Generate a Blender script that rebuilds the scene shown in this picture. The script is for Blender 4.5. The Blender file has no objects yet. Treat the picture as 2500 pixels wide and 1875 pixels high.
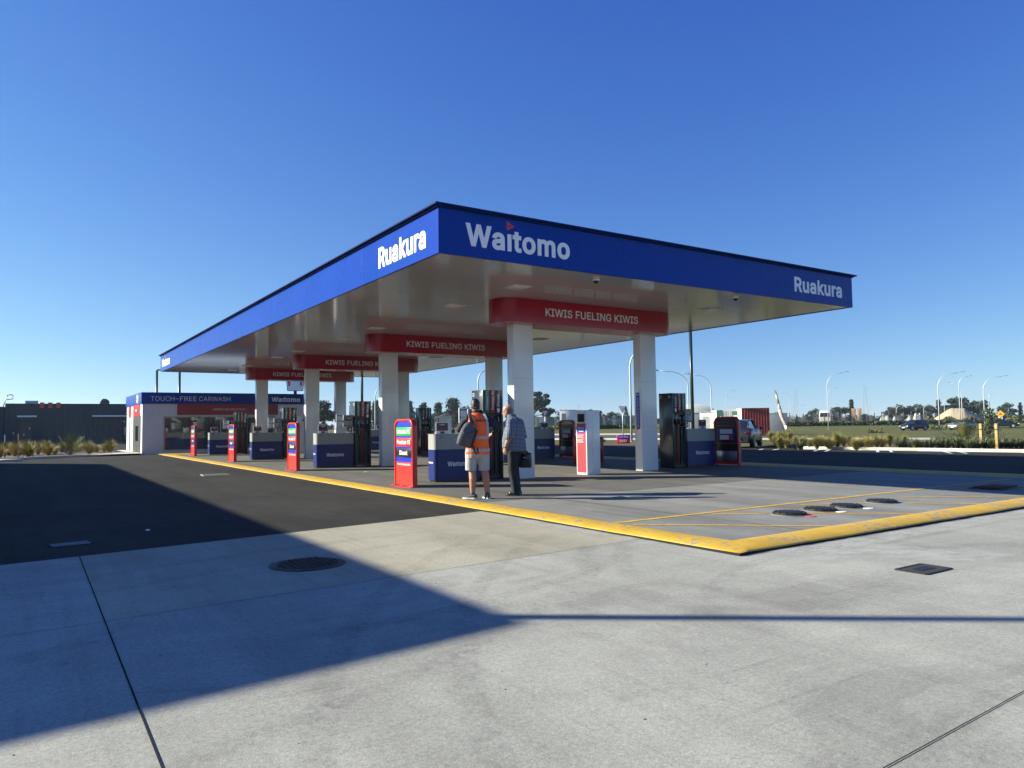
import bpy, bmesh, math, random
from math import sin, cos, pi, radians, atan2, sqrt, hypot
from mathutils import Vector, Matrix
from mathutils.geometry import delaunay_2d_cdt

SC = bpy.context.scene
COL = SC.collection

# ------------------------------------------------------------------ camera
CAM_F, CAM_YAW, CAM_PITCH, CAM_ROLL = 1796.789, 0.5872, 0.0551, -0.0135
CAM = Vector((-6.206, -11.609, 1.35))
_fw = Vector((sin(CAM_YAW)*cos(CAM_PITCH), cos(CAM_YAW)*cos(CAM_PITCH), sin(CAM_PITCH)))
_r = Vector((cos(CAM_YAW), -sin(CAM_YAW), 0)); _u = _r.cross(_fw)
CR = _r*cos(CAM_ROLL) + _u*sin(CAM_ROLL); CU = -_r*sin(CAM_ROLL) + _u*cos(CAM_ROLL)
cd = bpy.data.cameras.new("camera"); cam = bpy.data.objects.new("camera", cd); COL.objects.link(cam)
cd.sensor_width = 36; cd.lens = 36*CAM_F/2500; cd.clip_start = .05; cd.clip_end = 6000
m = Matrix((CR, CU, -_fw)).transposed().to_4x4(); m.translation = CAM
cam.matrix_world = m
SC.camera = cam

# ------------------------------------------------------------------ sky, sun, exposure
SUN_TO = Vector((-1.87, 1.44, 1.0)).normalized()          # direction towards the sun
w = bpy.data.worlds.new("World"); SC.world = w; w.use_nodes = True
nt = w.node_tree; bg = nt.nodes["Background"]
sky = nt.nodes.new("ShaderNodeTexSky"); sky.sky_type = 'NISHITA'; sky.sun_disc = False
sky.sun_elevation = math.asin(SUN_TO.z)
sky.sun_rotation = atan2(SUN_TO.x, SUN_TO.y)
sky.altitude = 0; sky.air_density = 1.0; sky.dust_density = 0.0; sky.ozone_density = 4.0
_tc = nt.nodes.new("ShaderNodeTexCoord"); _mp = nt.nodes.new("ShaderNodeMapping"); _mp.vector_type = 'POINT'
_mp.inputs['Location'].default_value = (0, 0, .06); _mp.inputs['Scale'].default_value = (1, 1, .94)
nt.links.new(_tc.outputs['Generated'], _mp.inputs[0]); nt.links.new(_mp.outputs[0], sky.inputs[0])
# the camera's colour response: one gamma and gain per channel on the sky radiance
_sp = nt.nodes.new("ShaderNodeSeparateColor"); _cb = nt.nodes.new("ShaderNodeCombineColor"); nt.links.new(sky.outputs[0], _sp.inputs[0])
def _m(op, a, v):
    q = nt.nodes.new("ShaderNodeMath"); q.operation = op; nt.links.new(a, q.inputs[0]); q.inputs[1].default_value = v; return q.outputs[0]
for _i, (_g, _k) in enumerate(((1.57, 1.672), (1.27, 1.168), (.68, 1.04))):
    nt.links.new(_m('MULTIPLY', _m('POWER', _m('MULTIPLY', sky.outputs[0] if False else _sp.outputs[_i], .143), _g), _k/.143), _cb.inputs[_i])
nt.links.new(_cb.outputs[0], bg.inputs[0]); bg.inputs[1].default_value = 0.062
sl = bpy.data.lights.new("sun", 'SUN'); so = bpy.data.objects.new("sun", sl); COL.objects.link(so)
sl.energy = 5.0; sl.angle = radians(.53); sl.color = (1, .965, .785)
so.rotation_euler = SUN_TO.to_track_quat('Z', 'Y').to_euler(); so.location = (-30, 30, 40)
vs = SC.view_settings; vs.view_transform = 'Standard'; vs.look = 'None'; vs.gamma = 1; vs.use_curve_mapping = False
vs.exposure = 1.2
SC.cycles.max_bounces = 6; SC.cycles.diffuse_bounces = 4; SC.cycles.glossy_bounces = 3; SC.cycles.transparent_max_bounces = 12
SC.cycles.use_denoising = True

# ------------------------------------------------------------------ materials
MATS = {}
def mat(name, col, rough=.5, metal=0., coat=0., spec=.5, var=0., vs_=4., bump=0., bs=60., rvar=0., emit=0., alpha=1., trans=0., hue=None, detail=6):
    if name in MATS: return MATS[name]
    m = bpy.data.materials.new(name); m.use_nodes = True; MATS[name] = m
    n = m.node_tree; b = n.nodes["Principled BSDF"]; L = n.links.new
    c = (*col, 1)
    b.inputs['Base Color'].default_value = c; b.inputs['Roughness'].default_value = rough
    b.inputs['Metallic'].default_value = metal; b.inputs['Coat Weight'].default_value = coat
    b.inputs['Coat Roughness'].default_value = .08
    b.inputs['Specular IOR Level'].default_value = spec
    if alpha < 1: b.inputs['Alpha'].default_value = alpha
    if trans: b.inputs['Transmission Weight'].default_value = trans
    tc = n.nodes.new("ShaderNodeTexCoord")
    if var or rvar:
        no = n.nodes.new("ShaderNodeTexNoise"); no.inputs['Scale'].default_value = vs_; no.inputs['Detail'].default_value = detail
        L(tc.outputs['Object'], no.inputs['Vector'])
        if var:
            r = n.nodes.new("ShaderNodeValToRGB"); e = r.color_ramp.elements
            e[0].position = .3; e[1].position = .7
            lo = [max(0, x*(1-var)) for x in col]; hi = [min(1, x*(1+var)) for x in col]
            if hue: hi = hue
            e[0].color = (*lo, 1); e[1].color = (*hi, 1)
            L(no.outputs['Fac'], r.inputs[0]); L(r.outputs[0], b.inputs['Base Color'])
        if rvar:
            mr = n.nodes.new("ShaderNodeMapRange"); mr.inputs[3].default_value = max(.02, rough-rvar); mr.inputs[4].default_value = min(1, rough+rvar)
            L(no.outputs['Fac'], mr.inputs[0]); L(mr.outputs[0], b.inputs['Roughness'])
    if bump:
        nb = n.nodes.new("ShaderNodeTexNoise"); nb.inputs['Scale'].default_value = bs; nb.inputs['Detail'].default_value = 4
        bp = n.nodes.new("ShaderNodeBump"); bp.inputs['Strength'].default_value = bump; bp.inputs['Distance'].default_value = .01
        L(tc.outputs['Object'], nb.inputs['Vector']); L(nb.outputs['Fac'], bp.inputs['Height']); L(bp.outputs[0], b.inputs['Normal'])
    if emit:
        b.inputs['Emission Color'].default_value = c; b.inputs['Emission Strength'].default_value = emit
    return m

BLUE = mat("fascia blue paint", (.0003, .034, .285), .28, spec=.13, rvar=.05, var=.05, vs_=.8)
BLUE2 = mat("cabinet blue vinyl", (.006, .018, .13), .35, spec=.35, var=.05, vs_=2)
SIGNBLUE = mat("sign blue vinyl", (.012, .035, .42), .28, coat=.2)
RED = mat("header red paint", (.36, .003, .022), .2, coat=.12, rvar=.05, var=.05, vs_=1.5)
SIGNRED = mat("sign red", (.72, .022, .018), .32, coat=.2)
FRAMERED = mat("frame red powder coat", (.52, .016, .02), .34, coat=.2, rvar=.08, vs_=6)
KIOSKRED = mat("kiosk red vinyl", (.80, .035, .05), .35)
GREEN = mat("fuel green vinyl", (.012, .33, .075), .35)
DGREEN = mat("pump dark green", (.008, .14, .055), .4)
DRED = mat("pump dark red", (.30, .012, .018), .4)
WHITEP = mat("white panel", (.80, .80, .78), .16, coat=.3, rvar=.05, var=.03, vs_=1.2)
SOFFIT = mat("soffit panel", (.50, .50, .51), .10, coat=0., rvar=.04, var=.06, vs_=.35)
WHITE = mat("white lettering", (.82, .82, .80), .4)
GREYL = mat("reflective letter grey", (.74, .76, .80), .35)
LGREY = mat("cabinet pale grey", (.44, .44, .42), .35, rvar=.06, var=.03)
MGREY = mat("terminal grey", (.30, .31, .32), .4, rvar=.05)
DGREY = mat("dark grey plastic", (.045, .047, .05), .4, rvar=.08, vs_=8)
BLACK = mat("black plastic", (.012, .012, .014), .3, rvar=.08, vs_=8)
PUMPB = mat("pump black steel", (.018, .022, .028), .22, coat=.35, rvar=.06)
CABG = mat("cabinet grey panel", (.30, .30, .285), .4, rvar=.06, var=.04)
RUBBER = mat("black rubber", (.014, .014, .014), .6)
STEEL = mat("brushed steel", (.52, .53, .55), .3, metal=.9, rvar=.1, vs_=20)
DSTEEL = mat("dark green steel pole", (.018, .03, .03), .35)
GALV = mat("galvanised lamp pole", (.46, .50, .52), .45, metal=.3, rvar=.1)
SCREEN = mat("dark screen", (.01, .012, .02), .08)
GLASS = mat("dark glass", (.012, .016, .02), .04, spec=.7)
LAMP = mat("lamp diffuser", (.75, .74, .70), .25)
PURPLE = mat("notice purple", (.055, .04, .30), .4)
PAPER = mat("notice paper", (.80, .80, .78), .6)

# ------------------------------------------------------------------ mesh builder
# glyph outlines (advance, then closed loops, 400 units to the em)
GLYPH = {"-":[181,"135,98 135,75 46,75 46,98"],
".":[75,"38,-2 34,-1 31,0 28,1 25,4 23,6 21,9 20,13 20,16 20,20 21,23 23,27 25,29 28,32 31,33 34,34 38,35 42,34 45,33 48,32 51,29 53,27 55,23 56,20 56,16 56,13 55,9 53,6 51,4 48,1 45,0 42,-1"],
"/":[100,"94,213 28,-31 6,-31 71,213"],
"0":[181,"91,-3 80,-2 70,0 60,4 52,10 44,16 38,25 32,34 28,45 24,58 21,71 20,86 19,102 20,117 21,132 24,146 28,158 32,169 38,179 45,187 52,194 61,199 70,203 80,205 91,206 102,205 112,203 121,199 129,194 137,187 143,179 149,169 154,158 157,146 160,132 162,117 162,102 162,86 160,71 157,58 154,45 149,34 143,25 137,16 129,10 121,4 112,0 102,-2","91,20 98,20 104,22 111,25 116,29 121,35 125,41 129,49 132,57 134,67 136,78 137,89 138,102 137,114 136,126 134,136 132,146 129,155 125,162 121,169 116,174 111,178 104,181 98,183 91,184 83,183 77,181 71,178 65,174 60,169 56,162 52,155 49,146 47,136 45,126 44,114 44,102 44,89 45,78 47,67 49,57 52,49 56,41 60,35 65,29 71,25 77,22 83,20"],
"1":[181,"31,0 31,22 156,22 156,0","110,203 110,0 85,0 85,179 84,179 34,143 34,171 79,203"],
"2":[181,"26,0 26,19 94,91 113,113 116,118 120,122 122,126 124,131 126,135 127,139 128,144 128,149 128,154 127,159 125,163 123,167 120,171 117,174 113,177 109,180 105,181 100,183 95,184 89,184 84,184 78,183 73,181 69,179 65,176 61,173 58,170 56,165 53,161 52,156 51,151 51,145 26,145 27,154 28,162 31,170 34,177 39,183 44,189 50,194 57,198 65,202 73,204 81,206 90,206 99,206 107,204 115,202 122,199 129,195 135,190 140,184 144,178 148,171 150,164 152,157 152,149 152,143 151,138 150,132 148,127 146,122 143,116 139,110 134,103 129,97 122,89 115,81 107,72 61,24 61,23 156,23 156,0"],
"3":[181,"87,-3 78,-2 69,-1 61,1 53,4 46,8 39,12 33,17 28,23 24,29 21,37 19,44 17,53 44,53 44,48 46,43 48,39 51,35 54,31 57,28 62,26 66,24 71,22 76,21 82,20 87,20 94,20 99,21 105,22 110,24 115,27 119,30 123,33 126,37 128,42 130,47 131,52 132,58 131,63 130,69 129,74 126,78 123,83 120,87 115,90 110,93 104,96 97,98 89,99 80,99 63,99 63,120 115,179 115,181 28,181 28,203 149,203 149,184 85,111 85,116 95,116 105,115 115,113 123,110 131,106 138,101 144,96 148,89 152,82 155,74 157,66 157,58 157,49 155,41 152,34 148,26 143,20 137,14 131,9 123,5 115,2 107,-1 97,-2"],
"4":[181,"16,42 16,63 99,203 124,203 43,66 43,65 165,65 165,42","113,0 113,48 113,58 113,127 137,127 137,0"],
"5":[181,"88,-3 80,-2 71,-1 63,1 56,4 49,8 43,13 38,18 33,24 29,30 27,37 25,45 24,52 49,52 50,48 51,43 53,39 55,36 58,32 61,29 65,26 69,24 74,22 78,21 83,20 88,20 94,20 100,21 105,23 110,26 115,29 119,33 123,37 126,42 128,47 130,53 131,59 131,65 131,71 130,77 128,83 125,88 122,93 119,98 115,102 110,105 105,107 99,109 93,110 87,111 82,111 77,110 72,109 67,107 62,105 58,103 54,101 51,98 27,101 38,203 147,203 147,181 60,181 54,121 58,123 62,126 66,128 71,130 76,131 81,133 86,133 92,133 99,133 105,132 111,131 118,128 123,126 129,122 133,118 138,114 142,109 146,104 149,98 152,92 154,86 155,79 156,73 156,65 156,56 154,47 151,38 148,30 143,23 137,17 131,11 123,6 116,2 107,-1 98,-2"],
"6":[181,"91,-3 81,-2 73,-1 64,2 57,6 50,11 44,16 38,23 34,30 30,38 28,46 26,55 25,65 26,72 27,80 29,88 32,96 36,104 41,114 47,125 55,136 101,203 129,203 60,104 58,104 66,115 78,123 82,124 86,125 90,125 94,126 103,125 111,124 119,121 126,118 133,114 139,108 144,103 148,96 151,89 154,81 155,72 156,63 155,54 153,45 151,37 147,29 142,22 137,16 131,10 124,6 116,2 108,-1 100,-2","91,19 96,20 102,21 107,23 111,25 116,28 120,32 123,36 126,41 128,46 130,51 131,57 131,63 131,69 130,75 128,80 126,85 123,90 120,94 116,98 111,101 107,103 102,105 96,106 91,106 85,106 79,105 74,103 70,101 65,98 61,94 58,90 55,86 53,81 51,75 50,69 50,63 50,57 51,51 53,46 55,41 58,36 61,32 65,28 70,25 74,23 79,21 85,20"],
"7":[181,"39,0 129,179 129,181 25,181 25,203 156,203 156,179 66,0"],
"8":[181,"91,-3 81,-2 71,-1 62,1 54,5 47,9 40,13 34,19 30,25 26,31 23,38 21,46 21,54 21,60 22,67 24,72 26,78 29,83 32,88 36,93 40,96 45,100 50,102 55,104 61,106 61,107 54,109 48,113 42,117 37,123 33,130 30,137 29,144 28,152 29,160 30,167 33,174 36,180 41,186 46,191 52,195 58,199 66,202 73,204 82,206 91,206 99,206 107,204 115,202 122,199 129,195 135,191 140,186 145,180 148,174 151,167 152,160 153,152 152,144 150,137 148,130 144,123 139,117 133,113 127,109 120,107 120,106 126,104 131,102 136,100 140,96 145,93 149,88 152,83 155,78 157,72 159,67 160,60 160,54 160,46 158,38 155,31 151,25 146,19 141,13 134,9 127,5 119,1 110,-1 100,-2","91,20 97,20 103,21 109,22 114,24 119,27 123,29 126,33 129,37 132,41 133,45 134,50 135,55 134,61 133,66 131,71 129,75 126,80 122,83 118,86 113,89 108,91 102,93 97,94 91,94 84,94 78,93 73,91 68,89 63,86 59,83 55,80 52,75 49,71 48,66 47,61 46,55 46,50 48,45 49,41 52,37 55,33 58,29 62,27 67,24 72,22 78,21 84,20","91,116 96,116 101,117 105,118 110,120 114,122 117,125 120,129 123,132 125,136 126,141 127,145 128,150 127,155 127,160 125,164 123,168 120,172 117,175 114,177 110,180 106,182 101,183 96,184 91,184 85,184 80,183 75,182 71,180 67,177 63,175 60,172 58,168 56,164 54,160 53,155 53,150 53,145 54,141 56,136 58,132 60,129 64,125 67,122 71,120 75,118 80,117 85,116"],
"9":[181,"90,206 100,206 108,204 116,201 124,198 131,193 137,187 143,181 147,174 151,166 153,157 155,148 156,139 155,131 154,124 152,116 149,108 145,99 140,90 134,79 126,67 80,0 52,0 121,99 123,99 115,88 103,81 99,79 95,79 91,78 87,78 78,78 70,80 62,82 55,86 48,90 42,95 37,101 33,108 30,115 27,123 26,131 25,141 26,150 28,159 30,167 34,175 38,182 44,188 50,193 57,198 65,201 73,204 81,206","90,184 85,184 79,183 74,181 70,178 65,175 61,172 58,168 55,163 53,158 51,152 50,147 50,141 50,134 51,129 53,123 55,118 58,114 61,109 65,106 70,103 74,100 79,99 85,98 90,97 96,98 102,99 107,100 111,103 116,106 120,109 123,113 126,118 128,123 130,128 131,134 131,140 131,146 130,152 128,158 126,163 123,168 120,172 116,175 112,178 107,181 102,183 96,184"],
"A":[192,"7,0 81,203 110,203 185,0 158,0 115,121 106,149 93,191 98,191 85,148 76,121 34,0","44,57 44,79 148,79 148,57"],
"B":[182,"24,0 24,203 96,203 107,203 116,202 124,199 132,196 138,192 144,188 148,183 152,177 155,170 158,164 159,157 159,150 159,143 158,138 157,133 155,128 152,124 149,120 146,117 143,114 139,112 135,110 130,108 126,107 126,105 131,104 136,103 140,101 145,98 150,95 154,91 158,86 161,81 164,75 166,69 167,62 167,54 167,47 165,40 163,33 160,27 156,21 151,16 145,11 138,7 130,4 120,2 110,0 99,0","50,23 98,23 109,23 118,25 126,28 132,32 136,37 140,42 142,48 142,55 142,60 141,65 139,69 137,74 134,78 131,81 127,84 122,87 117,89 112,91 106,92 99,92 50,92","50,114 95,114 101,114 106,115 111,117 115,118 119,121 123,124 126,127 129,131 131,135 133,139 134,144 134,149 134,155 132,161 129,167 125,172 120,176 113,178 105,180 96,181 50,181"],
"C":[204,"107,-3 94,-2 82,0 71,4 60,10 50,17 42,25 34,35 28,46 23,58 19,72 17,86 16,102 17,117 19,132 23,145 28,157 34,168 42,178 50,186 60,193 71,199 82,203 94,205 107,206 115,206 122,205 129,204 136,202 143,199 149,196 155,193 161,188 166,184 171,179 175,173 179,167 182,161 185,154 187,147 189,139 163,139 162,144 160,149 158,154 156,158 153,162 150,165 147,168 143,171 139,174 135,176 131,178 126,180 121,181 117,182 112,182 107,182 98,182 89,180 81,177 73,173 66,168 60,161 55,154 50,146 46,136 44,126 42,114 41,102 42,89 44,78 46,67 50,58 55,49 60,42 67,36 74,31 81,26 89,24 98,22 107,21 112,21 117,22 121,23 126,24 131,26 135,27 139,30 143,32 147,35 150,38 153,42 156,46 158,50 160,54 162,59 163,64 189,64 188,57 185,49 183,43 179,36 175,30 171,25 166,20 161,15 155,11 149,7 143,4 136,2 129,0 122,-2 115,-2"],
"D":[201,"88,0 38,0 38,23 86,23 98,23 109,25 118,28 127,32 135,38 141,44 147,51 152,60 155,69 158,79 159,90 160,102 159,114 158,125 155,135 152,144 147,153 142,160 135,166 128,171 119,175 110,178 100,180 88,181 37,181 37,203 90,203 104,203 118,200 130,197 141,191 151,185 160,177 167,167 173,156 178,145 182,131 184,117 185,102 184,87 182,73 178,59 173,47 167,37 159,27 150,19 140,12 129,7 116,3 102,1","50,203 50,0 24,0 24,203"],
"E":[167,"24,0 24,203 149,203 149,181 50,181 50,114 142,114 142,91 50,91 50,23 150,23 150,0"],
"F":[164,"24,0 24,203 148,203 148,181 50,181 50,111 138,111 138,88 50,88 50,0"],
"G":[208,"107,-3 94,-2 82,0 70,4 60,10 50,17 41,25 34,35 28,46 23,58 19,72 17,86 16,102 17,117 19,132 23,145 28,157 34,168 41,178 50,186 60,193 70,199 81,203 93,205 106,206 114,206 122,205 129,204 136,201 143,199 149,196 156,192 161,188 167,183 171,178 176,172 180,167 183,160 186,154 188,147 190,139 163,139 161,144 160,149 157,153 155,157 152,161 149,165 146,168 142,171 139,173 135,176 131,178 126,179 121,181 117,182 111,182 106,182 97,182 89,180 81,177 73,173 66,168 60,161 55,154 50,146 46,136 44,126 42,114 41,102 42,89 44,78 46,67 50,58 55,49 60,42 67,36 74,31 81,26 90,24 98,22 107,21 116,22 124,23 131,25 138,28 144,33 150,37 154,43 158,49 162,56 164,64 165,72 166,81 174,80 113,80 113,102 191,102 191,80 191,68 188,57 185,46 180,36 174,28 167,20 160,13 151,8 141,3 130,0 119,-2"],
"H":[207,"24,0 24,203 50,203 50,116 157,116 157,203 183,203 183,0 157,0 157,93 50,93 50,0"],
"I":[120,"12,0 12,23 47,23 47,181 12,181 12,203 108,203 108,181 73,181 73,23 108,23 108,0"],
"K":[187,"42,58 42,86 56,104 70,121 85,138 145,203 179,203 92,110 91,110","24,0 24,203 50,203 50,134 50,90 50,77 50,0","149,0 75,104 91,124 179,0"],
"L":[157,"24,0 24,203 50,203 50,23 144,23 144,0"],
"N":[209,"24,0 24,203 54,203 137,73 145,60 155,43 166,22 162,21 160,43 160,63 160,78 160,203 185,203 185,0 155,0 81,116 71,132 59,152 43,181 48,181 49,153 50,131 50,116 50,0"],
"O":[213,"107,-3 94,-2 82,0 71,4 60,10 50,17 42,25 34,35 28,46 23,58 19,72 17,86 16,102 17,117 19,132 23,145 28,157 34,168 42,178 50,186 60,193 71,199 82,203 94,205 107,206 120,205 132,203 143,199 153,193 163,186 172,178 179,168 186,157 191,145 194,132 196,117 197,102 196,86 194,72 191,58 186,46 179,35 172,25 163,17 153,10 143,4 132,0 120,-2","107,21 116,22 124,23 132,26 140,30 147,36 153,42 159,49 163,58 167,67 170,78 172,89 172,102 172,114 170,126 167,136 163,146 159,154 153,162 147,168 140,173 132,177 124,180 116,182 107,182 98,182 89,180 81,177 74,173 67,168 60,162 55,154 50,146 46,136 44,126 42,114 41,102 42,89 44,78 46,67 50,58 55,49 60,42 67,36 74,30 81,26 89,23 98,22"],
"P":[178,"24,0 24,203 94,203 105,203 116,201 125,199 133,195 140,190 146,185 152,179 156,172 159,164 162,156 163,148 163,139 163,130 162,122 159,114 156,106 152,99 146,93 140,88 133,83 125,79 116,76 105,75 94,74 44,74 44,97 93,97 101,97 107,98 114,100 119,102 123,105 127,109 131,113 133,117 135,122 137,128 138,133 138,139 138,145 137,150 135,156 133,161 131,165 127,169 123,172 119,175 113,178 107,179 100,180 93,181 50,181 50,0"],
"R":[180,"24,0 24,203 94,203 106,203 116,201 125,199 133,195 140,191 147,186 152,180 156,173 159,166 162,158 163,150 164,141 163,132 162,124 159,116 156,109 152,102 147,96 140,91 133,87 125,83 116,81 106,80 94,79 39,79 39,102 93,102 101,102 108,103 114,105 119,107 124,109 128,112 131,116 133,120 135,125 137,130 138,135 138,141 138,147 137,152 135,157 133,162 131,166 128,170 124,173 119,176 114,178 108,180 101,181 93,181 50,181 50,0","141,0 92,92 121,92 171,0"],
"S":[179,"89,-4 79,-3 69,-2 60,1 51,4 43,8 36,12 31,18 26,24 21,31 18,38 16,46 15,55 42,55 43,49 44,44 46,39 49,35 53,31 57,28 62,26 67,23 72,22 78,21 83,20 89,20 96,20 103,21 109,22 114,24 120,27 124,29 128,33 132,37 135,41 137,46 138,50 138,56 138,60 137,65 135,68 133,72 130,75 126,77 123,80 118,82 98,89 73,96 62,100 51,104 42,110 34,116 28,123 24,130 22,139 21,149 21,157 23,165 26,172 30,179 35,185 41,191 48,195 55,199 63,202 72,204 81,206 91,206 101,206 110,204 118,202 126,199 134,195 140,191 146,185 151,179 155,173 158,166 160,159 160,151 135,151 133,158 131,165 126,170 121,175 114,179 107,181 99,183 90,183 84,183 78,182 72,181 67,179 62,177 58,174 54,171 51,167 49,163 47,159 46,155 46,150 46,145 48,141 50,137 52,133 56,130 59,128 63,125 68,123 85,117 106,112 125,105 130,103 134,101 139,98 143,95 148,92 151,88 155,84 158,79 160,74 162,68 163,62 163,55 163,47 161,40 158,32 155,25 150,19 144,13 137,8 129,4 121,1 111,-2 101,-3"],
"T":[179,"13,181 13,203 167,203 167,181 103,181 103,0 77,0 77,181"],
"U":[207,"104,-3 92,-3 81,-1 71,2 62,6 53,11 46,17 39,24 34,32 30,40 26,49 25,59 24,69 24,203 50,203 50,71 50,64 51,57 53,51 56,45 60,40 64,35 69,31 75,27 81,24 88,22 95,21 104,21 112,21 119,22 126,24 132,27 138,31 143,35 147,40 151,45 153,51 155,57 157,64 157,71 157,203 183,203 183,69 182,59 180,49 177,40 173,32 168,24 161,17 154,11 145,6 136,2 126,-1 115,-3"],
"W":[274,"62,0 7,203 33,203 65,78 70,58 75,37 79,16 76,16 80,37 85,58 90,78 122,203 152,203 185,78 190,58 194,37 199,16 195,16 200,37 204,58 209,78 241,203 268,203 212,0 182,0 147,129 141,157 134,190 140,190 134,158 127,129 92,0"],
"X":[190,"7,0 87,114 87,95 12,203 42,203 71,160 82,144 89,132 97,117 93,117 101,131 109,144 119,160 149,203 178,203 104,96 104,115 182,0 153,0 117,52 107,66 100,78 92,92 98,92 90,79 82,66 73,52 37,0"],
"a":[156,"64,-3 57,-3 50,-2 44,0 38,2 32,5 27,9 23,13 19,18 16,23 14,29 13,36 12,43 12,49 13,55 15,60 17,64 20,68 23,72 27,75 31,77 35,79 40,81 45,83 50,84 71,88 93,91 106,94 110,102 110,103 110,107 109,111 108,115 107,119 105,122 102,124 99,127 96,129 92,130 88,131 83,132 78,132 73,132 68,131 64,130 60,129 47,120 40,110 16,116 19,123 23,129 27,134 31,138 36,142 42,145 47,148 53,150 59,152 65,153 71,154 78,154 96,152 100,150 105,149 110,147 114,144 119,141 122,137 126,133 129,128 131,122 133,116 134,109 135,101 135,0 111,0 111,21 109,21 101,10 98,7 94,5 90,2 86,0 81,-1 76,-2 70,-3","68,18 75,18 81,19 86,21 91,23 96,26 99,30 103,33 105,37 107,42 109,46 110,51 110,55 110,76 104,73 93,70 80,68 70,67 54,63 50,62 47,60 44,58 41,56 39,53 38,50 37,46 37,42 37,38 38,35 39,32 41,29 43,26 46,24 49,22 52,21 56,20 60,19 64,18"],
"b":[170,"92,-3 85,-3 79,-2 74,-1 69,2 65,4 61,7 58,9 55,12 47,23 45,23 45,0 21,0 21,203 45,203 45,128 47,128 55,138 58,141 61,144 64,147 69,149 73,151 79,153 85,153 92,154 101,153 110,151 118,148 125,144 132,139 138,133 143,125 148,117 151,108 154,98 156,87 156,76 156,64 154,53 152,43 148,34 144,25 138,18 132,12 125,6 118,2 110,-1 101,-3","88,19 95,19 101,21 107,23 112,26 116,30 120,35 124,41 126,47 128,53 130,60 131,68 131,76 131,84 130,91 129,98 126,104 124,110 120,116 116,121 112,125 107,128 101,130 95,131 88,132 81,131 75,130 70,128 64,125 60,121 56,116 53,111 50,105 48,99 46,92 45,84 45,76 45,68 46,60 48,53 50,46 53,40 56,35 60,30 65,26 70,23 75,21 81,19"],
"c":[158,"83,-3 73,-3 64,-1 55,2 47,7 39,12 33,18 27,26 22,34 19,43 16,53 14,64 14,75 14,86 16,97 19,107 22,116 27,125 33,132 39,139 47,144 55,148 64,151 73,153 83,154 88,154 94,153 99,152 104,151 109,149 113,147 118,145 122,142 126,139 130,136 133,133 136,129 139,125 141,120 143,116 145,111 121,105 116,116 108,124 97,130 83,132 76,131 69,130 63,128 58,124 53,120 49,115 46,109 43,103 41,97 40,90 39,83 39,75 39,68 40,60 41,54 43,47 46,41 49,35 53,31 58,26 63,23 69,21 76,19 83,19 97,21 108,26 117,35 122,47 145,41 144,36 142,31 139,27 136,22 133,19 130,15 126,12 122,9 118,6 114,3 109,1 104,0 99,-2 94,-3 88,-3"],
"d":[170,"78,-3 69,-3 60,-1 52,2 45,6 38,12 32,18 26,25 22,34 18,43 16,53 14,64 14,76 14,87 16,98 18,108 22,117 26,125 32,133 38,139 45,144 52,148 60,151 69,153 78,154 85,153 91,153 96,151 101,149 105,147 109,144 112,141 115,138 122,128 124,128 124,203 149,203 149,0 125,0 125,23 123,23 115,12 112,9 109,7 105,4 101,2 96,-1 91,-2 85,-3","82,19 88,19 95,21 100,23 105,26 110,30 114,35 117,40 120,46 122,53 123,60 124,68 125,76 124,84 123,92 122,99 120,105 117,111 114,116 110,121 105,125 100,128 95,130 88,131 82,132 75,131 69,130 63,128 58,125 53,121 49,116 46,110 43,104 41,98 40,91 39,84 39,76 39,68 40,60 41,53 43,47 46,41 50,35 53,30 58,26 63,23 69,21 75,19"],
"e":[161,"85,-3 74,-3 64,-1 55,2 47,7 39,12 33,18 27,26 22,34 18,43 16,53 14,63 14,75 14,86 16,97 18,107 22,116 27,124 32,132 39,138 46,144 54,148 63,151 72,153 82,154 88,154 94,153 100,151 106,150 112,147 118,144 123,141 128,136 132,131 136,126 140,120 143,113 145,105 147,97 148,88 148,78 148,68 30,68 30,88 135,88 124,81 124,88 123,95 121,101 119,107 116,113 113,118 109,122 105,126 100,128 95,130 89,132 82,132 75,132 69,130 64,128 59,125 54,122 50,118 46,113 44,108 41,102 40,97 39,91 38,84 38,71 39,63 40,55 42,49 44,42 47,37 51,32 55,28 60,25 66,22 72,20 78,19 85,18 89,19 94,19 98,20 101,21 105,23 108,24 111,27 114,29 117,32 119,35 121,38 122,42 146,36 144,31 141,25 138,20 134,16 130,12 125,8 119,5 113,2 107,0 100,-2 92,-3"],
"f":[101,"91,152 91,131 3,131 3,152","32,0 32,173 33,179 34,185 36,190 38,194 41,198 45,202 49,205 54,208 59,209 64,211 70,212 75,212 89,211 97,208 91,187 86,189 78,190 73,189 68,188 65,186 62,184 60,181 58,177 57,173 57,167 57,0"],
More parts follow.
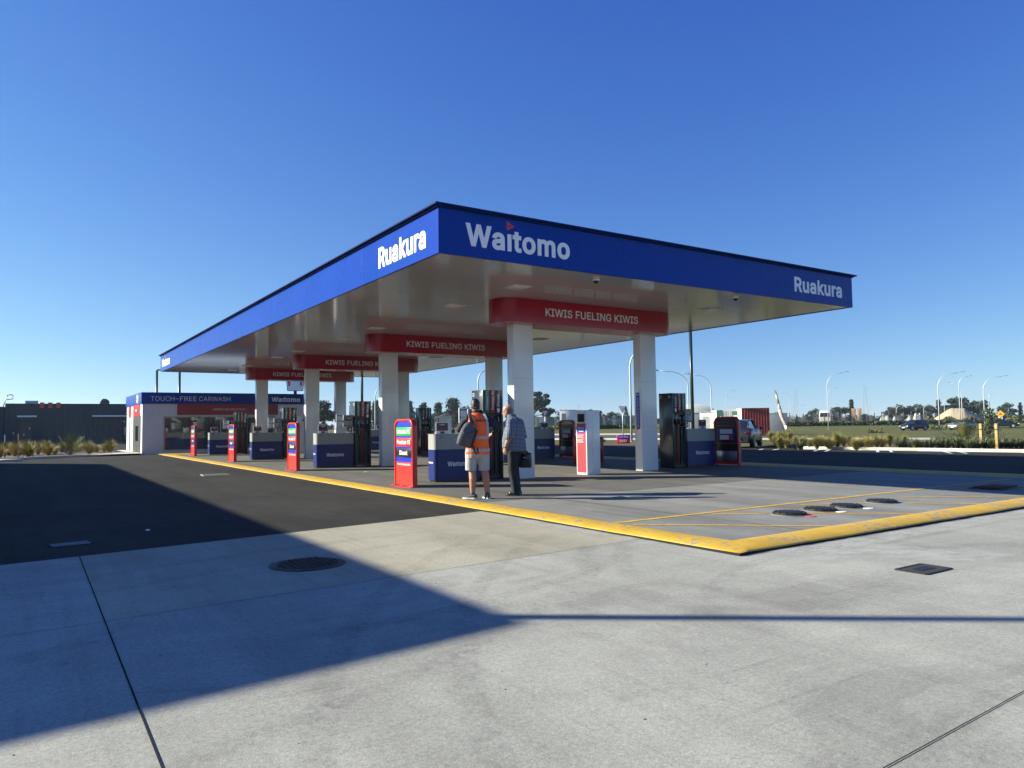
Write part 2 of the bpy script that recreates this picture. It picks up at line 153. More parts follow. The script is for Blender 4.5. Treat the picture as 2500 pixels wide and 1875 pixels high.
"g":[170,"83,-60 75,-60 67,-59 60,-58 54,-56 48,-53 42,-51 37,-48 33,-44 29,-40 26,-36 23,-32 20,-28 41,-16 49,-26 51,-29 54,-31 58,-33 62,-35 66,-37 71,-38 77,-39 83,-39 92,-38 100,-37 107,-34 113,-30 118,-25 122,-19 124,-11 125,-2 125,27 122,27 115,17 112,14 109,11 105,9 101,6 96,4 91,3 85,2 78,2 69,2 61,4 53,7 45,11 38,16 32,21 27,28 22,36 18,45 16,54 14,65 14,76 14,88 16,98 18,108 22,117 27,125 32,133 38,139 45,144 53,148 61,151 69,153 78,154 85,153 91,153 97,151 101,149 106,147 109,144 113,141 115,138 123,128 125,128 125,152 149,152 149,-4 148,-13 147,-22 144,-29 140,-36 135,-42 130,-47 123,-51 116,-54 108,-57 100,-59 92,-60","82,24 89,24 95,25 100,27 105,30 110,34 114,38 117,43 120,48 122,55 124,62 125,69 125,77 125,85 124,92 122,99 120,106 117,111 114,117 110,121 106,125 101,128 95,130 89,131 82,132 75,131 69,130 63,128 58,125 53,121 50,116 46,111 43,105 41,99 40,92 39,85 39,77 39,69 40,62 41,55 43,49 46,43 50,38 54,34 58,30 63,27 69,25 75,24"],
"i":[67,"21,0 21,152 45,152 45,0","33,177 30,177 27,178 24,180 22,182 19,184 18,187 17,190 17,193 17,197 18,200 19,202 22,205 24,207 27,208 30,209 33,209 37,209 40,208 43,207 46,205 48,202 49,200 50,197 51,193 50,190 49,187 48,184 46,182 43,180 40,178 37,177"],
"k":[152,"44,55 44,85 48,85 114,152 144,152 74,80 71,80","21,0 21,203 45,203 45,0","118,0 59,74 76,91 149,0"],
"l":[76,"56,-1 47,0 40,1 34,4 30,8 26,13 23,19 22,26 21,34 21,203 45,203 45,39 46,35 46,31 47,27 48,25 50,23 52,22 55,21 58,21 64,21 68,22 72,1 65,0"],
"m":[244,"21,0 21,152 45,152 45,118 43,118 45,124 47,129 50,134 53,138 57,142 60,145 64,148 69,150 73,152 78,153 83,154 88,154 96,154 103,152 109,149 115,144 120,139 124,133 126,126 128,118 125,118 127,123 129,128 132,133 135,137 139,141 143,145 147,147 152,150 158,152 163,153 169,154 175,154 181,154 187,153 193,151 199,149 204,145 209,142 213,137 216,131 219,125 221,118 222,111 223,102 223,0 198,0 198,101 198,109 196,116 193,121 189,125 184,128 179,130 173,132 167,132 162,132 158,131 154,130 150,128 146,126 143,123 140,120 138,116 136,112 135,108 134,104 134,99 134,0 110,0 110,104 109,110 108,115 105,120 101,124 97,128 92,130 86,132 80,132 75,132 71,131 67,130 63,128 59,126 56,123 53,120 50,116 48,111 47,106 46,101 45,95 45,0"],
"n":[164,"45,91 45,0 21,0 21,152 45,152 45,115 41,115 45,125 49,133 55,140 61,145 68,149 75,152 83,153 91,154 98,153 105,152 112,150 118,147 123,144 128,139 133,134 136,128 139,122 141,114 142,105 143,96 143,0 118,0 118,94 118,102 116,110 113,116 109,122 104,126 98,129 92,131 84,132 79,131 74,130 69,129 64,127 60,124 57,121 53,117 51,113 48,108 47,103 46,97"],
"o":[166,"83,-3 73,-3 64,-1 55,2 47,7 39,12 33,18 27,26 22,34 19,43 16,53 14,64 14,75 14,86 16,97 19,107 22,116 27,125 33,132 39,139 47,144 55,148 64,151 73,153 83,154 93,153 102,151 111,148 119,144 127,139 133,132 139,125 144,116 148,107 150,97 152,86 152,75 152,64 150,53 148,43 144,34 139,26 133,18 127,12 119,7 111,2 102,-1 93,-3","83,19 90,19 97,21 103,23 108,26 113,31 117,35 120,41 123,47 125,54 126,60 127,68 128,75 127,82 126,90 125,97 123,103 120,109 117,115 113,120 108,124 103,128 97,130 90,131 83,132 76,131 69,130 63,128 58,124 53,120 49,115 46,109 43,103 41,97 40,90 39,83 39,75 39,68 40,60 41,54 43,47 46,41 49,35 53,31 58,26 63,23 69,21 76,19"],
"p":[170,"21,-57 21,152 45,152 45,128 47,128 55,138 58,141 61,144 64,147 69,149 73,151 79,153 85,153 92,154 101,153 110,151 118,148 125,144 132,139 138,133 143,125 148,117 151,108 154,98 156,87 156,76 156,64 154,53 152,43 148,34 144,25 138,18 132,12 125,6 118,2 110,-1 101,-3 92,-3 85,-3 79,-2 74,-1 69,2 65,4 61,7 58,9 55,12 47,23 45,23 45,-57","88,19 95,19 101,21 107,23 112,26 116,30 120,35 124,41 126,47 128,53 130,60 131,68 131,76 131,84 130,91 129,98 126,104 124,110 120,116 116,121 112,125 107,128 101,130 95,131 88,132 81,131 75,130 70,128 64,125 60,121 56,116 53,111 50,105 48,99 46,92 45,84 45,76 45,68 46,60 48,53 50,46 53,40 56,35 60,30 65,26 70,23 75,21 81,19"],
"r":[104,"21,0 21,152 45,152 45,128 46,128 49,134 52,139 56,143 61,147 66,150 72,152 79,153 85,154 92,154 97,153 97,129 92,130 83,130 78,130 73,129 68,128 64,126 60,123 56,121 53,117 50,113 48,109 47,105 46,100 45,95 45,0"],
"s":[146,"73,-3 65,-3 58,-2 51,-1 45,1 39,4 34,7 29,11 25,15 21,20 18,25 16,31 14,38 38,43 39,37 42,32 45,27 50,24 54,22 60,20 66,19 73,18 80,19 87,20 93,22 98,25 102,28 105,32 107,37 107,41 107,45 106,48 104,51 102,54 98,57 95,59 90,61 85,62 60,68 50,71 42,74 35,78 29,83 24,89 21,95 19,102 19,110 19,116 21,122 23,127 26,133 30,137 35,141 40,145 46,148 53,151 60,152 67,153 75,154 82,153 89,153 96,151 102,149 107,146 112,143 116,140 120,136 123,131 126,126 128,121 130,116 107,111 106,115 103,119 100,123 97,126 93,129 88,131 82,133 75,133 68,133 62,131 57,129 52,127 48,123 46,120 44,115 43,111 44,107 45,103 47,100 50,97 53,95 57,93 63,91 69,89 92,84 101,81 110,77 117,73 122,69 127,63 130,57 132,50 132,43 132,36 131,30 128,24 125,19 121,14 116,10 110,6 104,3 97,0 89,-2 81,-3"],
"t":[91,"82,152 82,131 3,131 3,152","26,188 50,188 50,39 51,34 51,30 53,27 54,25 57,23 60,21 64,20 68,20 74,20 81,21 85,1 77,-1 67,-2 58,-1 50,1 43,4 37,9 32,14 29,21 27,28 26,37"],
"u":[164,"73,-2 66,-2 59,0 52,2 46,4 40,8 36,12 31,17 28,23 25,30 23,38 21,46 21,56 21,152 45,152 45,58 46,49 48,42 51,35 55,30 60,26 66,23 72,21 80,20 85,20 90,21 95,23 100,25 104,27 107,31 111,34 113,39 116,44 117,49 118,55 118,61 118,152 143,152 143,0 119,0 119,37 123,37 119,27 114,19 109,12 103,7 96,3 89,0 81,-1"],
"v":[156,"65,0 7,152 34,152 66,62 75,35 82,8 74,8 81,35 90,62 122,152 149,152 91,0"],
"w":[227,"55,0 9,152 35,152 53,85 62,55 70,17 66,17 74,54 82,85 101,152 127,152 145,85 153,54 161,17 157,17 165,54 173,85 192,152 218,152 172,0 147,0 128,69 122,90 116,112 111,135 116,135 111,112 105,90 99,69 79,0"],
"y":[156,"19,-55 25,-34 29,-35 42,-36 44,-35 47,-34 50,-32 52,-30 54,-27 56,-23 58,-19 60,-14 65,-1 7,152 34,152 66,62 75,35 82,8 73,8 81,35 90,62 122,152 149,152 82,-23 79,-29 77,-34 74,-39 71,-43 67,-46 64,-50 60,-52 56,-54 51,-56 47,-57 42,-58 37,-58 26,-57"],
"z":[152,"17,0 17,18 102,128 102,129 19,129 19,152 133,152 133,132 50,24 50,23 135,23 135,0"],
"ı":[67,"21,0 21,152 45,152 45,0"],
" ":[75]}
FONTC = {}
def winding(p, L):
    r = 0; n = len(L)
    for i in range(n):
        (x0, y0), (x1, y1) = L[i][:2], L[(i+1) % n][:2]
        if (y0 > p[1]) != (y1 > p[1]) and p[0] < (x1-x0)*(p[1]-y0)/(y1-y0)+x0: r += 1 if y1 > y0 else -1
    return r
def grow(L, d):
    """move a closed outline sideways by d (mitred)"""
    n = len(L); R = []
    for i in range(n):
        a, b, c = Vector(L[i-1]), Vector(L[i]), Vector(L[(i+1) % n])
        e, f = (b-a).normalized(), (c-b).normalized(); n1, n2 = Vector((e.y, -e.x)), Vector((f.y, -f.x))
        m = n1+n2; k = m.length_squared
        m = m*(2/k) if k > .35 else n1*1.4
        R.append(tuple(b+m*d))
    return R
def font_mesh(s, bold):
    """outlines filled by winding number, since strokes of a glyph may overlap"""
    k = (s, bold)
    if k in FONTC: return FONTC[k]
    area = lambda L: sum(a[0]*b[1]-b[0]*a[1] for a, b in zip(L, L[1:]+L[:1]))/2
    V = []; F = []; ox = 0
    for ch in s:
        g = GLYPH[ch]; LL = [[tuple(map(int, q.split(','))) for q in l.split()] for l in g[1:]]
        if LL:
            big = area(max(LL, key=lambda L: abs(area(L)))) > 0
            LL = [grow(L, bold*400*(1 if big else -1)) for L in LL]
            P = [Vector(((x+ox)/400, y/400)) for L in LL for x, y in L]; E = []; n = 0
            for L in LL: E += [(n+i, n+(i+1) % len(L)) for i in range(len(L))]; n += len(L)
            pv, _, pf = delaunay_2d_cdt(P, E, [], 0, 1e-5)[:3]; n0 = len(V); V += [(p.x, p.y, 0) for p in pv]
            for q in pf:
                c = sum((pv[i] for i in q), Vector((0, 0)))/len(q)*400; c = (c.x-ox, c.y)
                if sum(winding(c, L) for L in LL): F.append([n0+i for i in q])
        ox += g[0]+bold*440
    x0 = min(v[0] for v in V); x1 = max(v[0] for v in V); y0 = min(v[1] for v in V); y1 = max(v[1] for v in V)
    FONTC[k] = ([((v[0]-x0)/(x1-x0), (v[1]-y0)/(y1-y0), v[2]) for v in V], F)
    return FONTC[k]

class MB:
    def __init__(s): s.bm = bmesh.new(); s.mats = []
    def mi(s, m):
        if m not in s.mats: s.mats.append(m)
        return s.mats.index(m)
    def faces(s, fs, m, smooth=False):
        i = s.mi(m)
        for f in fs: f.material_index = i; f.smooth = smooth
    def box(s, x0, x1, y0, y1, z0, z1, m, bev=0, seg=2, M=None, edges=None):
        t = bmesh.new()
        P = [(x, y, z) for x in (x0, x1) for y in (y0, y1) for z in (z0, z1)]
        v = [t.verts.new(p) for p in P]
        for q in ((0, 1, 3, 2), (4, 6, 7, 5), (0, 4, 5, 1), (2, 3, 7, 6), (0, 2, 6, 4), (1, 5, 7, 3)): t.faces.new([v[i] for i in q])
        if bev:
            es = t.edges[:] if edges is None else [e for e in t.edges if edges((e.verts[0].co+e.verts[1].co)/2, (e.verts[1].co-e.verts[0].co))]
            bmesh.ops.bevel(t, geom=es, offset=bev, segments=seg, affect='EDGES', profile=.5)
        s.merge(t, m, M, smooth=bool(bev))
    def merge(s, t, m, M=None, smooth=False):
        i = s.mi(m); vm = {}
        for v in t.verts: vm[v] = s.bm.verts.new(M @ v.co if M else v.co)
        for f in t.faces:
            try: g = s.bm.faces.new([vm[v] for v in f.verts])
            except ValueError: continue
            g.material_index = i; g.smooth = smooth
        t.free()
    def poly(s, pts, m, smooth=False):
        f = s.bm.faces.new([s.bm.verts.new(p) for p in pts]); f.material_index = s.mi(m); f.smooth = smooth
        return f
    def prism(s, pts, d, m, bev=0, seg=2, M=None):
        """pts: planar 3-d polygon, d: extrusion vector"""
        t = bmesh.new(); d = Vector(d)
        a = [t.verts.new(p) for p in pts]; b = [t.verts.new(Vector(p)+d) for p in pts]
        n = len(pts); t.faces.new(a[::-1]); t.faces.new(b)
        for i in range(n): t.faces.new((a[i], a[(i+1) % n], b[(i+1) % n], b[i]))
        bmesh.ops.recalc_face_normals(t, faces=t.faces[:])
        if bev: bmesh.ops.bevel(t, geom=t.edges[:], offset=bev, segments=seg, affect='EDGES', profile=.5, clamp_overlap=True)
        s.merge(t, m, M, smooth=bool(bev))
    def tube(s, pts, r, m, n=8, cap=True, smooth=True, flat=None):
        pts = [Vector(p) for p in pts]; k = len(pts)
        rs = r if isinstance(r, (list, tuple)) else [r]*k
        rings = []; ref = None; mi_ = s.mi(m)
        for i, p in enumerate(pts):
            t = (pts[min(i+1, k-1)]-pts[max(i-1, 0)]).normalized()
            if ref is None:
                ref = t.cross(Vector((0, 0, 1)) if abs(t.z) < .9 else Vector((1, 0, 0))).normalized()
            else: ref = (ref - t*ref.dot(t)).normalized()
            u = t.cross(ref); ra = rs[i]; rb = ra if not isinstance(ra, tuple) else ra[1]; ra = ra if not isinstance(ra, tuple) else ra[0]
            rings.append([s.bm.verts.new(p + ref*cos(2*pi*j/n)*ra + u*sin(2*pi*j/n)*rb) for j in range(n)])
        for i in range(k-1):
            for j in range(n):
                f = s.bm.faces.new((rings[i][j], rings[i][(j+1) % n], rings[i+1][(j+1) % n], rings[i+1][j])); f.material_index = mi_; f.smooth = smooth
        if cap:
            for q in (rings[0][::-1], rings[-1]):
                f = s.bm.faces.new(q); f.material_index = mi_
    def loft(s, rings, m, smooth=True, cap=True):
        R = [[s.bm.verts.new(p) for p in r] for r in rings]; n = len(rings[0]); mi_ = s.mi(m)
        for i in range(len(R)-1):
            for j in range(n):
                f = s.bm.faces.new((R[i][j], R[i][(j+1) % n], R[i+1][(j+1) % n], R[i+1][j])); f.material_index = mi_; f.smooth = smooth
        if cap:
            for q in (R[0][::-1], R[-1]):
                f = s.bm.faces.new(q); f.material_index = mi_; f.smooth = smooth
    def ell(s, c, rx, ry, rz, m, n=12, k=8, M=None):
        c = Vector(c); t = bmesh.new()
        bmesh.ops.create_uvsphere(t, u_segments=n, v_segments=k, radius=1)
        for v in t.verts: v.co = Vector((v.co.x*rx, v.co.y*ry, v.co.z*rz)); v.co = (M @ v.co if M else v.co) + c
        s.merge(t, m, None, True)
    def text(s, st, org, xdir, ydir, wid, hei, m, bold=.012, lift=.003):
        """lettering filling a box of wid x hei whose lower left corner is org"""
        V, F = font_mesh(st, bold); X = Vector(xdir).normalized(); Y = Vector(ydir).normalized(); Nn = X.cross(Y); o = Vector(org)+Nn*lift
        vv = [s.bm.verts.new(o + X*(a*wid) + Y*(b*hei) + Nn*(l*.0008)) for a, b, l in V]; mi_ = s.mi(m)
        for f in F:
            try:
                g = s.bm.faces.new([vv[i] for i in f]); g.material_index = mi_
            except ValueError: pass
    def build(s, name, parent=None, M=None, recalc=False):
        if recalc: bmesh.ops.recalc_face_normals(s.bm, faces=s.bm.faces[:])
        me = bpy.data.meshes.new(name); s.bm.to_mesh(me); s.bm.free()
        for m in s.mats: me.materials.append(m)
        o = bpy.data.objects.new(name, me); COL.objects.link(o)
        if parent: o.parent = parent
        if M is not None: o.matrix_local = M
        return o

def tag(o, label=None, cat=None, group=None, kind=None):
    if label: o['label'] = label
    if cat: o['category'] = cat
    if group: o['group'] = group
    if kind: o['kind'] = kind
    return o
def thing(name, label, cat, loc=(0, 0, 0), rz=0, group=None):
    o = bpy.data.objects.new(name, None); COL.objects.link(o); o.empty_display_size = .2
    o.location = loc; o.rotation_euler = (0, 0, rz)
    return tag(o, label, cat, group)
def copy_tree(o, parent=None):
    c = o.copy(); COL.objects.link(c)
    if parent is not None:
        c.parent = parent
    for ch in list(o.children): copy_tree(ch, c)
    return c
def dup(o, label=None, loc=None, rz=None):
    c = copy_tree(o)
    if label: c['label'] = label
    if loc is not None: c.location = loc
    if rz is not None: c.rotation_euler = (0, 0, rz)
    return c
def struct(o): return tag(o, kind='structure')

# terrain height: level round the station, a dip where the far road runs, a low bank behind it
def sstep(a, b, x):
    t = min(1, max(0, (x-a)/(b-a))); return t*t*(3-2*t)
def lerp(tab, x):
    for (a, p), (b, q) in zip(tab, tab[1:]):
        if x <= b: return p+(q-p)*sstep(a, b, x)
    return tab[-1][1]
def gz(x, y):
    d = hypot(x-CAM.x, y-CAM.y); az = atan2(x-CAM.x, y-CAM.y)
    t = sstep(.80, .90, az)
    zl = lerp([(0, 0), (97, 0), (125, .6), (9000, .6)], d) if az > .55 else 0
    zr = lerp([(0, 0), (65, 0), (125, -.45), (142, -.45), (172, .4), (9000, .4)], d)
    zz = zl*sstep(.55, .62, az)*(1-t)+zr*t
    return zz*(1-sstep(1.5, 1.9, az))
def az_px(px):
    """compass bearing of a column of the photograph at the horizon"""
    d = _fw + CR*((px-1250)/CAM_F) - CU*((1036.5-.0135*(px-1250)-937.5)/CAM_F)
    return atan2(d.x, d.y)
def at(px, d, dz=0):
    a = az_px(px); x = CAM.x+sin(a)*d; y = CAM.y+cos(a)*d
    return Vector((x, y, gz(x, y)+dz))
def px2m(px, d, at_px=1250): return px*d/CAM_F/ (1/ max(.5, cos(az_px(at_px)-CAM_YAW)))
# ------------------------------------------------------------------ ground materials
def node_mat(name):
    m = bpy.data.materials.new(name); m.use_nodes = True; MATS[name] = m
    n = m.node_tree; return m, n, n.nodes["Principled BSDF"], n.links.new
def noise(n, L, vec, scale, detail=6, rough=.55, dist=0, sc3=None):
    t = n.nodes.new("ShaderNodeTexNoise"); t.inputs['Scale'].default_value = scale; t.inputs['Detail'].default_value = detail
    t.inputs['Roughness'].default_value = rough; t.inputs['Distortion'].default_value = dist
    if sc3:
        mp = n.nodes.new("ShaderNodeMapping"); mp.inputs['Scale'].default_value = sc3[:3]
        if len(sc3) > 3: mp.inputs['Rotation'].default_value = (0, 0, sc3[3])
        L(vec, mp.inputs['Vector']); vec = mp.outputs[0]
    L(vec, t.inputs['Vector']); return t.outputs['Fac']
def ramp(n, L, fac, stops):
    r = n.nodes.new("ShaderNodeValToRGB"); e = r.color_ramp.elements
    while len(e) < len(stops): e.new(.5)
    for q, (p, c) in zip(e, stops): q.position = p; q.color = (c, c, c, 1) if not isinstance(c, tuple) else (*c, 1)
    L(fac, r.inputs[0]); return r.outputs[0]
def mixc(n, L, kind, a, b, fac):
    x = n.nodes.new("ShaderNodeMix"); x.data_type = 'RGBA'; x.blend_type = kind
    for sock, v in ((x.inputs[6], a), (x.inputs[7], b)):
        if isinstance(v, tuple): sock.default_value = (*v, 1)
        else: L(v, sock)
    if isinstance(fac, (int, float)): x.inputs[0].default_value = fac
    else: L(fac, x.inputs[0])
    return x.outputs[2]

def ground_mat(name, base, blotch, speck, streak=0, stain=0, bump=.25, fine=220, rough=.85, streak_rot=0., spec=.3, patch=0.):
    m, n, b, L = node_mat(name)
    tc = n.nodes.new("ShaderNodeTexCoord").outputs['Object']
    c = mixc(n, L, 'MULTIPLY', base, ramp(n, L, noise(n, L, tc, .45, 8, .6, .4), [(.3, 1-blotch), (.72, 1+blotch*.35)]), 1)
    c = mixc(n, L, 'MULTIPLY', c, ramp(n, L, noise(n, L, tc, 2.6, 8, .65), [(.3, 1-blotch*.7), (.7, 1+blotch*.3)]), 1)
    f1 = noise(n, L, tc, fine, 3, .7)
    c = mixc(n, L, 'MULTIPLY', c, ramp(n, L, f1, [(.3, 1-speck), (.7, 1+speck)]), 1)
    f2 = noise(n, L, tc, 38, 5, .75)
    c = mixc(n, L, 'MULTIPLY', c, ramp(n, L, f2, [(.34, 1-speck*.8), (.66, 1+speck*.8)]), 1)
    if streak:
        s1 = noise(n, L, tc, 1.0, 7, .6, .6, (1.1, .10, 1, streak_rot))
        c = mixc(n, L, 'MULTIPLY', c, ramp(n, L, s1, [(.36, 1-streak), (.6, 1.0)]), 1)
        s2 = noise(n, L, tc, 1.0, 7, .7, .3, (7., .25, 1, streak_rot+.35))
        c = mixc(n, L, 'MULTIPLY', c, ramp(n, L, s2, [(.3, 1-streak*.7), (.5, 1.0)]), 1)
    if patch:
        p1 = noise(n, L, tc, .55, 10, .62, 1.2, (1, 1.9, 1, .5)); c = mixc(n, L, 'MULTIPLY', c, ramp(n, L, p1, [(.40, 1-patch), (.425, 1-patch*.25), (.6, 1.0), (.64, 1+patch*.35)]), 1)
        p2 = noise(n, L, tc, 1., 5, .6, .2, (.35, 26., 1, .62)); p3 = ramp(n, L, noise(n, L, tc, .7, 3), [(.45, 0.), (.62, 1.)])
        c = mixc(n, L, 'MULTIPLY', c, mixc(n, L, 'MIX', (1, 1, 1), ramp(n, L, p2, [(.36, 1-patch*.9), (.46, 1.0)]), p3), 1)
    if stain:
        v = n.nodes.new("ShaderNodeTexVoronoi"); v.inputs['Scale'].default_value = 1.6; v.inputs['Randomness'].default_value = 1
        L(tc, v.inputs['Vector'])
        nd = noise(n, L, tc, 14, 3)
        ad = n.nodes.new("ShaderNodeMath"); ad.operation = 'MULTIPLY_ADD'; L(nd, ad.inputs[0]); ad.inputs[1].default_value = .08; L(v.outputs['Distance'], ad.inputs[2])
        c = mixc(n, L, 'MULTIPLY', c, ramp(n, L, ad.outputs[0], [(.075, 1-stain), (.10, 1.0)]), 1)
        v2 = n.nodes.new("ShaderNodeTexVoronoi"); v2.inputs['Scale'].default_value = 5.3; L(tc, v2.inputs['Vector'])
        c = mixc(n, L, 'MULTIPLY', c, ramp(n, L, v2.outputs['Distance'], [(.035, 1-stain*1.3), (.055, 1.0)]), 1)
    L(c, b.inputs['Base Color']); b.inputs['Roughness'].default_value = rough; b.inputs['Specular IOR Level'].default_value = spec
    bp = n.nodes.new("ShaderNodeBump"); bp.inputs['Strength'].default_value = bump; bp.inputs['Distance'].default_value = .006
    L(f1, bp.inputs['Height']); L(bp.outputs[0], b.inputs['Normal'])
    return m
CONC = ground_mat("apron concrete", (.395, .385, .333), .14, .20, .14, .22, .4, fine=110, streak_rot=.55, patch=.13)
CONC_Y = ground_mat("stained buff concrete", (.41, .375, .285), .14, .18, .16, .2, .4, fine=110, streak_rot=1.0, patch=.08)
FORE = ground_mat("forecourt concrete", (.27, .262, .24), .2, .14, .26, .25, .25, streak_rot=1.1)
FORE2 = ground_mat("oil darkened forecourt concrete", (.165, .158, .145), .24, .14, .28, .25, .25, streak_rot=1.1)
ASPH = ground_mat("asphalt", (.052, .0495, .045), .26, .42, .22, 0, .7, fine=95, rough=.9, spec=.08)
ROADM = ground_mat("road asphalt", (.085, .085, .085), .15, .2, 0, 0, .4, fine=120, rough=.9)
KERBW = ground_mat("pale kerb concrete", (.60, .57, .50), .12, .08, 0, 0, .2)
JOINT_LIP_SHADE = mat("joint and lip shade dark", (.022, .022, .022), .95, spec=.1)
def yellow_mat():
    m, n, b, L = node_mat("worn yellow paint")
    tc = n.nodes.new("ShaderNodeTexCoord").outputs['Object']
    c = mixc(n, L, 'MULTIPLY', (.66, .40, .028), ramp(n, L, noise(n, L, tc, 3, 8, .6), [(.3, .78), (.7, 1.04)]), 1)
    c = mixc(n, L, 'MULTIPLY', c, ramp(n, L, noise(n, L, tc, 90, 4, .7), [(.3, .9), (.7, 1.05)]), 1)
    big = ramp(n, L, noise(n, L, tc, .9, 3, .5), [(.45, 0.), (.55, 1.)])
    chip = ramp(n, L, noise(n, L, tc, 13, 6, .7), [(.525, 0.), (.565, 1.)])
    f = mixc(n, L, 'MULTIPLY', big, chip, 1)
    c = mixc(n, L, 'MIX', c, (.27, .24, .20), f)
    L(c, b.inputs['Base Color']); b.inputs['Roughness'].default_value = .6
    bp = n.nodes.new("ShaderNodeBump"); bp.inputs['Strength'].default_value = .3; bp.inputs['Distance'].default_value = .008
    L(noise(n, L, tc, 70, 4, .7), bp.inputs['Height']); L(bp.outputs[0], b.inputs['Normal'])
    return m
YEL = yellow_mat()
PAINTY = mat("yellow line paint", (.62, .37, .03), .7, var=.25, vs_=9)
PAINTW = mat("white line paint", (.68, .68, .66), .7, var=.2, vs_=9)
def grass_mat(name, c1, c2, c3):
    m, n, b, L = node_mat(name)
    tc = n.nodes.new("ShaderNodeTexCoord").outputs['Object']
    r = n.nodes.new("ShaderNodeValToRGB"); e = r.color_ramp.elements; e.new(.5)
    for q, p, c in zip(e, (.3, .5, .72), (c1, c2, c3)): q.position = p; q.color = (*c, 1)
    L(noise(n, L, tc, .06, 9, .72, .5), r.inputs[0])
    c = mixc(n, L, 'MULTIPLY', r.outputs[0], ramp(n, L, noise(n, L, tc, 1.7, 8, .75), [(.3, .55), (.7, 1.25)]), 1)
    L(c, b.inputs['Base Color']); b.inputs['Roughness'].default_value = .95; b.inputs['Specular IOR Level'].default_value = .1
    return m
GRASS = grass_mat("mown grass", (.080, .088, .028), (.125, .128, .044), (.165, .150, .066))
EARTH = mat("planting bed bark", (.10, .065, .035), .95, var=.45, vs_=18, bump=.6, bs=60)

# ------------------------------------------------------------------ ground sheets
b = MB()                                   # terrain, a polar sheet that reaches the horizon
rad = [0, 10, 20, 30, 40, 50, 60, 70, 80, 90, 97, 104, 111, 118, 125, 131, 137, 142, 148, 154, 160, 166, 172, 190, 220, 300, 450, 800, 1500, 3000]
NA = 144
rings = []
for r in rad[1:]:
    rr = []
    for k in range(NA):
        a = 2*pi*k/NA; x = CAM.x+sin(a)*r; y = CAM.y+cos(a)*r
        rr.append(b.bm.verts.new((x, y, gz(x, y)-.06)))
    rings.append(rr)
c0 = b.bm.verts.new((CAM.x, CAM.y, -.06)); mi_ = b.mi(GRASS)
for k in range(NA):
    f = b.bm.faces.new((c0, rings[0][(k+1) % NA], rings[0][k])); f.smooth = True
for i in range(len(rings)-1):
    for k in range(NA):
        f = b.bm.faces.new((rings[i][k], rings[i][(k+1) % NA], rings[i+1][(k+1) % NA], rings[i+1][k])); f.smooth = True
struct(b.build("ground", recalc=True))

def sheet(name, pts, z, m):
    b = MB(); b.poly([(x, y, z) for x, y in pts], m); return struct(b.build(name))
LINE = lambda x: -1.68 + (x+.21)*.1315           # where the black asphalt meets the concrete apron
sheet("asphalt", [(-60, LINE(-60)), (-.1, LINE(-.1)), (-.1, 31.2), (12.9, 31.2), (12.9, -60), (26, -60), (26, 22), (23.2, 22.6), (22, 60), (22, 76), (-60, 76)], 0, ASPH)
sheet("concrete_apron", [(-5.69, -60), (12.9, -60), (12.9, -6.55), (-.1, -6.55), (-.1, -5.24), (-5.69, -5.63)], .004, CONC)
sheet("concrete_apron", [(-5.69, -5.63), (-.1, -5.24), (-.1, LINE(-.1)), (-5.69, LINE(-5.69))], .004, CONC_Y)
sheet("concrete_apron", [(-60, -60), (-5.69, -60), (-5.69, -5.63), (-5.69, LINE(-5.69)), (-60, LINE(-60))], .004, CONC)
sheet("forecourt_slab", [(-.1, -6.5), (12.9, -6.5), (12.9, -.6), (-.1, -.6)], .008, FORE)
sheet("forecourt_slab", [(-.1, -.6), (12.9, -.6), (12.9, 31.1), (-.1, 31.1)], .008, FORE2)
def strip(bm_, p, q, wd, z, m):
    p = Vector((*p, z)); q = Vector((*q, z)); n = (q-p).cross(Vector((0, 0, 1))).normalized()*wd/2
    bm_.poly([p-n, q-n, q+n, p+n], m)
b = MB()
strip(b, (-5.67, LINE(-5.67)), (-5.76, -14), .009, .008, JOINT_LIP_SHADE)
strip(b, (-5.69, -5.63), (-.2, -5.245), .006, .008, JOINT_LIP_SHADE)
strip(b, (-30, -6.6), (-5.70, -5.64), .005, .008, JOINT_LIP_SHADE)
strip(b, (-5.73, -10.05), (12.8, -9.35), .006, .008, JOINT_LIP_SHADE)
struct(b.build("slab_joints"))
b = MB()
for xx in (1.8, 7.3): strip(b, (xx, -6.0), (xx, 30), .012, .0125, JOINT_LIP_SHADE)
for yy in (-.6, 7.6, 15.6, 23.6): strip(b, (.4, yy), (12.4, yy), .012, .0125, JOINT_LIP_SHADE)
struct(b.build("slab_joints"))

# yellow bund kerb round the forecourt
X0, X1, Y0, Y1 = -.205, 12.95, -6.66, 31.2
prof = [(0, 0), (.004, .030), (.035, .044), (.13, .060), (.25, .066), (.38, .064), (.50, .048), (.60, .024), (.68, .010)]
b = MB(); R_ = []
for t, z in prof: R_.append([b.bm.verts.new(p) for p in ((X0+t, Y0+t, z), (X1-t, Y0+t, z), (X1-t, Y1-t, z), (X0+t, Y1-t, z))])
for i in range(len(prof)-1):
    for j in range(4):
        f = b.bm.faces.new((R_[i][j], R_[i][(j+1) % 4], R_[i+1][(j+1) % 4], R_[i+1][j])); f.material_index = b.mi(JOINT_LIP_SHADE if i == 0 else YEL); f.smooth = i > 0  # outer lip coloured dark to stand for the shade on that face
# subdivide lengthwise for a slightly wavy cast edge
bmesh.ops.subdivide_edges(b.bm, edges=[e for e in b.bm.edges if e.calc_length() > 5], cuts=90, use_grid_fill=True)
rnd = random.Random(4)
for v in b.bm.verts:
    if v.co.z > .02:
        k = sin(v.co.x*2.1+v.co.y*1.7)*.5+sin(v.co.x*5.3-v.co.y*4.1)*.3
        v.co.z += k*.004
kb = b.build("yellow_kerb"); struct(kb)

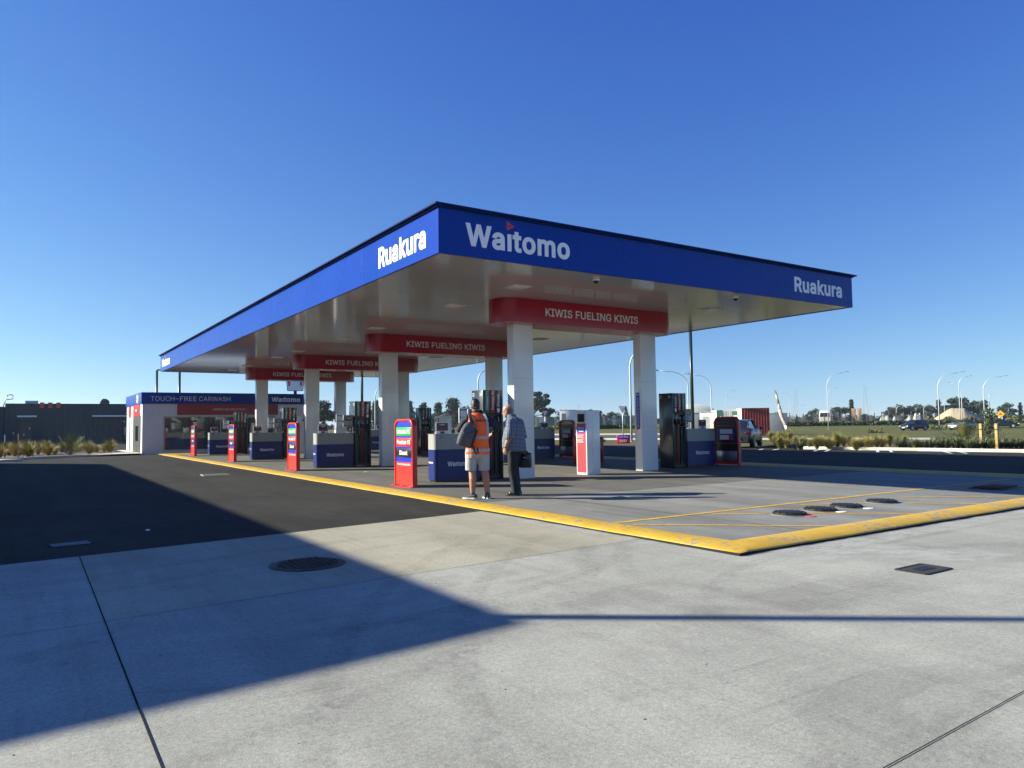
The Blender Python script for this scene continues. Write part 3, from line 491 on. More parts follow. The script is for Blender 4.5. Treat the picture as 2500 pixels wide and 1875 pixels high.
# yellow hatching of the tanker fill box
b = MB(); PZ = .0125
for p, q, wd in [((.45, -4.05), (11.9, -4.13), .09), ((.55, -4.31), (2.36, -6.0), .07), ((2.15, -4.22), (2.82, -4.66), .07), ((3.32, -5.03), (4.37, -5.98), .07),
                 ((4.14, -4.3), (5.15, -4.79), .07), ((5.60, -5.22), (6.34, -5.98), .07), ((6.4, -4.68), (8.17, -5.95), .07), ((8.4, -4.33), (9.9, -5.7), .07), ((10.45, -4.23), (12.2, -5.9), .07)]:
    strip(b, p, q, wd, PZ, PAINTY)
struct(b.build("road_markings"))
# parking bay marks near the white kerb and a painted arrow on the left car park
b = MB()
for p, q in [((22.62, 10.89), (23.9, 11.6)), ((22.91, 10.3), (24.2, 10.95)), ((22.92, 8.17), (24.89, 9.18)), ((22.92, 7.63), (24.7, 8.55)), ((23.49, 5.58), (25.2, 6.6)), ((23.77, 5.15), (25.5, 6.2)), ((23.84, 2.83), (25.6, 4.0)), ((24.13, 2.4), (25.9, 3.6))]:
    strip(b, p, q, .11, .005, PAINTW)
for p, q, wd in [((-7.4, 13.9), (-7.4, 15.6), .5), ((-8.6, 18.2), (-7.3, 18.1), .12), ((-8.6, 20.2), (-7.3, 20.1), .12), ((-8.6, 22.2), (-7.3, 22.1), .12), ((-8.6, 24.4), (-7.0, 24.3), .12)]: strip(b, p, q, wd, .005, PAINTW)
for i in range(12): strip(b, (-22+i*2.2, 66), (-21+i*2.2, 66), .3, .005, PAINTW)
struct(b.build("road_markings"))
# road to the north east, its verge kerbs
dv = Vector((.40, -.92)).normalized(); nv = Vector((.92, .40))
def along(p, s, o=0): q = Vector(p)+dv*s+nv*o; return (q.x, q.y)
A_ = (34.1, 33.4); B_ = (50.9, 55.7)
sheet("road", [along(A_, -60), along(A_, 18), along(B_, 12), along(B_, -60)], -.02, ROADM)
def kerb(name, pts, wd, z0, z1, m):
    b = MB()
    for p, q in zip(pts, pts[1:]):
        p = Vector((*p, 0)); q = Vector((*q, 0)); n = (q-p).cross(Vector((0, 0, 1))).normalized()*wd/2
        b.prism([p-n+Vector((0, 0, z0)), q-n+Vector((0, 0, z0)), q+n+Vector((0, 0, z0)), p+n+Vector((0, 0, z0))], (0, 0, z1-z0), m, .015)
    return struct(b.build(name))
kerb("road_kerb", [along(A_, -60), along(A_, 22)], .35, -.03, .13, KERBW)
kerb("road_kerb", [along(B_, -60), along(B_, 12)], .45, -.03, .14, KERBW)
# planting bed and white kerb on the right
WK = [(24.72, 9.9), (25.55, 5.0), (26.1, 1.3), (26.9, -5), (28, -14)]
kerb("parking_kerb", WK, .22, -.02, .13, KERBW)
sheet("planting_bed", [(24.85, 9.8), (25.65, 5), (26.2, 1.3), (27, -5), (28.1, -14), (40, -14), (37, 4), (36, 9), (34, 14), (29, 16), (27, 12.5)], .03, EARTH)
sheet("planting_bed", [(22.6, 23.6), (23.4, 20.2), (27, 19.4), (30, 22), (30, 27), (25, 28.5), (22.2, 28)], .03, EARTH)
sheet("footpath", [(36.2, 16), (37.6, 12), (39.0, 7), (41, 1.5), (44, -8), (46.5, -8), (43, 2), (41, 7.4), (39.6, 12), (38.2, 16.4)], .02, KERBW)
# bed on the left
sheet("planting_bed", [(-16, 30.0), (-6.1, 30.6), (-3.6, 32.0), (-1.5, 35.6), (-1.4, 44), (-16, 46)], .03, EARTH)
kerb("bed_kerb", [(-16, 29.9), (-6.1, 30.5), (-3.6, 31.9), (-1.4, 35.6)], .2, -.02, .12, KERBW)
sheet("footpath", [(-3.4, 31.7), (-.9, 31.9), (-.9, 40), (-1.35, 40), (-1.35, 35.5)], .10, KERBW)
kerb("traffic_island_kerb", [(-11, 28.6), (-7.2, 28.9), (-6.3, 28.2)], .5, -.02, .11, KERBW)

# stains with a shape of their own: tyre marks and pale lime washed along the kerb
def stain_mat(name, col, lo, hi, sc, amt):
    m, n, b, L = node_mat(name); tc = n.nodes.new("ShaderNodeTexCoord").outputs['Object']
    at_ = n.nodes.new("ShaderNodeAttribute"); at_.attribute_name = "fade"
    a = mixc(n, L, 'MULTIPLY', ramp(n, L, noise(n, L, tc, sc, 7, .7), [(lo, 0.), (hi, amt)]), at_.outputs['Color'], 1)
    L(a, b.inputs['Alpha']); b.inputs['Base Color'].default_value = (*col, 1); b.inputs['Roughness'].default_value = .9; b.inputs['Specular IOR Level'].default_value = .1
    return m
TYRE = stain_mat("tyre rubber mark", (.09, .09, .09), .4, .7, 14, .16); LIME = stain_mat("lime wash", (.56, .55, .52), .34, .66, 2.6, .6); DAMP = stain_mat("damp patch", (.20, .19, .18), .44, .58, 1.3, .18)
def ribbon(name, pts, wd, z, m):
    """soft edged flat band: five rows, faded at both edges and both ends"""
    me = bpy.data.meshes.new(name); V = []; F = []; C_ = []; n = len(pts)
    for i, p in enumerate(pts):
        p = Vector((*p, z)); a = Vector((*pts[max(0, i-1)], z)); c = Vector((*pts[min(n-1, i+1)], z)); d = (c-a).normalized(); s = Vector((-d.y, d.x, 0))
        e = min(1, i/2.5, (n-1-i)/2.5)
        for k, f in zip((-1, -.6, 0, .6, 1), (0, 1, 1, 1, 0)): V.append(p+s*wd*.5*k); C_.append(f*e)
    for i in range(n-1):
        for k in range(4): q = i*5+k; F.append((q, q+1, q+6, q+5))
    me.from_pydata(V, [], F); at_ = me.color_attributes.new("fade", 'FLOAT_COLOR', 'POINT')
    for i, c in enumerate(C_): at_.data[i].color = (c, c, c, 1)
    me.materials.append(m); o = bpy.data.objects.new(name, me); COL.objects.link(o); return struct(o)
def arc(p, q, bend, n=16):
    p, q = Vector(p), Vector(q); s = Vector((-(q-p).y, (q-p).x))
    return [tuple(p.lerp(q, u/n)+s*bend*4*(u/n)*(1-u/n)) for u in range(n+1)]
zz = .006
for p, q, bend, wd in [((-5.6, -9.9), (-.9, -3.4), .10, .20), ((-5.0, -10.3), (-.4, -4.0), .10, .20), ((-4.9, -6.9), (-1.0, -5.9), -.06, .22), ((-2.2, -8.0), (1.2, -6.9), .12, .2), ((-2.0, -6.6), (-.75, -5.0), .05, .24), ((-1.8, -6.9), (-.55, -5.4), .05, .24),
                       ((-7.2, -8.6), (-2.2, -6.5), -.08, .18), ((-7.4, -4.4), (-1.2, -3.1), .05, .2), ((-6.5, -4.9), (-.8, -3.8), .06, .2), ((-4.2, -9.9), (1.8, -9.0), -.05, .22), ((1.2, -7.4), (4.5, -9.6), .1, .25)]:
    ribbon("tyre_marks", arc(p, q, bend), wd, zz, TYRE); zz += .0004
ribbon("kerb_stain", [(-.32, y*.5) for y in range(-13, -2)], .42, zz, LIME)
ribbon("kerb_stain", [(x*.4-.3, -6.86) for x in range(0, 30)], .55, zz+.001, LIME)
ribbon("kerb_stain", arc((-.1, -6.9), (1.6, -8.6), .2), 1.0, zz+.002, LIME)
ribbon("damp_patch", arc((-5.2, -7.2), (-1.4, -7.7), .03), 1.2, zz+.003, DAMP)
ribbon("damp_patch", arc((-3.6, -8.8), (.4, -8.3), .1), .9, zz+.004, DAMP)
# ------------------------------------------------------------------ canopy
CW, CL, ZS, ZT = 12.729, 31.689, 4.456, 5.271
RY, RD = 3.519, 8.033                                # first column row and the row pitch
XL, XR, WX, WY, ZH = 3.92, 8.201, .595, .293, 3.855
canopy = thing("fuel_canopy", "large flat blue fascia canopy on white columns over the fuel pumps", "canopy", (0, 0, 0))
TRI = lambda o, X, Y, w, h: [Vector(o), Vector(o)+Vector(X)*w+Vector(Y)*h*.5, Vector(o)+Vector(Y)*h]
def logo(b, org, X, Y, wid, hei, m, mred=None, bold=.03):
    """the station's word mark: dotless i with a small red pointer over it"""
    b.text("Waıtomo", org, X, Y, wid, hei, m, bold)
    if mred:
        X = Vector(X); Y = Vector(Y); N = X.cross(Y)*.004
        o = Vector(org)+X*wid*.375+Y*hei*.93+N
        s = hei*.36
        b.poly(TRI(o, X, Y, s*1.15, s*1.2), mred)
        b.poly(TRI(o+X*s*.32+Y*s*.38+N*.5, X, Y, s*.36, s*.42), BLUE)
# fascia: two long and two short panels
b = MB()
T = .06
b.box(-T, 0, -T, CL+T, ZS-.012, ZT, BLUE)
SEAM = mat("fascia seam", (.0003, .018, .15), .5)
for k in range(1, 9): b.box(-T-.0015, -T+.001, k*3.52-.003, k*3.52+.003, ZS, ZT, SEAM)
fa1 = b.build("fascia", canopy)
b = MB(); b.text("Ruakura", (-T, 2.60, 4.63), (0, -1, 0), (0, 0, 1), 2.16, .44, WHITE, .03); b.build("lettering", fa1)
b = MB(); logo(b, (-T, 31.3, 4.64), (0, -1, 0), (0, 0, 1), 2.5, .42, WHITE, SIGNRED); b.build("lettering", fa1)
b = MB(); b.box(0, CW, -T, 0, ZS-.012, ZT, BLUE)
for k in range(1, 4): b.box(k*3.18-.003, k*3.18+.003, -T-.0015, -T+.001, ZS, ZT, SEAM)
fa2 = b.build("fascia", canopy)
b = MB(); logo(b, (.50, -T, 4.64), (1, 0, 0), (0, 0, 1), 2.42, .43, GREYL, FRAMERED); b.build("lettering", fa2)
b = MB(); b.text("Ruakura", (10.22, -T, 4.66), (1, 0, 0), (0, 0, 1), 2.08, .39, GREYL, .03); b.build("lettering", fa2)
b = MB(); b.box(CW, CW+T, -T, CL+T, ZS-.012, ZT, BLUE); b.build("fascia", canopy)
b = MB(); b.box(0, CW, CL, CL+T, ZS-.012, ZT, BLUE); b.build("fascia", canopy)
# roof sheet with its capping flange
ROOFC = mat("roof cap navy", (.003, .016, .10), .6, spec=.06)
b = MB(); b.box(-.16, CW+.16, -.16, CL+.16, ZT+.03, ZT+.068, ROOFC, .008)
b.box(-.10, CW+.10, -.10, CL+.10, ZT, ZT+.03, ROOFC); b.build("roof", canopy)
# soffit: long interlocking panels with a fine reveal between them
b = MB(); n_ = 42
pw = CL/n_
for i in range(n_): b.box(.0, CW, i*pw+.006, (i+1)*pw, ZS, ZS+.03, SOFFIT)
b.box(0, CW, 0, CL, ZS+.031, ZS+.05, MGREY)
so_ = b.build("soffit", canopy)
for xx in (3.08, 9.47):
    for i in range(4):
        for oy in (-1.46, 1.50):
            y = RY+.0+i*RD+oy
            b = MB(); b.box(xx-.25, xx+.25, y-.25, y+.25, ZS-.014, ZS-.001, WHITEP, .004); b.box(xx-.19, xx+.19, y-.19, y+.19, ZS-.03, ZS-.014, LAMP, .008); b.build("downlight", so_)
            for dx in (-1.9,):
                pass
for xx in (4.02, 8.54):
    b = MB(); b.tube([(xx, .44, ZS), (xx, .44, ZS-.045)], [.09, .085], WHITEP, 14); b.ell((xx, .44, ZS-.045), .06, .06, .06, SCREEN); b.build("camera_dome", so_)
# columns, four rows of two
def column(x, y, strip_):
    b = MB(); b.box(x, x+WX, y, y+WY, .004, ZH+.02, WHITEP, .012, 2)
    for z in (1.25, 2.5): b.box(x-.001, x+WX+.001, y-.001, y+WY+.001, z, z+.006, LGREY)
    c = b.build("column", canopy)
    if strip_:
        b = MB(); b.box(x-.006, x-.001, y+.075, y+.215, 1.17, 2.20, SIGNBLUE); b.box(x-.008, x-.0055, y+.075, y+.215, 1.17, 1.24, SIGNRED)
        b.box(x-.008, x-.006, y+.09, y+.2, 2.13, 2.15, GREYL)
        for k in range(9):
            z = 2.03-k*.092
            b.prism([(x-.0065, y+.145-.026, z), (x-.0065, y+.145, z+.03), (x-.0065, y+.145+.026, z), (x-.0065, y+.145, z-.03)], (-.002, 0, 0), GREYL)
            b.prism([(x-.009, y+.145-.014, z), (x-.009, y+.145, z+.017), (x-.009, y+.145+.014, z), (x-.009, y+.145, z-.017)], (-.001, 0, 0), SIGNBLUE)
            b.box(x-.008, x-.006, y+.10, y+.19, z-.045, z-.039, GREYL)
        b.build("notice_strip", c)
for i in range(4):
    y = RY+i*RD
    column(XL, y, False); column(XR, y, True)
    # red header with rounded ends
    r = .46; x0, x1, y0, y1 = 3.833-r+.03, 8.844+r-.03, y-.333, y+.626; r = .44
    pts = []
    for cx, cy, a0 in ((x1-r, y0+r, -90), (x1-r, y1-r, 0), (x0+r, y1-r, 90), (x0+r, y0+r, 180)):
        for k in range(11): a = radians(a0+k*9); pts.append((cx+r*cos(a), cy+r*sin(a)))
    t = bmesh.new(); lo = [t.verts.new((p[0], p[1], ZH)) for p in pts]; hi = [t.verts.new((p[0], p[1], ZS-.001)) for p in pts]
    N = len(pts)
    for k in range(N):
        f = t.faces.new((lo[k], lo[(k+1) % N], hi[(k+1) % N], hi[k]))
    b = MB(); b.merge(t, RED, None, True)
    b.poly([(p[0], p[1], ZH) for p in pts][::-1], RED)
    h = b.build("header", canopy)
    b = MB(); b.text("KIWIS FUELING KIWIS", (4.68, y0, 4.055), (1, 0, 0), (0, 0, 1), 3.14, .205, GREYL, .012); b.build("lettering", h)

# ------------------------------------------------------------------ dispensers
ORD = ["nearest", "second nearest", "third", "farthest"]
SIDE = {1: "left", -1: "right"}
def P(b, x0, x1, y0, y1, z0, z1, m, s, **k):
    b.box(min(x0*s, x1*s), max(x0*s, x1*s), y0, y1, z0, z1, m, **k)
def make_pump(s, n1, n2):
    """front face towards -Y at y=0, s=+1: terminal on the -X side, s=-1 mirrored; x from 0 to .58"""
    W, D, Hh = .58, .54, 2.21
    t = thing("fuel_dispenser", "x", "fuel pump")
    b = MB()
    P(b, .012, W-.012, .10, D-.10, .03, Hh-.012, PUMPB, s, bev=.012)
    P(b, .0, .05, 0, D, .0, Hh-.002, PUMPB, s, bev=.01); P(b, W-.05, W, 0, D, .0, Hh-.002, PUMPB, s, bev=.01)
    P(b, .05, W-.05, .01, D-.01, 1.62, Hh-.006, PUMPB, s, bev=.006)
    P(b, .05, W-.05, .02, D-.02, .03, .12, BLACK, s)
    for zz in (1.2, 1.58): P(b, .05, W-.05, .03, D-.03, zz, zz+.03, BLACK, s)
    bd = b.build("body", t)
    xd = -1 if True else 1
    b = MB()
    X0 = 0 if s == 1 else -W
    for n, y in ((n1, D-.09), (n2, .10)):
        b.text(n, (X0, y+.05, Hh-.15), (0, -1, 0), (0, 0, 1), .085 if len(n) == 2 else .04, .085, WHITE, .008)
    b.build("pump_number", bd)
    for k, (nm, m, lab) in enumerate((("Unleaded 91", DGREEN, "dark green unleaded stripe"), ("Premium 95", DRED, "dark red premium stripe"), ("Diesel", DGREY, "dark grey diesel stripe"))):
        cx = (.115+k*.165)*s
        for fy, sg in ((0, 1), (D, -1)):
            b = MB(); w = .062
            ya, yb = (fy-.006, fy+.012) if sg == 1 else (fy-.012, fy+.006)
            b.box(cx-w, cx+w, ya, yb, 1.63, Hh-.01, m, .005)
            o = b.build("fuel_stripe", t); o['label'] = lab
            if sg == 1:
                b = MB(); hh = .46 if k < 2 else .30
                b.text(nm, (cx+.032, ya, 1.72 if k < 2 else 1.80), (0, 0, 1), (-1, 0, 0), hh, .068, GREYL, .012)
                if k == 2: b.box(cx-.035, cx+.035, ya-.004, ya-.001, 1.655, 1.75, GREYL)
                b.build("lettering", o)
            # channel below: coloured back strip, nozzle, hose
            b = MB(); yb0 = fy+.075*sg
            b.box(cx-.055, cx+.055, min(yb0, yb0+.02*sg), max(yb0, yb0+.02*sg), .03, 1.17, (DGREEN, DRED, DGREY)[k], .004)
            b.build("channel_panel", t)
            if sg == 1:
                nm_ = (DGREEN, DRED, BLACK)[k]
                b = MB()
                b.box(cx-.028, cx+.028, -.03, .07, 1.30, 1.44, nm_, .012)
                b.tube([(cx, -.015, 1.42), (cx, -.01, 1.49), (cx+.012, .03, 1.57)], [.018, .014, .011], STEEL, 8)
                b.tube([(cx, -.02, 1.42), (cx, -.065, 1.37), (cx, -.05, 1.27), (cx, -.01, 1.25)], .011, BLACK, 6)
                b.tube([(cx, 0, 1.31), (cx-.005, -.03, 1.22), (cx, -.03, 1.17)], [.022, .02, .017], BLACK, 8)
                b.build("nozzle", t)
                b = MB(); e = .05*(1 if k != 1 else -1)*s
                pts = []
                for q in range(15):
                    u = q/14
                    pts.append((cx+e*sin(u*pi)*1.2+ (.02 if u > .5 else 0), -.035+.01*sin(u*9), 1.17-1.08*sin(u*pi)*(1-.12*u) if u < .5 else .09+1.5*(u-.5)*2*.62))
                b.tube(pts, .0125, RUBBER, 7); b.build("hose", t)
    # payment terminal and notice board on the outer side
    b = MB(); P(b, -.37, -.03, .10, .28, 1.34, 1.74, MGREY, s, bev=.012); P(b, -.05, .02, .14, .30, 1.40, 1.66, DGREY, s)
    te = b.build("payment_terminal", t)
    b = MB(); P(b, -.32, -.09, .092, .102, 1.55, 1.70, SCREEN, s); P(b, -.24, -.11, .088, .094, 1.60, 1.66, MGREY, s); b.build("screen", te)
    b = MB(); P(b, -.33, -.07, .094, .104, 1.41, 1.52, LGREY, s)
    for q in range(3): P(b, -.32+q*.085, -.26+q*.085, .085, .096, 1.375, 1.40, (DGREY, SIGNRED, DGREY)[q], s)
    for r_ in range(3):
        for q in range(3): P(b, -.20+q*.03, -.18+q*.03, .088, .096, 1.43+r_*.028, 1.445+r_*.028, DGREY, s)
    b.build("keypad", te)
    if s == 1:
        b = MB(); b.box(-.62, -.385, .10, .125, 1.33, 1.76, WHITE, .006); b.box(-.60, -.405, .094, .1, 1.35, 1.74, PURPLE); b.box(-.395, -.36, .12, .16, 1.5, 1.56, DGREY)
        nb = b.build("notice_board", t)
        b = MB(); b.box(-.588, -.417, .088, .0935, 1.55, 1.695, PAPER); b.box(-.588, -.417, .088, .0935, 1.365, 1.515, PAPER)
        for z in (1.705, 1.525): b.box(-.57, -.44, .088, .0925, z, z+.012, PAPER)
        for z in (1.58, 1.61, 1.64, 1.67, 1.40, 1.43): b.box(-.575, -.44, .0865, .0878, z, z+.006, LGREY)
        b.box(-.46, -.43, .0865, .0878, 1.38, 1.41, SIGNRED)
        b.build("notice_paper", nb)
    b = MB(); P(b, -.22, -.05, .12, .26, 1.18, 1.335, BLACK, s, bev=.01); P(b, -.16, -.10, .105, .125, 1.21, 1.30, WHITE, s); b.build("receipt_holder", t)
    return t

def make_cabinet(s, num):
    """tank cabinet next to a pump, x from 0 (outer, rounded end) to 1.27"""
    W, D = 1.27, .44
    t = thing("pump_cabinet", "x", "cabinet")
    def plan(r, e=0):
        pts = []
        for cx, cy, a0 in ((r-e, r-e, 180), (W+e, -e, None), (W+e, D+e, None), (r-e, D-r+e, 90)):
            if a0 is None: pts.append((cx*s, cy)); continue
            for k in range(7): a = radians(a0+k*15); pts.append(((cx+r*cos(a))*s, cy+r*sin(a)))
        return pts if s == 1 else pts[::-1]
    def slab(b, z0, z1, m, r, e=0):
        pts = plan(r, e); n = len(pts); t_ = bmesh.new()
        lo = [t_.verts.new((*p, z0)) for p in pts]; hi = [t_.verts.new((*p, z1)) for p in pts]
        for k in range(n): t_.faces.new((lo[k], lo[(k+1) % n], hi[(k+1) % n], hi[k]))
        t_.faces.new(hi)
        b.merge(t_, m, None, False)
    b = MB(); slab(b, .0, .06, BLACK, .11, -.03); b.build("plinth", t)
    b = MB(); slab(b, .055, .77, BLUE2, .11); lo = b.build("lower_panel", t); lo['label'] = "blue lower panel"
    b = MB(); slab(b, .77, 1.13, CABG, .11, -.001)
    slab(b, 1.13, 1.142, MGREY, .11, .008); up = b.build("upper_panel", t); up['label'] = "pale grey upper panel"
    b = MB()
    xa = .33 if s == 1 else -.93
    logo(b, (xa, 0, .365), (1, 0, 0), (0, 0, 1), .60, .115, GREYL, None, .02)
    if s == 1: b.build("lettering", lo); b = MB(); logo(b, (0, .33, .44), (0, -1, 0), (0, 0, 1), .22, .05, WHITE, None, .02)
    b.build("lettering", lo)
    b = MB(); b.text(num, (.12 if s == 1 else -.2, 0, 1.04), (1, 0, 0), (0, 0, 1), .085, .075, DGREY, .0); b.build("pump_number", up)
    return t

ADM = mat("flyer dark maroon", (.055, .018, .028), .4, var=.5, vs_=14)
def make_flyer():
    t = thing("flyer_stand", "x", "flyer")
    b = MB(); b.box(0, .335, 0, .012, 0, .275, WHITE, .004); b.box(.05, .285, -.03, .07, -.001, .008, MGREY); b.build("holder", t)
    b = MB(); b.box(.012, .323, -.004, .0, .075, .262, ADM)
    b.box(.012, .10, -.004, 0, .012, .072, PAPER); b.box(.235, .323, -.004, 0, .012, .072, PAPER)
    b.box(.11, .225, -.004, 0, .012, .06, DGREY)
    b.prism([(.06, -.004, .11), (.11, -.004, .125), (.15, -.004, .15), (.20, -.004, .15), (.25, -.004, .122), (.30, -.004, .11), (.28, -.004, .095), (.08, -.004, .095)], (0, -.002, 0), DRED)
    for z, w0 in ((.225, .16), (.205, .10)): b.box(.17-w0/2, .17+w0/2, -.006, -.003, z, z+.010, GREYL)
    b.build("printed_page", t)
    return t

def make_station(s):
    """red arched price sign; prices face -X (s=1) and the shelves face the pumps"""
    Wd, Hh, Th = .95, 1.5, .12
    t = thing("price_sign", "x", "price sign")
    r = .20; h = Wd/2
    def arch(e, z0=0):
        pts = [(-h+e, z0), (h-e, z0)]
        hh = h-e; top = Hh-e; rr = r-e*.5
        for k in range(9): a = radians(k*11.25); pts.append((hh-rr+rr*cos(a), top-rr+rr*sin(a)))
        for k in range(9): a = radians(90+k*11.25); pts.append((-hh+rr+rr*cos(a), top-rr+rr*sin(a)))
        return pts
    # frame: ring
    o, i_ = arch(0), arch(.055, .0)
    b = MB(); n = len(o)
    def ring(x, A): return [b.bm.verts.new((x, p[0], p[1])) for p in A]
    xa, xb = 0, Th
    oa, ob, ia, ib = ring(xa, o), ring(xb, o), ring(xa, i_), ring(xb, i_)
    mi_ = b.mi(FRAMERED)
    fs = []
    for k in range(n):
        q = (k+1) % n
        if k == 0: continue
        fs += [b.bm.faces.new((oa[k], oa[q], ob[q], ob[k])), b.bm.faces.new((ia[q], ia[k], ib[k], ib[q])), b.bm.faces.new((oa[q], oa[k], ia[k], ia[q])), b.bm.faces.new((ob[k], ob[q], ib[q], ib[k]))]
    bmesh.ops.recalc_face_normals(b.bm, faces=fs)
    bmesh.ops.bevel(b.bm, geom=[e for e in b.bm.edges if len(e.link_faces) == 2 and abs(e.verts[0].co.x-e.verts[1].co.x) < 1e-5], offset=.012, segments=2, affect='EDGES', profile=.5)
    for f in b.bm.faces: f.smooth = True
    b.box(0.0, Th, -h-.02, h+.02, .0, .012, FRAMERED)
    for yy in (-h+.04, h-.04, 0): b.tube([(-.045, yy, .01), (-.045, yy, .035)], .014, STEEL, 6)
    b.box(-.08, 0, -h-.05, h+.05, .0, .008, FRAMERED)
    b.build("frame", t)
    # outer face: blue top, price tiles, red foot
    A = arch(.05, .54); b = MB()
    b.prism([(.02, p[0], p[1]) for p in A], (.05, 0, 0), SIGNBLUE); b.prism([(.018, -h+.05, .03), (.018, h-.05, .03), (.018, h-.05, .54), (.018, -h+.05, .54)], (.05, 0, 0), SIGNRED)
    face = b.build("sign_face", t)
    for nm, m, z, lab in (("Unleaded 91", GREEN, 1.12, "green unleaded tile"), ("Premium 95", SIGNRED, .885, "red premium tile"), ("Diesel", BLACK, .65, "black diesel tile")):
        b = MB(); b.box(.010, .019, -h+.085, h-.085, z, z+.195, m, .003)
        ti = b.build("price_tile", t); ti['label'] = lab
        b = MB(); wd = .66 if nm != "Diesel" else .40
        b.text(nm, (.010, wd/2, z+.05), (0, -1, 0), (0, 0, 1), wd, .10, WHITE, .02); b.build("lettering", ti)
    b = MB(); b.text("KIWIS FUELING KIWIS", (.018, .33, .47), (0, -1, 0), (0, 0, 1), .66, .042, WHITE, .015); b.build("lettering", face)
    # inner face: back plate, shelves, notices, bin panel
    b = MB(); b.box(.072, .09, -h+.05, h-.05, .1, 1.32, BLACK)
    b.prism([(.072, p[0], p[1]) for p in arch(.056, 1.2)], (.012, 0, 0), PUMPB); b.build("back_panel", t)
    b = MB()
    for z in (1.20, .66, .10): b.box(.088, Th-.006, -h+.055, h-.055, z, z+.03, FRAMERED, .005)
    b.build("shelf", t)
    b = MB(); b.box(.092, .098, -.33, .33, .74, 1.17, PUMPB)
    b.box(.098, .101, -.30, .30, .77, 1.15, SIGNBLUE)
    b.box(.101, .104, -.24, .24, .97, 1.11, PAPER); b.box(.101, .104, -.24, .10, .79, .93, PAPER); b.box(.101, .104, .11, .24, .79, .86, SIGNRED); b.box(.101, .104, .11, .24, .865, .93, SIGNRED)
    b.build("notice_panel", t)
    b = MB(); b.box(.092, .112, -h+.09, h-.09, .15, .44, STEEL, .006); b.build("bin_door", t)
    return t

NUM = {(1, 0): ("13", "14"), (-1, 0): ("15", "16"), (1, 1): ("9", "10"), (-1, 1): ("11", "12"), (1, 2): ("5", "6"), (-1, 2): ("7", "8"), (1, 3): ("1", "2"), (-1, 3): ("3", "4")}
EY = [3.88, 12.05, 20.2, 28.35]
PXL = [3.235, 3.15, 3.14, 3.08]; PXR = [9.67, 9.64, 9.62, 9.62]
flyer0 = None
for i in range(4):
    for s in (1, -1):
        n1, n2 = NUM[(s, i)]; sd = SIDE[s]; y = EY[i]-(.08 if s == -1 else 0)
        px = PXL[i] if s == 1 else PXR[i]+.58+.02
        p = make_pump(s, n1, n2); p.location = (px, y, .008); p['group'] = "fuel dispensers under the canopy"
        p['label'] = f"black three hose fuel pump numbered {n1} and {n2}, left of its white column" if s == 1 else f"black three hose fuel pump numbered {n1} and {n2}, right of its white column"
        c = make_cabinet(s, n2); c['group'] = "blue and grey pump cabinets"
        cx = px-1.30 if s == 1 else px+1.36
        c.location = (cx, y+.06, .008)
        c['label'] = f"blue and pale grey cabinet beside fuel pump {n1} and {n2}"
        fl = make_flyer(); fl['group'] = "flyer stands on the pump cabinets"
        fl['label'] = f"small maroon flyer stand on top of the cabinet beside pump {n1} and {n2}"
        fl.location = (cx+(.10 if s == 1 else -.62), y+.2, .008+1.143)
SY = [3.42, 11.56, 19.65, 27.75]
st0 = make_station(1)
for i in range(4):
    o = st0 if i == 0 else copy_tree(st0)
    o.location = (.86, SY[i], .008); o['group'] = "red arched price signs"
    o['label'] = f"red and blue arched price sign by the yellow kerb, {['largest and nearest', 'left of cabinet 10', 'left of cabinet 6', 'farthest, before the carwash window'][i]}"
for i in range(4):
    o = copy_tree(st0); o.location = (12.02, [3.72, 11.75, 19.8, 27.8][i], .008); o.rotation_euler = (0, 0, pi); o['group'] = "red arched price signs"
    o['label'] = f"dark red arched unit with open shelves right of the cabinet numbered {NUM[(-1, i)][1]}"
# payment kiosks between the columns
def make_kiosk():
    t = thing("payment_kiosk", "x", "payment kiosk")
    b = MB(); b.box(0, .45, 0, .44, .0, 1.69, WHITEP, .012); b.box(.20, .205, -.001, .44, .01, 1.69, LGREY); b.box(-.004, .0, .02, .42, .02, 1.67, WHITE, .003); b.box(.28, .36, -.003, 0, 1.62, 1.635, MGREY); b.build("case", t)
    b = MB(); b.box(-.012, -.004, .08, .36, 1.38, 1.60, BLACK, .01); b.box(-.016, -.012, .11, .33, 1.40, 1.58, SCREEN); b.build("screen", t)
    b = MB(); b.box(-.010, -.004, .04, .40, .06, 1.10, KIOSKRED); b.box(-.010, -.004, .04, .40, 1.10, 1.27, SIGNBLUE); b.box(-.010, -.004, .04, .40, 1.27, 1.35, FRAMERED)
    fp = b.build("front_panel", t)
    b = MB(); logo(b, (-.010, .36, 1.20), (0, -1, 0), (0, 0, 1), .28, .055, WHITE, None, .02)
    b.box(-.013, -.010, .12, .32, 1.135, 1.15, WHITE)
    for k in range(8): b.box(-.013, -.010, .10+.03*((k*7) % 3), .38, 1.045-k*.026-(.02 if k > 3 else 0), 1.052-k*.026-(.02 if k > 3 else 0), GREYL)
    b.build("lettering", fp)
    return t
k0 = make_kiosk()
for i, y in enumerate((3.36, 11.45, 19.5, 27.5)):
    o = k0 if i == 0 else copy_tree(k0); o.location = (6.08, y, .008); o['group'] = "payment kiosks between the columns"
    o['label'] = ["white payment kiosk with red front, alone between the two nearest columns", "white payment kiosk seen behind the cabinet numbered 14", "third white payment kiosk under the third red header", "white payment kiosk in the farthest pump row"][i]
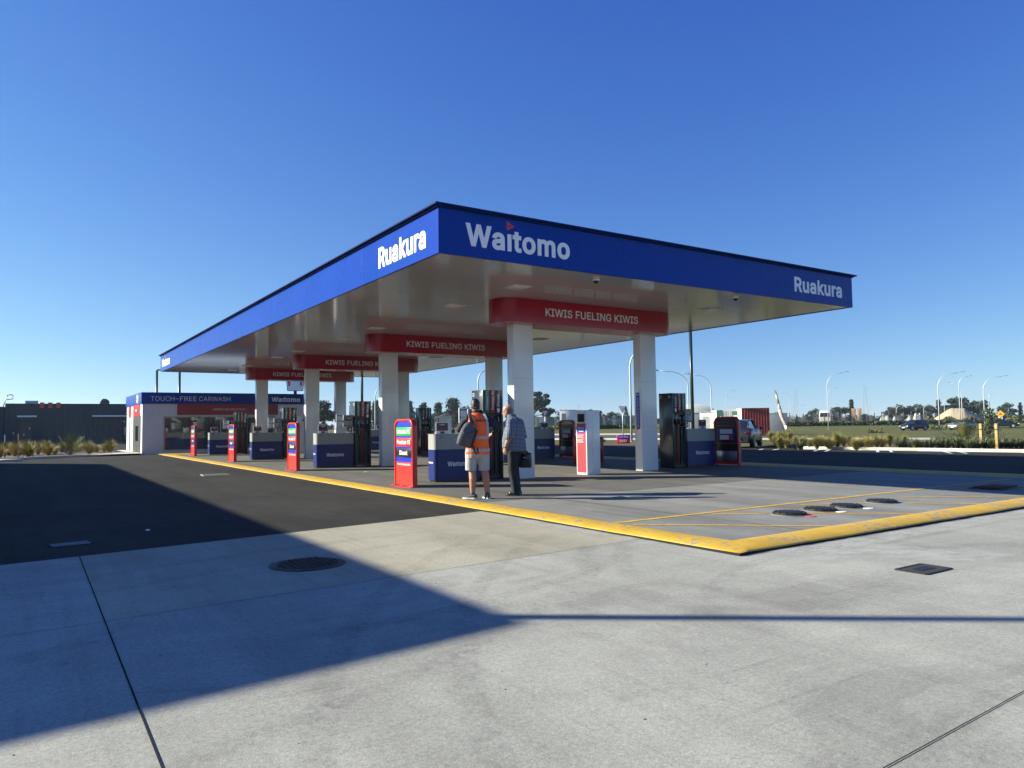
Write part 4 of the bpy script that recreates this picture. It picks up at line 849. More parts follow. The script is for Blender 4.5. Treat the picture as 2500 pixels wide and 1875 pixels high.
# low dark bin unit behind the nearest kiosk
t = thing("rubbish_bin", "dark low bin unit with red edges standing behind the white kiosk", "bin", (9.45, 7.75, .008))
b = MB(); b.box(0, .93, 0, .42, .03, .86, PUMPB, .06, 3); b.build("body", t)
b = MB(); b.box(.88, .97, -.02, .44, .0, .88, FRAMERED, .03); b.box(-.04, .05, -.02, .44, .0, .88, FRAMERED, .03); b.build("side_panel", t)
b = MB(); b.box(.55, .60, -.006, .004, .48, .58, STEEL); b.build("latch", t)
# ------------------------------------------------------------------ carwash, shop, far building
RCLAD = mat("ribbed charcoal cladding", (.018, .030, .046), .5)
CONCW = mat("white render wall", (.62, .63, .66), .6, var=.04, vs_=2)
t = thing("carwash_building", "low white carwash building with blue band reading TOUCH-FREE CARWASH and large window", "building", (-.83, 32.43, 0))
CWW, CWD = 9.0, 7.0
b = MB(); b.box(0, .15, 0, .55, 0, 2.74, CONCW, .006); b.box(.15, 1.03, 0, .2, 0, 2.74, CONCW)
b.box(7.07, CWW, 0, .2, 0, 2.74, CONCW); b.box(1.03, 7.07, 0, .2, 2.08, 2.74, CONCW); b.box(1.03, 7.07, 0, .2, 0, .14, CONCW)
b.box(0, .15, 3.8, 5.2, 0, 2.74, CONCW); b.box(0, .15, 5.7, CWD, 0, 2.74, CONCW); b.box(.15, CWW, CWD-.2, CWD, 0, 2.74, CONCW); b.box(CWW-.2, CWW, .2, CWD-.2, 0, 2.74, CONCW)
b.box(0, .15, .55, 3.8, 2.12, 2.74, CONCW); b.box(0, .15, 5.2, 5.7, 2.12, 2.74, CONCW)
for x in (1.9, 2.8): pass
b.build("wall", t)
b = MB(); b.box(-.06, CWW+.06, -.06, CWD+.06, 2.74, 3.36, BLUE); b.box(.3, CWW-.3, .3, CWD-.3, 3.36, 3.38, MGREY); f = b.build("fascia", t)
b = MB(); b.text("TOUCH", (.39, -.06, 2.90), (1, 0, 0), (0, 0, 1), 1.18, .25, GREYL, -.004); b.box(1.62, 1.80, -.063, -.0605, 3.005, 3.03, GREYL)
b.text("FREE", (1.86, -.06, 2.90), (1, 0, 0), (0, 0, 1), .86, .25, GREYL, -.004); b.text("CARWASH", (2.84, -.06, 2.90), (1, 0, 0), (0, 0, 1), 1.68, .25, GREYL, -.004); b.build("lettering", f)
b = MB(); logo(b, (6.84, -.06, 2.88), (1, 0, 0), (0, 0, 1), 1.70, .29, GREYL, None, .03); b.build("lettering", f)
b = MB(); b.ell((-.065, 1.6, 3.05), .012, .42, .25, WHITE); b.ell((-.075, 1.6, 3.05), .012, .20, .07, BLUE2); b.build("emblem", f)
CRB = mat("carwash band maroon", (.26, .004, .022), .3)
b = MB(); b.box(1.72, 7.22, -.04, 0, 2.12, 2.735, CRB); s_ = b.build("header_band", t)
b = MB(); b.text("KIWIS FUELING KIWIS", (3.60, -.04, 2.38), (1, 0, 0), (0, 0, 1), 1.75, .115, GREYL, .0); b.build("lettering", s_)
b = MB(); b.box(-.04, 0, 1.0, 3.6, 2.1, 2.735, SIGNRED); b.box(-.045, -.04, 2.1, 2.5, 2.36, 2.50, WHITE); b.build("door_header", t)
b = MB(); b.box(-.04, 0, 5.0, 5.8, 2.1, 2.735, SIGNRED); b.build("door_header", t)
b = MB(); b.box(1.03, 7.07, .05, .09, .14, .22, LGREY); b.box(1.03, 7.07, .05, .09, 2.0, 2.08, LGREY); b.box(1.03, 1.11, .05, .09, .22, 2.0, LGREY); b.box(6.99, 7.07, .05, .09, .22, 2.0, LGREY); b.box(4.0, 4.05, .05, .09, .22, 2.0, LGREY)
fr = b.build("window", t)
WGL = mat("carwash window glass", (.55, .62, .66), .03, trans=.92, spec=.5)
b = MB(); b.box(1.11, 6.99, .06, .075, .22, 2.0, WGL); b.build("window_pane", fr)
# inside: dark bay with hanging wash curtains and wet floor
CURT = mat("wash curtain strips", (.095, .105, .09), .8, var=.15, vs_=4)
b = MB(); b.box(.2, CWW-.25, 5.9, 5.95, 0, 2.7, CURT); b.build("inner_wall", t)
b = MB(); rnd = random.Random(2)
for k in range(26):
    x = 1.4+k*.22+rnd.uniform(-.06, .06); z1 = 2.05; z0 = rnd.choice((.35, .8, 1.3, 1.5)); w_ = rnd.uniform(.10, .22)
    b.prism([(x-w_, 1.7, z1), (x+w_, 1.7, z1), (x+w_*.5, 1.72, (z0+z1)/2), (x+w_*.9, 1.7, z0), (x-w_*.7, 1.7, z0), (x-w_*.3, 1.72, (z0+z1)/2)], (0, .05, 0), CURT)
b.build("wash_curtain", t)
b = MB(); b.box(-.02, .10, .60, 3.78, .02, 2.1, DGREY); b.box(-.03, -.02, 1.5, 2.6, .72, 1.55, GLASS); b.box(.02, .10, 5.22, 5.68, .02, 2.1, DGREY); b.build("door", t)
# hose reel box by the carwash end wall
t = thing("hose_reel", "white hose reel box with black drum by the carwash wall", "hose reel", (7.1, 31.5, 0))
b = MB(); b.box(0, .5, .2, .5, 1.2, 2.05, WHITEP, .03); b.box(.15, .35, .3, .45, 0, 1.2, MGREY); b.build("case", t)
b = MB(); b.tube([(.62, .35, 1.55), (.85, .35, 1.55)], .28, BLACK, 20); b.build("drum", t)

def ribbed(b, x0, x1, y, z0, z1, m, pitch=.3, d=.04):
    """ribbed wall facing -Y"""
    n = int((x1-x0)/pitch); pts = []
    for k in range(n):
        x = x0+k*pitch
        pts += [(x, y), (x+pitch*.6, y), (x+pitch*.7, y-d), (x+pitch*.9, y-d)]
    pts.append((x1, y))
    lo = [b.bm.verts.new((*p, z0)) for p in pts]; hi = [b.bm.verts.new((*p, z1)) for p in pts]
    for k in range(len(pts)-1):
        f = b.bm.faces.new((lo[k], lo[k+1], hi[k+1], hi[k])); f.material_index = b.mi(m)
t = thing("restaurant_building", "long dark ribbed flat roofed building with three red marks on its parapet", "building", (0, 74, 0))
b = MB(); ribbed(b, -7.6, 14, 0, 0, 4.03, RCLAD); ribbed(b, -26, -7.65, .3, 0, 3.72, RCLAD); b.box(-26, 14, .4, 14, 0, 3.70, RCLAD); b.box(-7.6, 14, .02, .4, 3.9, 4.02, RCLAD); b.build("wall", t)
for x0, x1 in ((-6.63, -5.05), (-.37, 3.4)):
    b = MB(); b.box(x0, x1, -.7, -.05, 2.70, 2.85, WHITEP, .01); b.build("awning", t)
for k in range(3):
    x = -4.62+k*.68
    b = MB(); b.prism([(x-.2, -.06, 4.14), (x+.2, -.06, 4.14), (x+.14, -.06, 3.95), (x+.2, -.06, 3.6), (x-.2, -.06, 3.6), (x-.14, -.06, 3.95)], (0, -.03, 0), SIGNRED); b.build("red_stripe", t)
b = MB(); b.box(-6.01, -4.92, 1.5, 2.8, 3.9, 4.36, LGREY, .02); b.build("roof_unit", t)
b = MB(); b.prism([(.42, 1.5, 3.9), (.5, 1.5, 4.35), (.72, 1.5, 4.6), (1.05, 1.5, 4.6), (1.35, 1.5, 4.35), (1.3, 1.5, 3.9)], (0, 1.0, 0), DGREY, .05); b.build("roof_vent", t)
b = MB(); b.tube([(-7.9, .5, 3.3), (-7.45, .5, 4.85), (-7.1, .5, 4.92), (-7.0, .5, 4.8), (-7.02, .5, 4.5), (-7.5, .5, 4.42)], .04, STEEL, 6)
b.tube([(-7.9, 1.0, 3.3), (-7.45, 1.0, 4.85), (-7.1, 1.0, 4.92), (-7.0, 1.0, 4.8), (-7.02, 1.0, 4.5), (-7.5, 1.0, 4.42)], .04, STEEL, 6); b.build("ladder_rail", t)
b = MB(); b.box(-6.4, -5.45, -.05, -.01, 0, 2.2, DGREY); b.build("door", t)
b = MB(); b.box(2.55, 3.0, -.5, -.05, .85, 1.65, LGREY, .02); b.build("meter_box", t)
b = MB(); b.box(2.65, 2.95, -.4, -.05, .35, .8, LGREY, .02); b.build("meter_box", t)
for x, z in ((-6.95, 1.05), (-6.1, .9), (-5.65, 1.5), (2.5, 2.1)):
    b = MB(); b.box(x, x+.1, -.12, -.04, z, z+.22, LGREY, .01); b.build("wall_light", t)
t = thing("bollard", "short white post in front of the dark building's left end", "bollard", (-7.55, 72.5, 0))
b = MB(); b.tube([(0, 0, 0), (0, 0, 1.05)], .06, WHITE, 10); b.box(-.065, .065, -.065, .065, 0, .08, MGREY); b.build("post", t)

# the shop that stands left of the camera and throws the long shadow over the apron
t = thing("shop_building", "low grey shop with parapet standing left of the photographer", "building", (0, 0, 0))
SHOPW = mat("shop wall grey", (.28, .29, .31), .7, var=.08, vs_=2)
FP = [(-11.9, -.83), (-26, -2.15), (-26, 33), (-15.4, 33), (-11.95, 28.4)]
b = MB(); b.prism([(x, y, 0) for x, y in FP], (0, 0, 4.2), SHOPW); b.build("wall", t)
b = MB(); b.prism([(x, y, 4.203) for x, y in FP], (0, 0, .4), BLUE2, .02); b.build("parapet", t)
b = MB()
for k in range(6): b.box(-11.9, -11.84, 2+k*4, 5.2+k*4, .4, 2.9, GLASS); b.box(-11.86, -11.8, 1.9+k*4, 5.3+k*4, 2.9, 3.0, LGREY)
b.build("window", t)
b = MB(); b.tube([(-11.98, 22.1, 4.6), (-11.98, 22.1, 5.0)], .05, STEEL, 8); b.build("vent_pipe", t)

def lampost(name, label, group, loc, h, arm, side, mt, r0=.11, r1=.05, headw=.16, rz=0, curve=True):
    """curved arm street lamp; side +1: arm reaches local +X"""
    t = thing(name, label, "street lamp", loc, rz, group)
    b = MB()
    if curve:
        hb = min(h*.25, arm*.95)
        pts = [(0, 0, 0), (0, 0, h*.4), (0, 0, h-hb)]; rs = [r0, r0*.8, r0*.65]
        for k in range(1, 9):
            a = k/8*pi/2
            pts.append((side*arm*.62*(1-cos(a)), 0, h-hb+hb*.93*sin(a))); rs.append(r1+(r0*.6-r1)*(1-k/8))
        pts.append((side*arm*.9, 0, h-hb*.02)); rs.append(r1)
        b.tube(pts, rs, mt, 10); b.tube([(0, 0, 0), (0, 0, .05)], r0*1.7, mt, 10); b.build("pole", t)
        b = MB(); b.prism([(side*arm*.86, -headw*.5, h-.03), (side*arm*1.0, -headw, h+.02), (side*arm*1.22, -headw*.7, h+.06), (side*arm*1.22, headw*.7, h+.06), (side*arm*1.0, headw, h+.02), (side*arm*.86, headw*.5, h-.03)], (0, 0, .09), MGREY, .02); b.build("lamp_head", t)
    else:
        b.tube([(0, 0, 0), (0, 0, h)], [r0, r1], mt, 12); b.box(-.2, .2, -.2, .2, 0, .03, mt); b.build("pole", t)
        b = MB(); b.box(min(0, side*arm), max(0, side*arm), -headw, headw, h, h+.10, DGREY, .02); b.build("lamp_head", t)
    return t
lampost("light_pole", "tall pole outside the frame whose thin shadow crosses the apron", None, (-10.9, -1.40, 0), 11.5, .7, -1, DSTEEL, .075, .062, .15, 0, False)
lampost("light_pole", "dark square headed light pole rising behind the carwash, left one", None, (3.93, 62, 0), 6.72, .7, 1, DSTEEL, .11, .10, .2, 0, False)
lampost("light_pole", "dark light pole behind the carwash with its top hidden by the canopy", None, (5.84, 62, 0), 6.9, .7, 1, DSTEEL, .12, .11, .2, 0, False)
lampost("light_pole", "dark light pole behind pump 9 and 10, rising to the canopy edge", None, at(884, 56), 8.5, .7, 1, DSTEEL, .10, .09, .2, 0, False)
lampost("light_pole", "thick dark light pole beside the right hand nearest pump, cut by the canopy", None, (35, 26.3, 0), 9.0, .8, 1, DSTEEL, .13, .12, .2, 0, False)
GL = "white curved street lamps along the far roads"
for px, d, hp, arm, side, lab in [
    (1541, 52.4, 6.5, 1.3, 1, "white curved street lamp behind the right column of the nearest row"),
    (1682, 78, 6.8, 3.5, -1, "white street lamp arching left beside the thick dark pole"),
    (1738, 90, 7.1, 2.6, -1, "white street lamp arching left behind the far right price unit"),
    (1773, 215, 8.2+11, 0, 1, None),
    (2022, 150, 10.4, 3.2, 1, "tallest street lamp on the grass right of the leaning carved post"),
    (2024, 240, 10.8, 2.2, 1, "smaller street lamp seen just behind the tallest one on the grass"),
    (2293, 138, 9.0, 3.2, 1, "street lamp on the grass right of the dark SUV"),
    (2344.5, 175, 9.7, 1.9, 1, "taller right arched lamp of the close pair by the palm bush"),
    (2350, 178, 8.6, 2.1, -1, "left arched lamp of the close pair by the palm bush"),
    (2404, 150, 8.6, 3.0, 1, "street lamp behind the staked young tree"),
    (2307, 300, 8.2, 1.0, 1, "small far street lamp over the sand mound"),
    (2417, 330, 10.2, 1.0, 1, "small far street lamp left of the yellow sign"),
    (2189, 300, 5.8, 1.4, 1, "far street lamp over the white tarpaulins"),
    (2256, 320, 6.2, 1.5, 1, "far short street lamp over the dark SUV"),
    (1775, 230, 10.4, 2.2, 1, "right arched lamp of the pair above the white container side"),
    (1796, 230, 9.0, 2.3, -1, "left arched lamp of the pair above the white container side"),
    (1931, 240, 9.6, 2.0, -1, "far lamp arching left beside the leaning carved post"),
    (1951, 320, 7.4, 2.1, 1, "small far lamp right of the leaning carved post"),
    (2118, 420, 8.2, 1.6, 1, "small far lamp beside the right hand pylon"),
    (2036.5, 330, 7.6, 1.6, 1, "small far lamp in front of the dark trees"),
    (1168, 62, 6.0, 1.1, 1, "thin street lamp rising behind pump 13 and 14"),
    (916, 84, 5.9, 1.4, 1, "thin street lamp seen left of the second column row")]:
    if lab is None: continue
    p = at(px, d); lampost("street_lamp", lab, GL, p, hp-p.z*.5, arm, side, GALV, .095 if d < 250 else .13, .045 if d < 250 else .07, .15, -az_px(px))

# ------------------------------------------------------------------ signs
def plate_sign(name, label, cat, loc, rz, w_, h_, z0): pass
for px, d, hh, lab in ((1520.5, 84, 3.25, "triangular give way sign on a white post near the banner fence's right end"), (1331, 90, 3.0, "triangular give way sign behind the middle pump cabinet")):
    p = at(px, d); t = thing("give_way_sign", lab, "road sign", p, -az_px(px), "give way signs at the roundabout")
    b = MB(); b.tube([(0, 0, 0), (0, 0, hh-.1)], .055, GALV, 8); b.box(-.08, .08, -.08, .08, 0, .04, GALV); b.build("post", t)
    b = MB(); s = .42
    b.prism([(-s, -.06, hh), (s, -.06, hh), (0, -.06, hh-.78)], (0, .02, 0), mat("sign border red", (.35, .03, .04), .5)); b.prism([(-s*.72, -.065, hh-.07), (s*.72, -.065, hh-.07), (0, -.065, hh-.62)], (0, .006, 0), PAPER)
    for k in range(3):
        a = radians(90+k*120+10); a2 = radians(90+k*120+80); r = .125
        b.tube([(r*cos(a+(a2-a)*q/4), -.07, hh-.27+r*sin(a+(a2-a)*q/4)) for q in range(5)], .022, BLACK, 5)
    b.build("sign_plate", t)
t = thing("exit_sign", "low rounded red and blue sign reading Fuel Stop EXIT on the far bed", "sign", (26.42, 24.4, .03), -.98, None)
t.rotation_euler = (0, 0, atan2(23.59-25.21, 26.24-26.61)+pi)
t.rotation_euler = (0, 0, -az_px(1523))
b = MB(); b.box(-.43, .43, 0, .1, 0, .56, FRAMERED, .04); b.build("frame", t)
b = MB(); b.box(-.40, .40, -.012, 0, .29, .53, SIGNBLUE, .008); u = b.build("upper_panel", t)
b = MB(); b.text("Fuel Stop", (-.31, -.012, .355), (1, 0, 0), (0, 0, 1), .62, .12, WHITE, .025); b.build("lettering", u)
b = MB(); b.box(-.40, .40, -.012, 0, .03, .285, SIGNRED, .008); u = b.build("lower_panel", t)
b = MB(); b.text("EXIT", (-.23, -.012, .085), (1, 0, 0), (0, 0, 1), .46, .15, WHITE, .03); b.build("lettering", u)
p = at(2443, 175); t = thing("road_sign", "yellow diamond warning sign on two white posts at the far right", "road sign", p, -az_px(2443))
b = MB(); b.tube([(-.25, 0, 0), (-.25, 0, 1.6)], .08, WHITE, 6); b.build("post", t)
b = MB(); b.tube([(.25, 0, 0), (.25, 0, 1.6)], .08, WHITE, 6); b.build("post", t)
YS = mat("sign yellow", (.75, .36, .02), .5)
b = MB(); b.prism([(0, -.12, 1.0), (.75, -.12, 1.75), (0, -.12, 2.5), (-.75, -.12, 1.75)], (0, .03, 0), YS); b.prism([(-.3, -.13, 1.62), (-.08, -.13, 1.86), (.08, -.13, 1.86), (.3, -.13, 1.62)], (0, .008, 0), BLACK); b.build("sign_plate", t)
# bucket shaped restaurant sign on a pole (portrait left out)
t = thing("restaurant_sign", "tapered white pole sign with red stripes and black rim behind the carwash", "sign", (17.83, 66, 0), -.36)
b = MB(); b.tube([(0, 0, 0), (0, 0, 5.25)], .16, BLACK, 8); b.box(-.3, .3, -.3, .3, 0, .05, BLACK); b.build("pole", t)
b = MB(); b.prism([(-.80, -.15, 5.22), (.80, -.15, 5.22), (1.0, -.15, 7.1), (-1.0, -.15, 7.1)], (0, .3, 0), BLACK); bx = b.build("case", t)
b = MB(); b.prism([(-.75, -.16, 5.27), (.75, -.16, 5.27), (.94, -.16, 7.05), (-.94, -.16, 7.05)], (0, .01, 0), WHITE); b.build("sign_panel", t)
b = MB()
for sgn in (-1, 1): b.prism([(sgn*.48, -.165, 5.75), (sgn*.70, -.165, 5.75), (sgn*.82, -.165, 7.05), (sgn*.54, -.165, 7.05)], (0, .005, 0), SIGNRED)
b.build("red_stripe", t)

# ------------------------------------------------------------------ planting
BL1 = mat("tussock blade", (.24, .23, .055), .8, var=.3, vs_=3)
BL2 = mat("tussock blade gold", (.42, .34, .12), .8, var=.25, vs_=3)
BL3 = mat("tussock blade green", (.12, .145, .04), .8, var=.3, vs_=3)
FLX = mat("flax leaf", (.085, .115, .048), .5, var=.35, vs_=6)
FLX2 = mat("flax leaf pale", (.20, .22, .11), .5, var=.3, vs_=6)
def blades(b, n, h, spread, w_, mats, rnd, droop=.5, up=1.):
    for _ in range(n):
        a = rnd.uniform(0, 2*pi); r = rnd.random()*.12*spread; L = h*rnd.uniform(.55, 1.1); out = spread*rnd.uniform(.15, 1.0)
        o = Vector((cos(a)*r, sin(a)*r, 0)); dr = Vector((cos(a), sin(a), 0)); sd = Vector((-sin(a), cos(a), 0))*w_*rnd.uniform(.6, 1.2)
        P_ = []
        for k in range(5):
            u = k/4; z = L*(up*u-droop*u*u*.55*(out/spread)); P_.append(o+dr*out*u**1.6+Vector((0, 0, max(0.01, z))))
        m = b.mi(rnd.choice(mats)); W_ = [1, 1.0, .85, .6, .08]
        vv = [(b.bm.verts.new(p-sd*q), b.bm.verts.new(p+sd*q)) for p, q in zip(P_, W_)]
        for k in range(4):
            f = b.bm.faces.new((vv[k][0], vv[k][1], vv[k+1][1], vv[k+1][0])); f.material_index = m
def clump(name, n, h, spread, w_, mats, seed, **k):
    b = MB(); blades(b, n, h, spread, w_, mats, random.Random(seed), **k); return b.build(name)
TP = [clump("grass_tussock", 714, .80, .50, 0.0068, [BL1, BL1, BL2, BL3], 1, droop=.7), clump("grass_tussock", 612, .70, .55, 0.0068, [BL2, BL2, BL1], 2, droop=.8), clump("grass_tussock", 510, .60, .42, 0.0068, [BL3, BL1], 3, droop=.6)]
TL = ["yellow green tussock grass clump in the planting bed behind the white kerb", "golden dry tussock grass clump in the planting bed behind the white kerb", "dark green tussock grass clump in the planting bed behind the white kerb"]
rnd = random.Random(11)
used = set()
def plant(protos, labels, k, loc, sc, group):
    o = protos[k]
    if id(o) in used: o = o.copy(); COL.objects.link(o)
    else: used.add(id(o))
    o.location = loc; o.rotation_euler = (0, 0, rnd.uniform(0, 6.28)); o.scale = (sc, sc, sc*rnd.uniform(.85, 1.1))
    return tag(o, labels[k], "grass", group)
# right bed: positions read along the bed, near the kerb first
for px, d, k, sc in [(1902, 36.5, 0, .95), (1918, 38.0, 1, .9), (1938, 36.8, 2, .6), (1955, 38.5, 0, .8), (1975, 37.5, 2, .8), (1992, 36.6, 0, 1.0), (2003, 39, 1, .95), (2022, 36.8, 1, 1.05), (2040, 37.4, 0, 1.05), (2055, 38.6, 0, .9),
                     (2085, 36.6, 1, 1.05), (2098, 38.2, 1, 1.0), (2118, 36.6, 1, 1.05), (2135, 37.6, 0, 1.0), (2150, 38.5, 1, .9), (2168, 40, 0, .95), (2188, 39.2, 2, .95), (2205, 40, 0, .9), (1962, 41, 1, .8), (2070, 40.5, 0, .8), (2110, 41.5, 1, .9), (2020, 41.5, 0, .8),
                     (1890, 44, 1, .9), (1905, 46, 0, 1.1), (1925, 48, 0, 1.0), (1940, 45, 1, .9), (1880, 52, 0, 1.0), (1900, 56, 1, 1.1), (1920, 58, 0, 1.1)]:
    plant(TP, TL, k, at(px, d, .03), sc, "tussock grasses in the right hand planting bed")
# low plants in the bed by the exit sign
TPb = [clump("low_shrub", 260, .32, .40, .012, [BL3, BL2, mat("dry bark leaf", (.14, .085, .04), .9, var=.3)], 7, droop=.8)]
for k in range(13):
    p = Vector((23.3+rnd.uniform(0, 4), 20.6+rnd.uniform(0, 6), .03))
    if 22.8 < p.y < 25.2 or p.y-1.12*(p.x-26.4) > 23.2 and p.x < 26.6 and p.y-1.12*(p.x-26.4) < 25.6: p = Vector((27.6+rnd.uniform(0, 2), 20.5+rnd.uniform(0, 2), .03))
    o = TPb[0] if k == 0 else TPb[0].copy()
    if k: COL.objects.link(o)
    o.location = p; o.rotation_euler = (0, 0, rnd.uniform(0, 6)); s = rnd.uniform(.7, 1.2); o.scale = (s, s, s)
    tag(o, "low dry brown green shrub in the bed around the EXIT sign", "shrub", "low shrubs around the exit sign")
# left bed
TLb = ["yellow green tussock grass clump in the bed left of the carwash", "golden dry tussock grass clump in the bed left of the carwash", "dark green tussock grass clump in the bed left of the carwash"]
TQ = [clump("grass_tussock", 510, .85, .62, 0.0088, [BL1, BL1, BL2, BL3], 21, droop=.8), clump("grass_tussock", 476, .8, .68, 0.0088, [BL2, BL2, BL1], 22, droop=.8), clump("grass_tussock", 442, .75, .55, 0.0088, [BL3, BL1], 23, droop=.7)]
for k in range(46):
    x = rnd.uniform(-12.5, -1.8); y0 = 31.2+max(0, (x+6))*.75 if x > -6 else 31.2
    y = rnd.uniform(y0+.5, 43)
    plant(TQ, TLb, rnd.choice((0, 0, 1, 1, 2)), (x, y, .03), rnd.uniform(.7, 1.15), "tussock grasses in the bed left of the carwash")
# flax along the white kerb
FP_ = [clump("flax_plant", 120, .62, .62, .022, [FLX, FLX, FLX2], 31, droop=.7), clump("flax_plant", 110, .55, .6, .022, [FLX, FLX2], 32, droop=.8)]
i = 0
for px in range(2192, 2500, 13):
    d = 37.0+(px-2192)*.004+rnd.uniform(-.3, 1.0); k = i % 2; i += 1
    o = FP_[k]
    if i > 2: o = o.copy(); COL.objects.link(o)
    o.location = at(px, d, .03); o.rotation_euler = (0, 0, rnd.uniform(0, 6)); s = rnd.uniform(.8, 1.05); o.scale = (s, s, s)
    tag(o, ["broad leaved flax plant in the row behind the white kerb", "pale edged flax plant in the row behind the white kerb"][k], "flax", "flax plants in a row behind the white kerb")
for px, d, lab in ((1949, 36.2, "small dark flax by the kerb tip right of the parked car"),):
    o = FP_[0].copy(); COL.objects.link(o); o.location = at(px, d, .03); o.scale = (.9, .9, .8); tag(o, lab, "flax"); 
# palm bushes
def palm(label, loc, n, L, seed, mats):
    t = thing("palm_bush", label, "palm", loc)
    rnd = random.Random(seed); b = MB()
    for k in range(n):
        a = rnd.uniform(0, 2*pi); el = rnd.uniform(.5, 1.5); LL = L*rnd.uniform(.7, 1.05)
        dr = Vector((cos(a)*cos(el), sin(a)*cos(el), sin(el))); sd = Vector((-sin(a), cos(a), 0)); P_ = []
        for q in range(10): u = q/9; P_.append(dr*LL*u + Vector((0, 0, -.22*LL*u*u*cos(el)*1.6)))
        mm = rnd.choice(mats); b.tube(P_, [.016*(1-q/12) for q in range(10)], mm, 4)
        for q in range(2, 10):
            for s in (-1, 1):
                p = P_[q]; l = LL*.34*sin(pi*(q-1)/10)+.05
                dd = (sd*s*.75+(P_[q]-P_[q-1]).normalized()*.8).normalized()*l; ww = (P_[q]-P_[q-1]).normalized()*.022
                b.poly([p-ww, p+ww, p+dd+Vector((0, 0, -.05*l))], mm)
    b.build("fronds", t); b = MB(); b.tube([(0, 0, 0), (0, 0, .18)], [.09, .06], EARTH, 8); b.build("stem", t)
PGR = mat("palm frond", (.06, .085, .028), .55, var=.3, vs_=4); PYE = mat("palm frond yellow", (.26, .22, .05), .55, var=.2)  # yellow is a frond colour of its own, picked at random per frond
palm("spiky green palm bush with a yellow centre beside the staked young tree", at(2352, 39.2, .03), 30, 1.45, 5, [PGR, PGR, PGR, PYE])
palm("small green palm bush in the bed left of the carwash", Vector((-4.0, 35.2, .03)), 22, 1.35, 6, [PGR, PGR, BL3])
# staked young trees
def leafs(b, pts, size, mats, rnd):
    for p in pts:
        n = Vector((rnd.gauss(0, 1), rnd.gauss(0, 1), rnd.gauss(0, 1)+.4)).normalized(); u = n.orthogonal().normalized(); v = n.cross(u)
        a = rnd.uniform(0, 6.28); u, v = u*cos(a)+v*sin(a), v*cos(a)-u*sin(a); s = size*rnd.uniform(.6, 1.3)
        b.poly([p-u*s-v*s*.2, p-v*s*.55, p+u*s*.9, p+v*s*.5], rnd.choice(mats))
LF = [mat("leaf dark", (.022, .038, .014), .7, var=.25, vs_=2), mat("leaf mid", (.040, .062, .020), .7, var=.25, vs_=2), mat("leaf light", (.075, .092, .030), .7, var=.2, vs_=2)]
WOOD = mat("timber stake", (.42, .27, .11), .8, var=.25, vs_=8); BARK = mat("bark", (.09, .065, .045), .9, var=.3, vs_=10)
t = thing("young_tree", "thin young tree tied between two timber stakes right of the palm bush", "tree", at(2415, 38.6, .03))
rnd2 = random.Random(3); b = MB(); b.tube([(0, 0, 0), (.02, 0, .8), (-.02, 0, 1.75)], [.02, .016, .006], BARK, 6)
for k in range(14):
    a = rnd2.uniform(0, 6.28); z = .3+k*.1; b.tube([(0, 0, z), (cos(a)*.28*(1.2-k/16), sin(a)*.28*(1.2-k/16), z+.15)], [.008, .004], BARK, 4)
b.build("trunk", t); b = MB()
leafs(b, [Vector((rnd2.gauss(0, .22)*(1.25-z/2), rnd2.gauss(0, .22)*(1.25-z/2), z)) for z in [rnd2.uniform(.2, 1.75) for _ in range(900)]], .05, LF, rnd2); b.build("crown", t)
for px, d, lab in ((2393.5, 38.3, "left timber stake of the staked young tree"), (2431.5, 37.6, "right timber stake of the staked young tree")):
    t = thing("timber_stake", lab, "stake", at(px, d, .0), 0, "timber stakes round the young tree"); b = MB(); b.box(-.055, .055, -.055, .055, 0, 1.12, WOOD, .008); b.build("post", t)
    b = MB(); b.box(-.06, .06, -.06, .06, .85, .89, BLACK); b.build("tie", t)
t = thing("young_tree", "bare thin staked sapling in the bed left of the carwash", "tree", (-6.35, 33.6, .03)); b = MB(); b.tube([(0, 0, 0), (.0, 0, .7), (0, 0, 1.2)], [.03, .026, .02], WOOD, 6); b.build("trunk", t)
b = MB(); leafs(b, [Vector((rnd2.gauss(0, .1), rnd2.gauss(0, .1), rnd2.uniform(.5, 1.2))) for _ in range(60)], .03, LF, rnd2); b.build("crown", t)
for dx, lab in ((-.55, "left short stake by the bare sapling"), (.62, "right short stake by the bare sapling")):
    t = thing("timber_stake", lab, "stake", (-6.35+dx, 33.5, .03), 0, "stakes round the bare sapling"); b = MB(); b.box(-.03, .03, -.03, .03, 0, .75, BARK, .005); b.build("post", t)
    b = MB(); b.box(-.035, .035, -.035, .035, .32, .36, BLACK); b.build("tie", t)

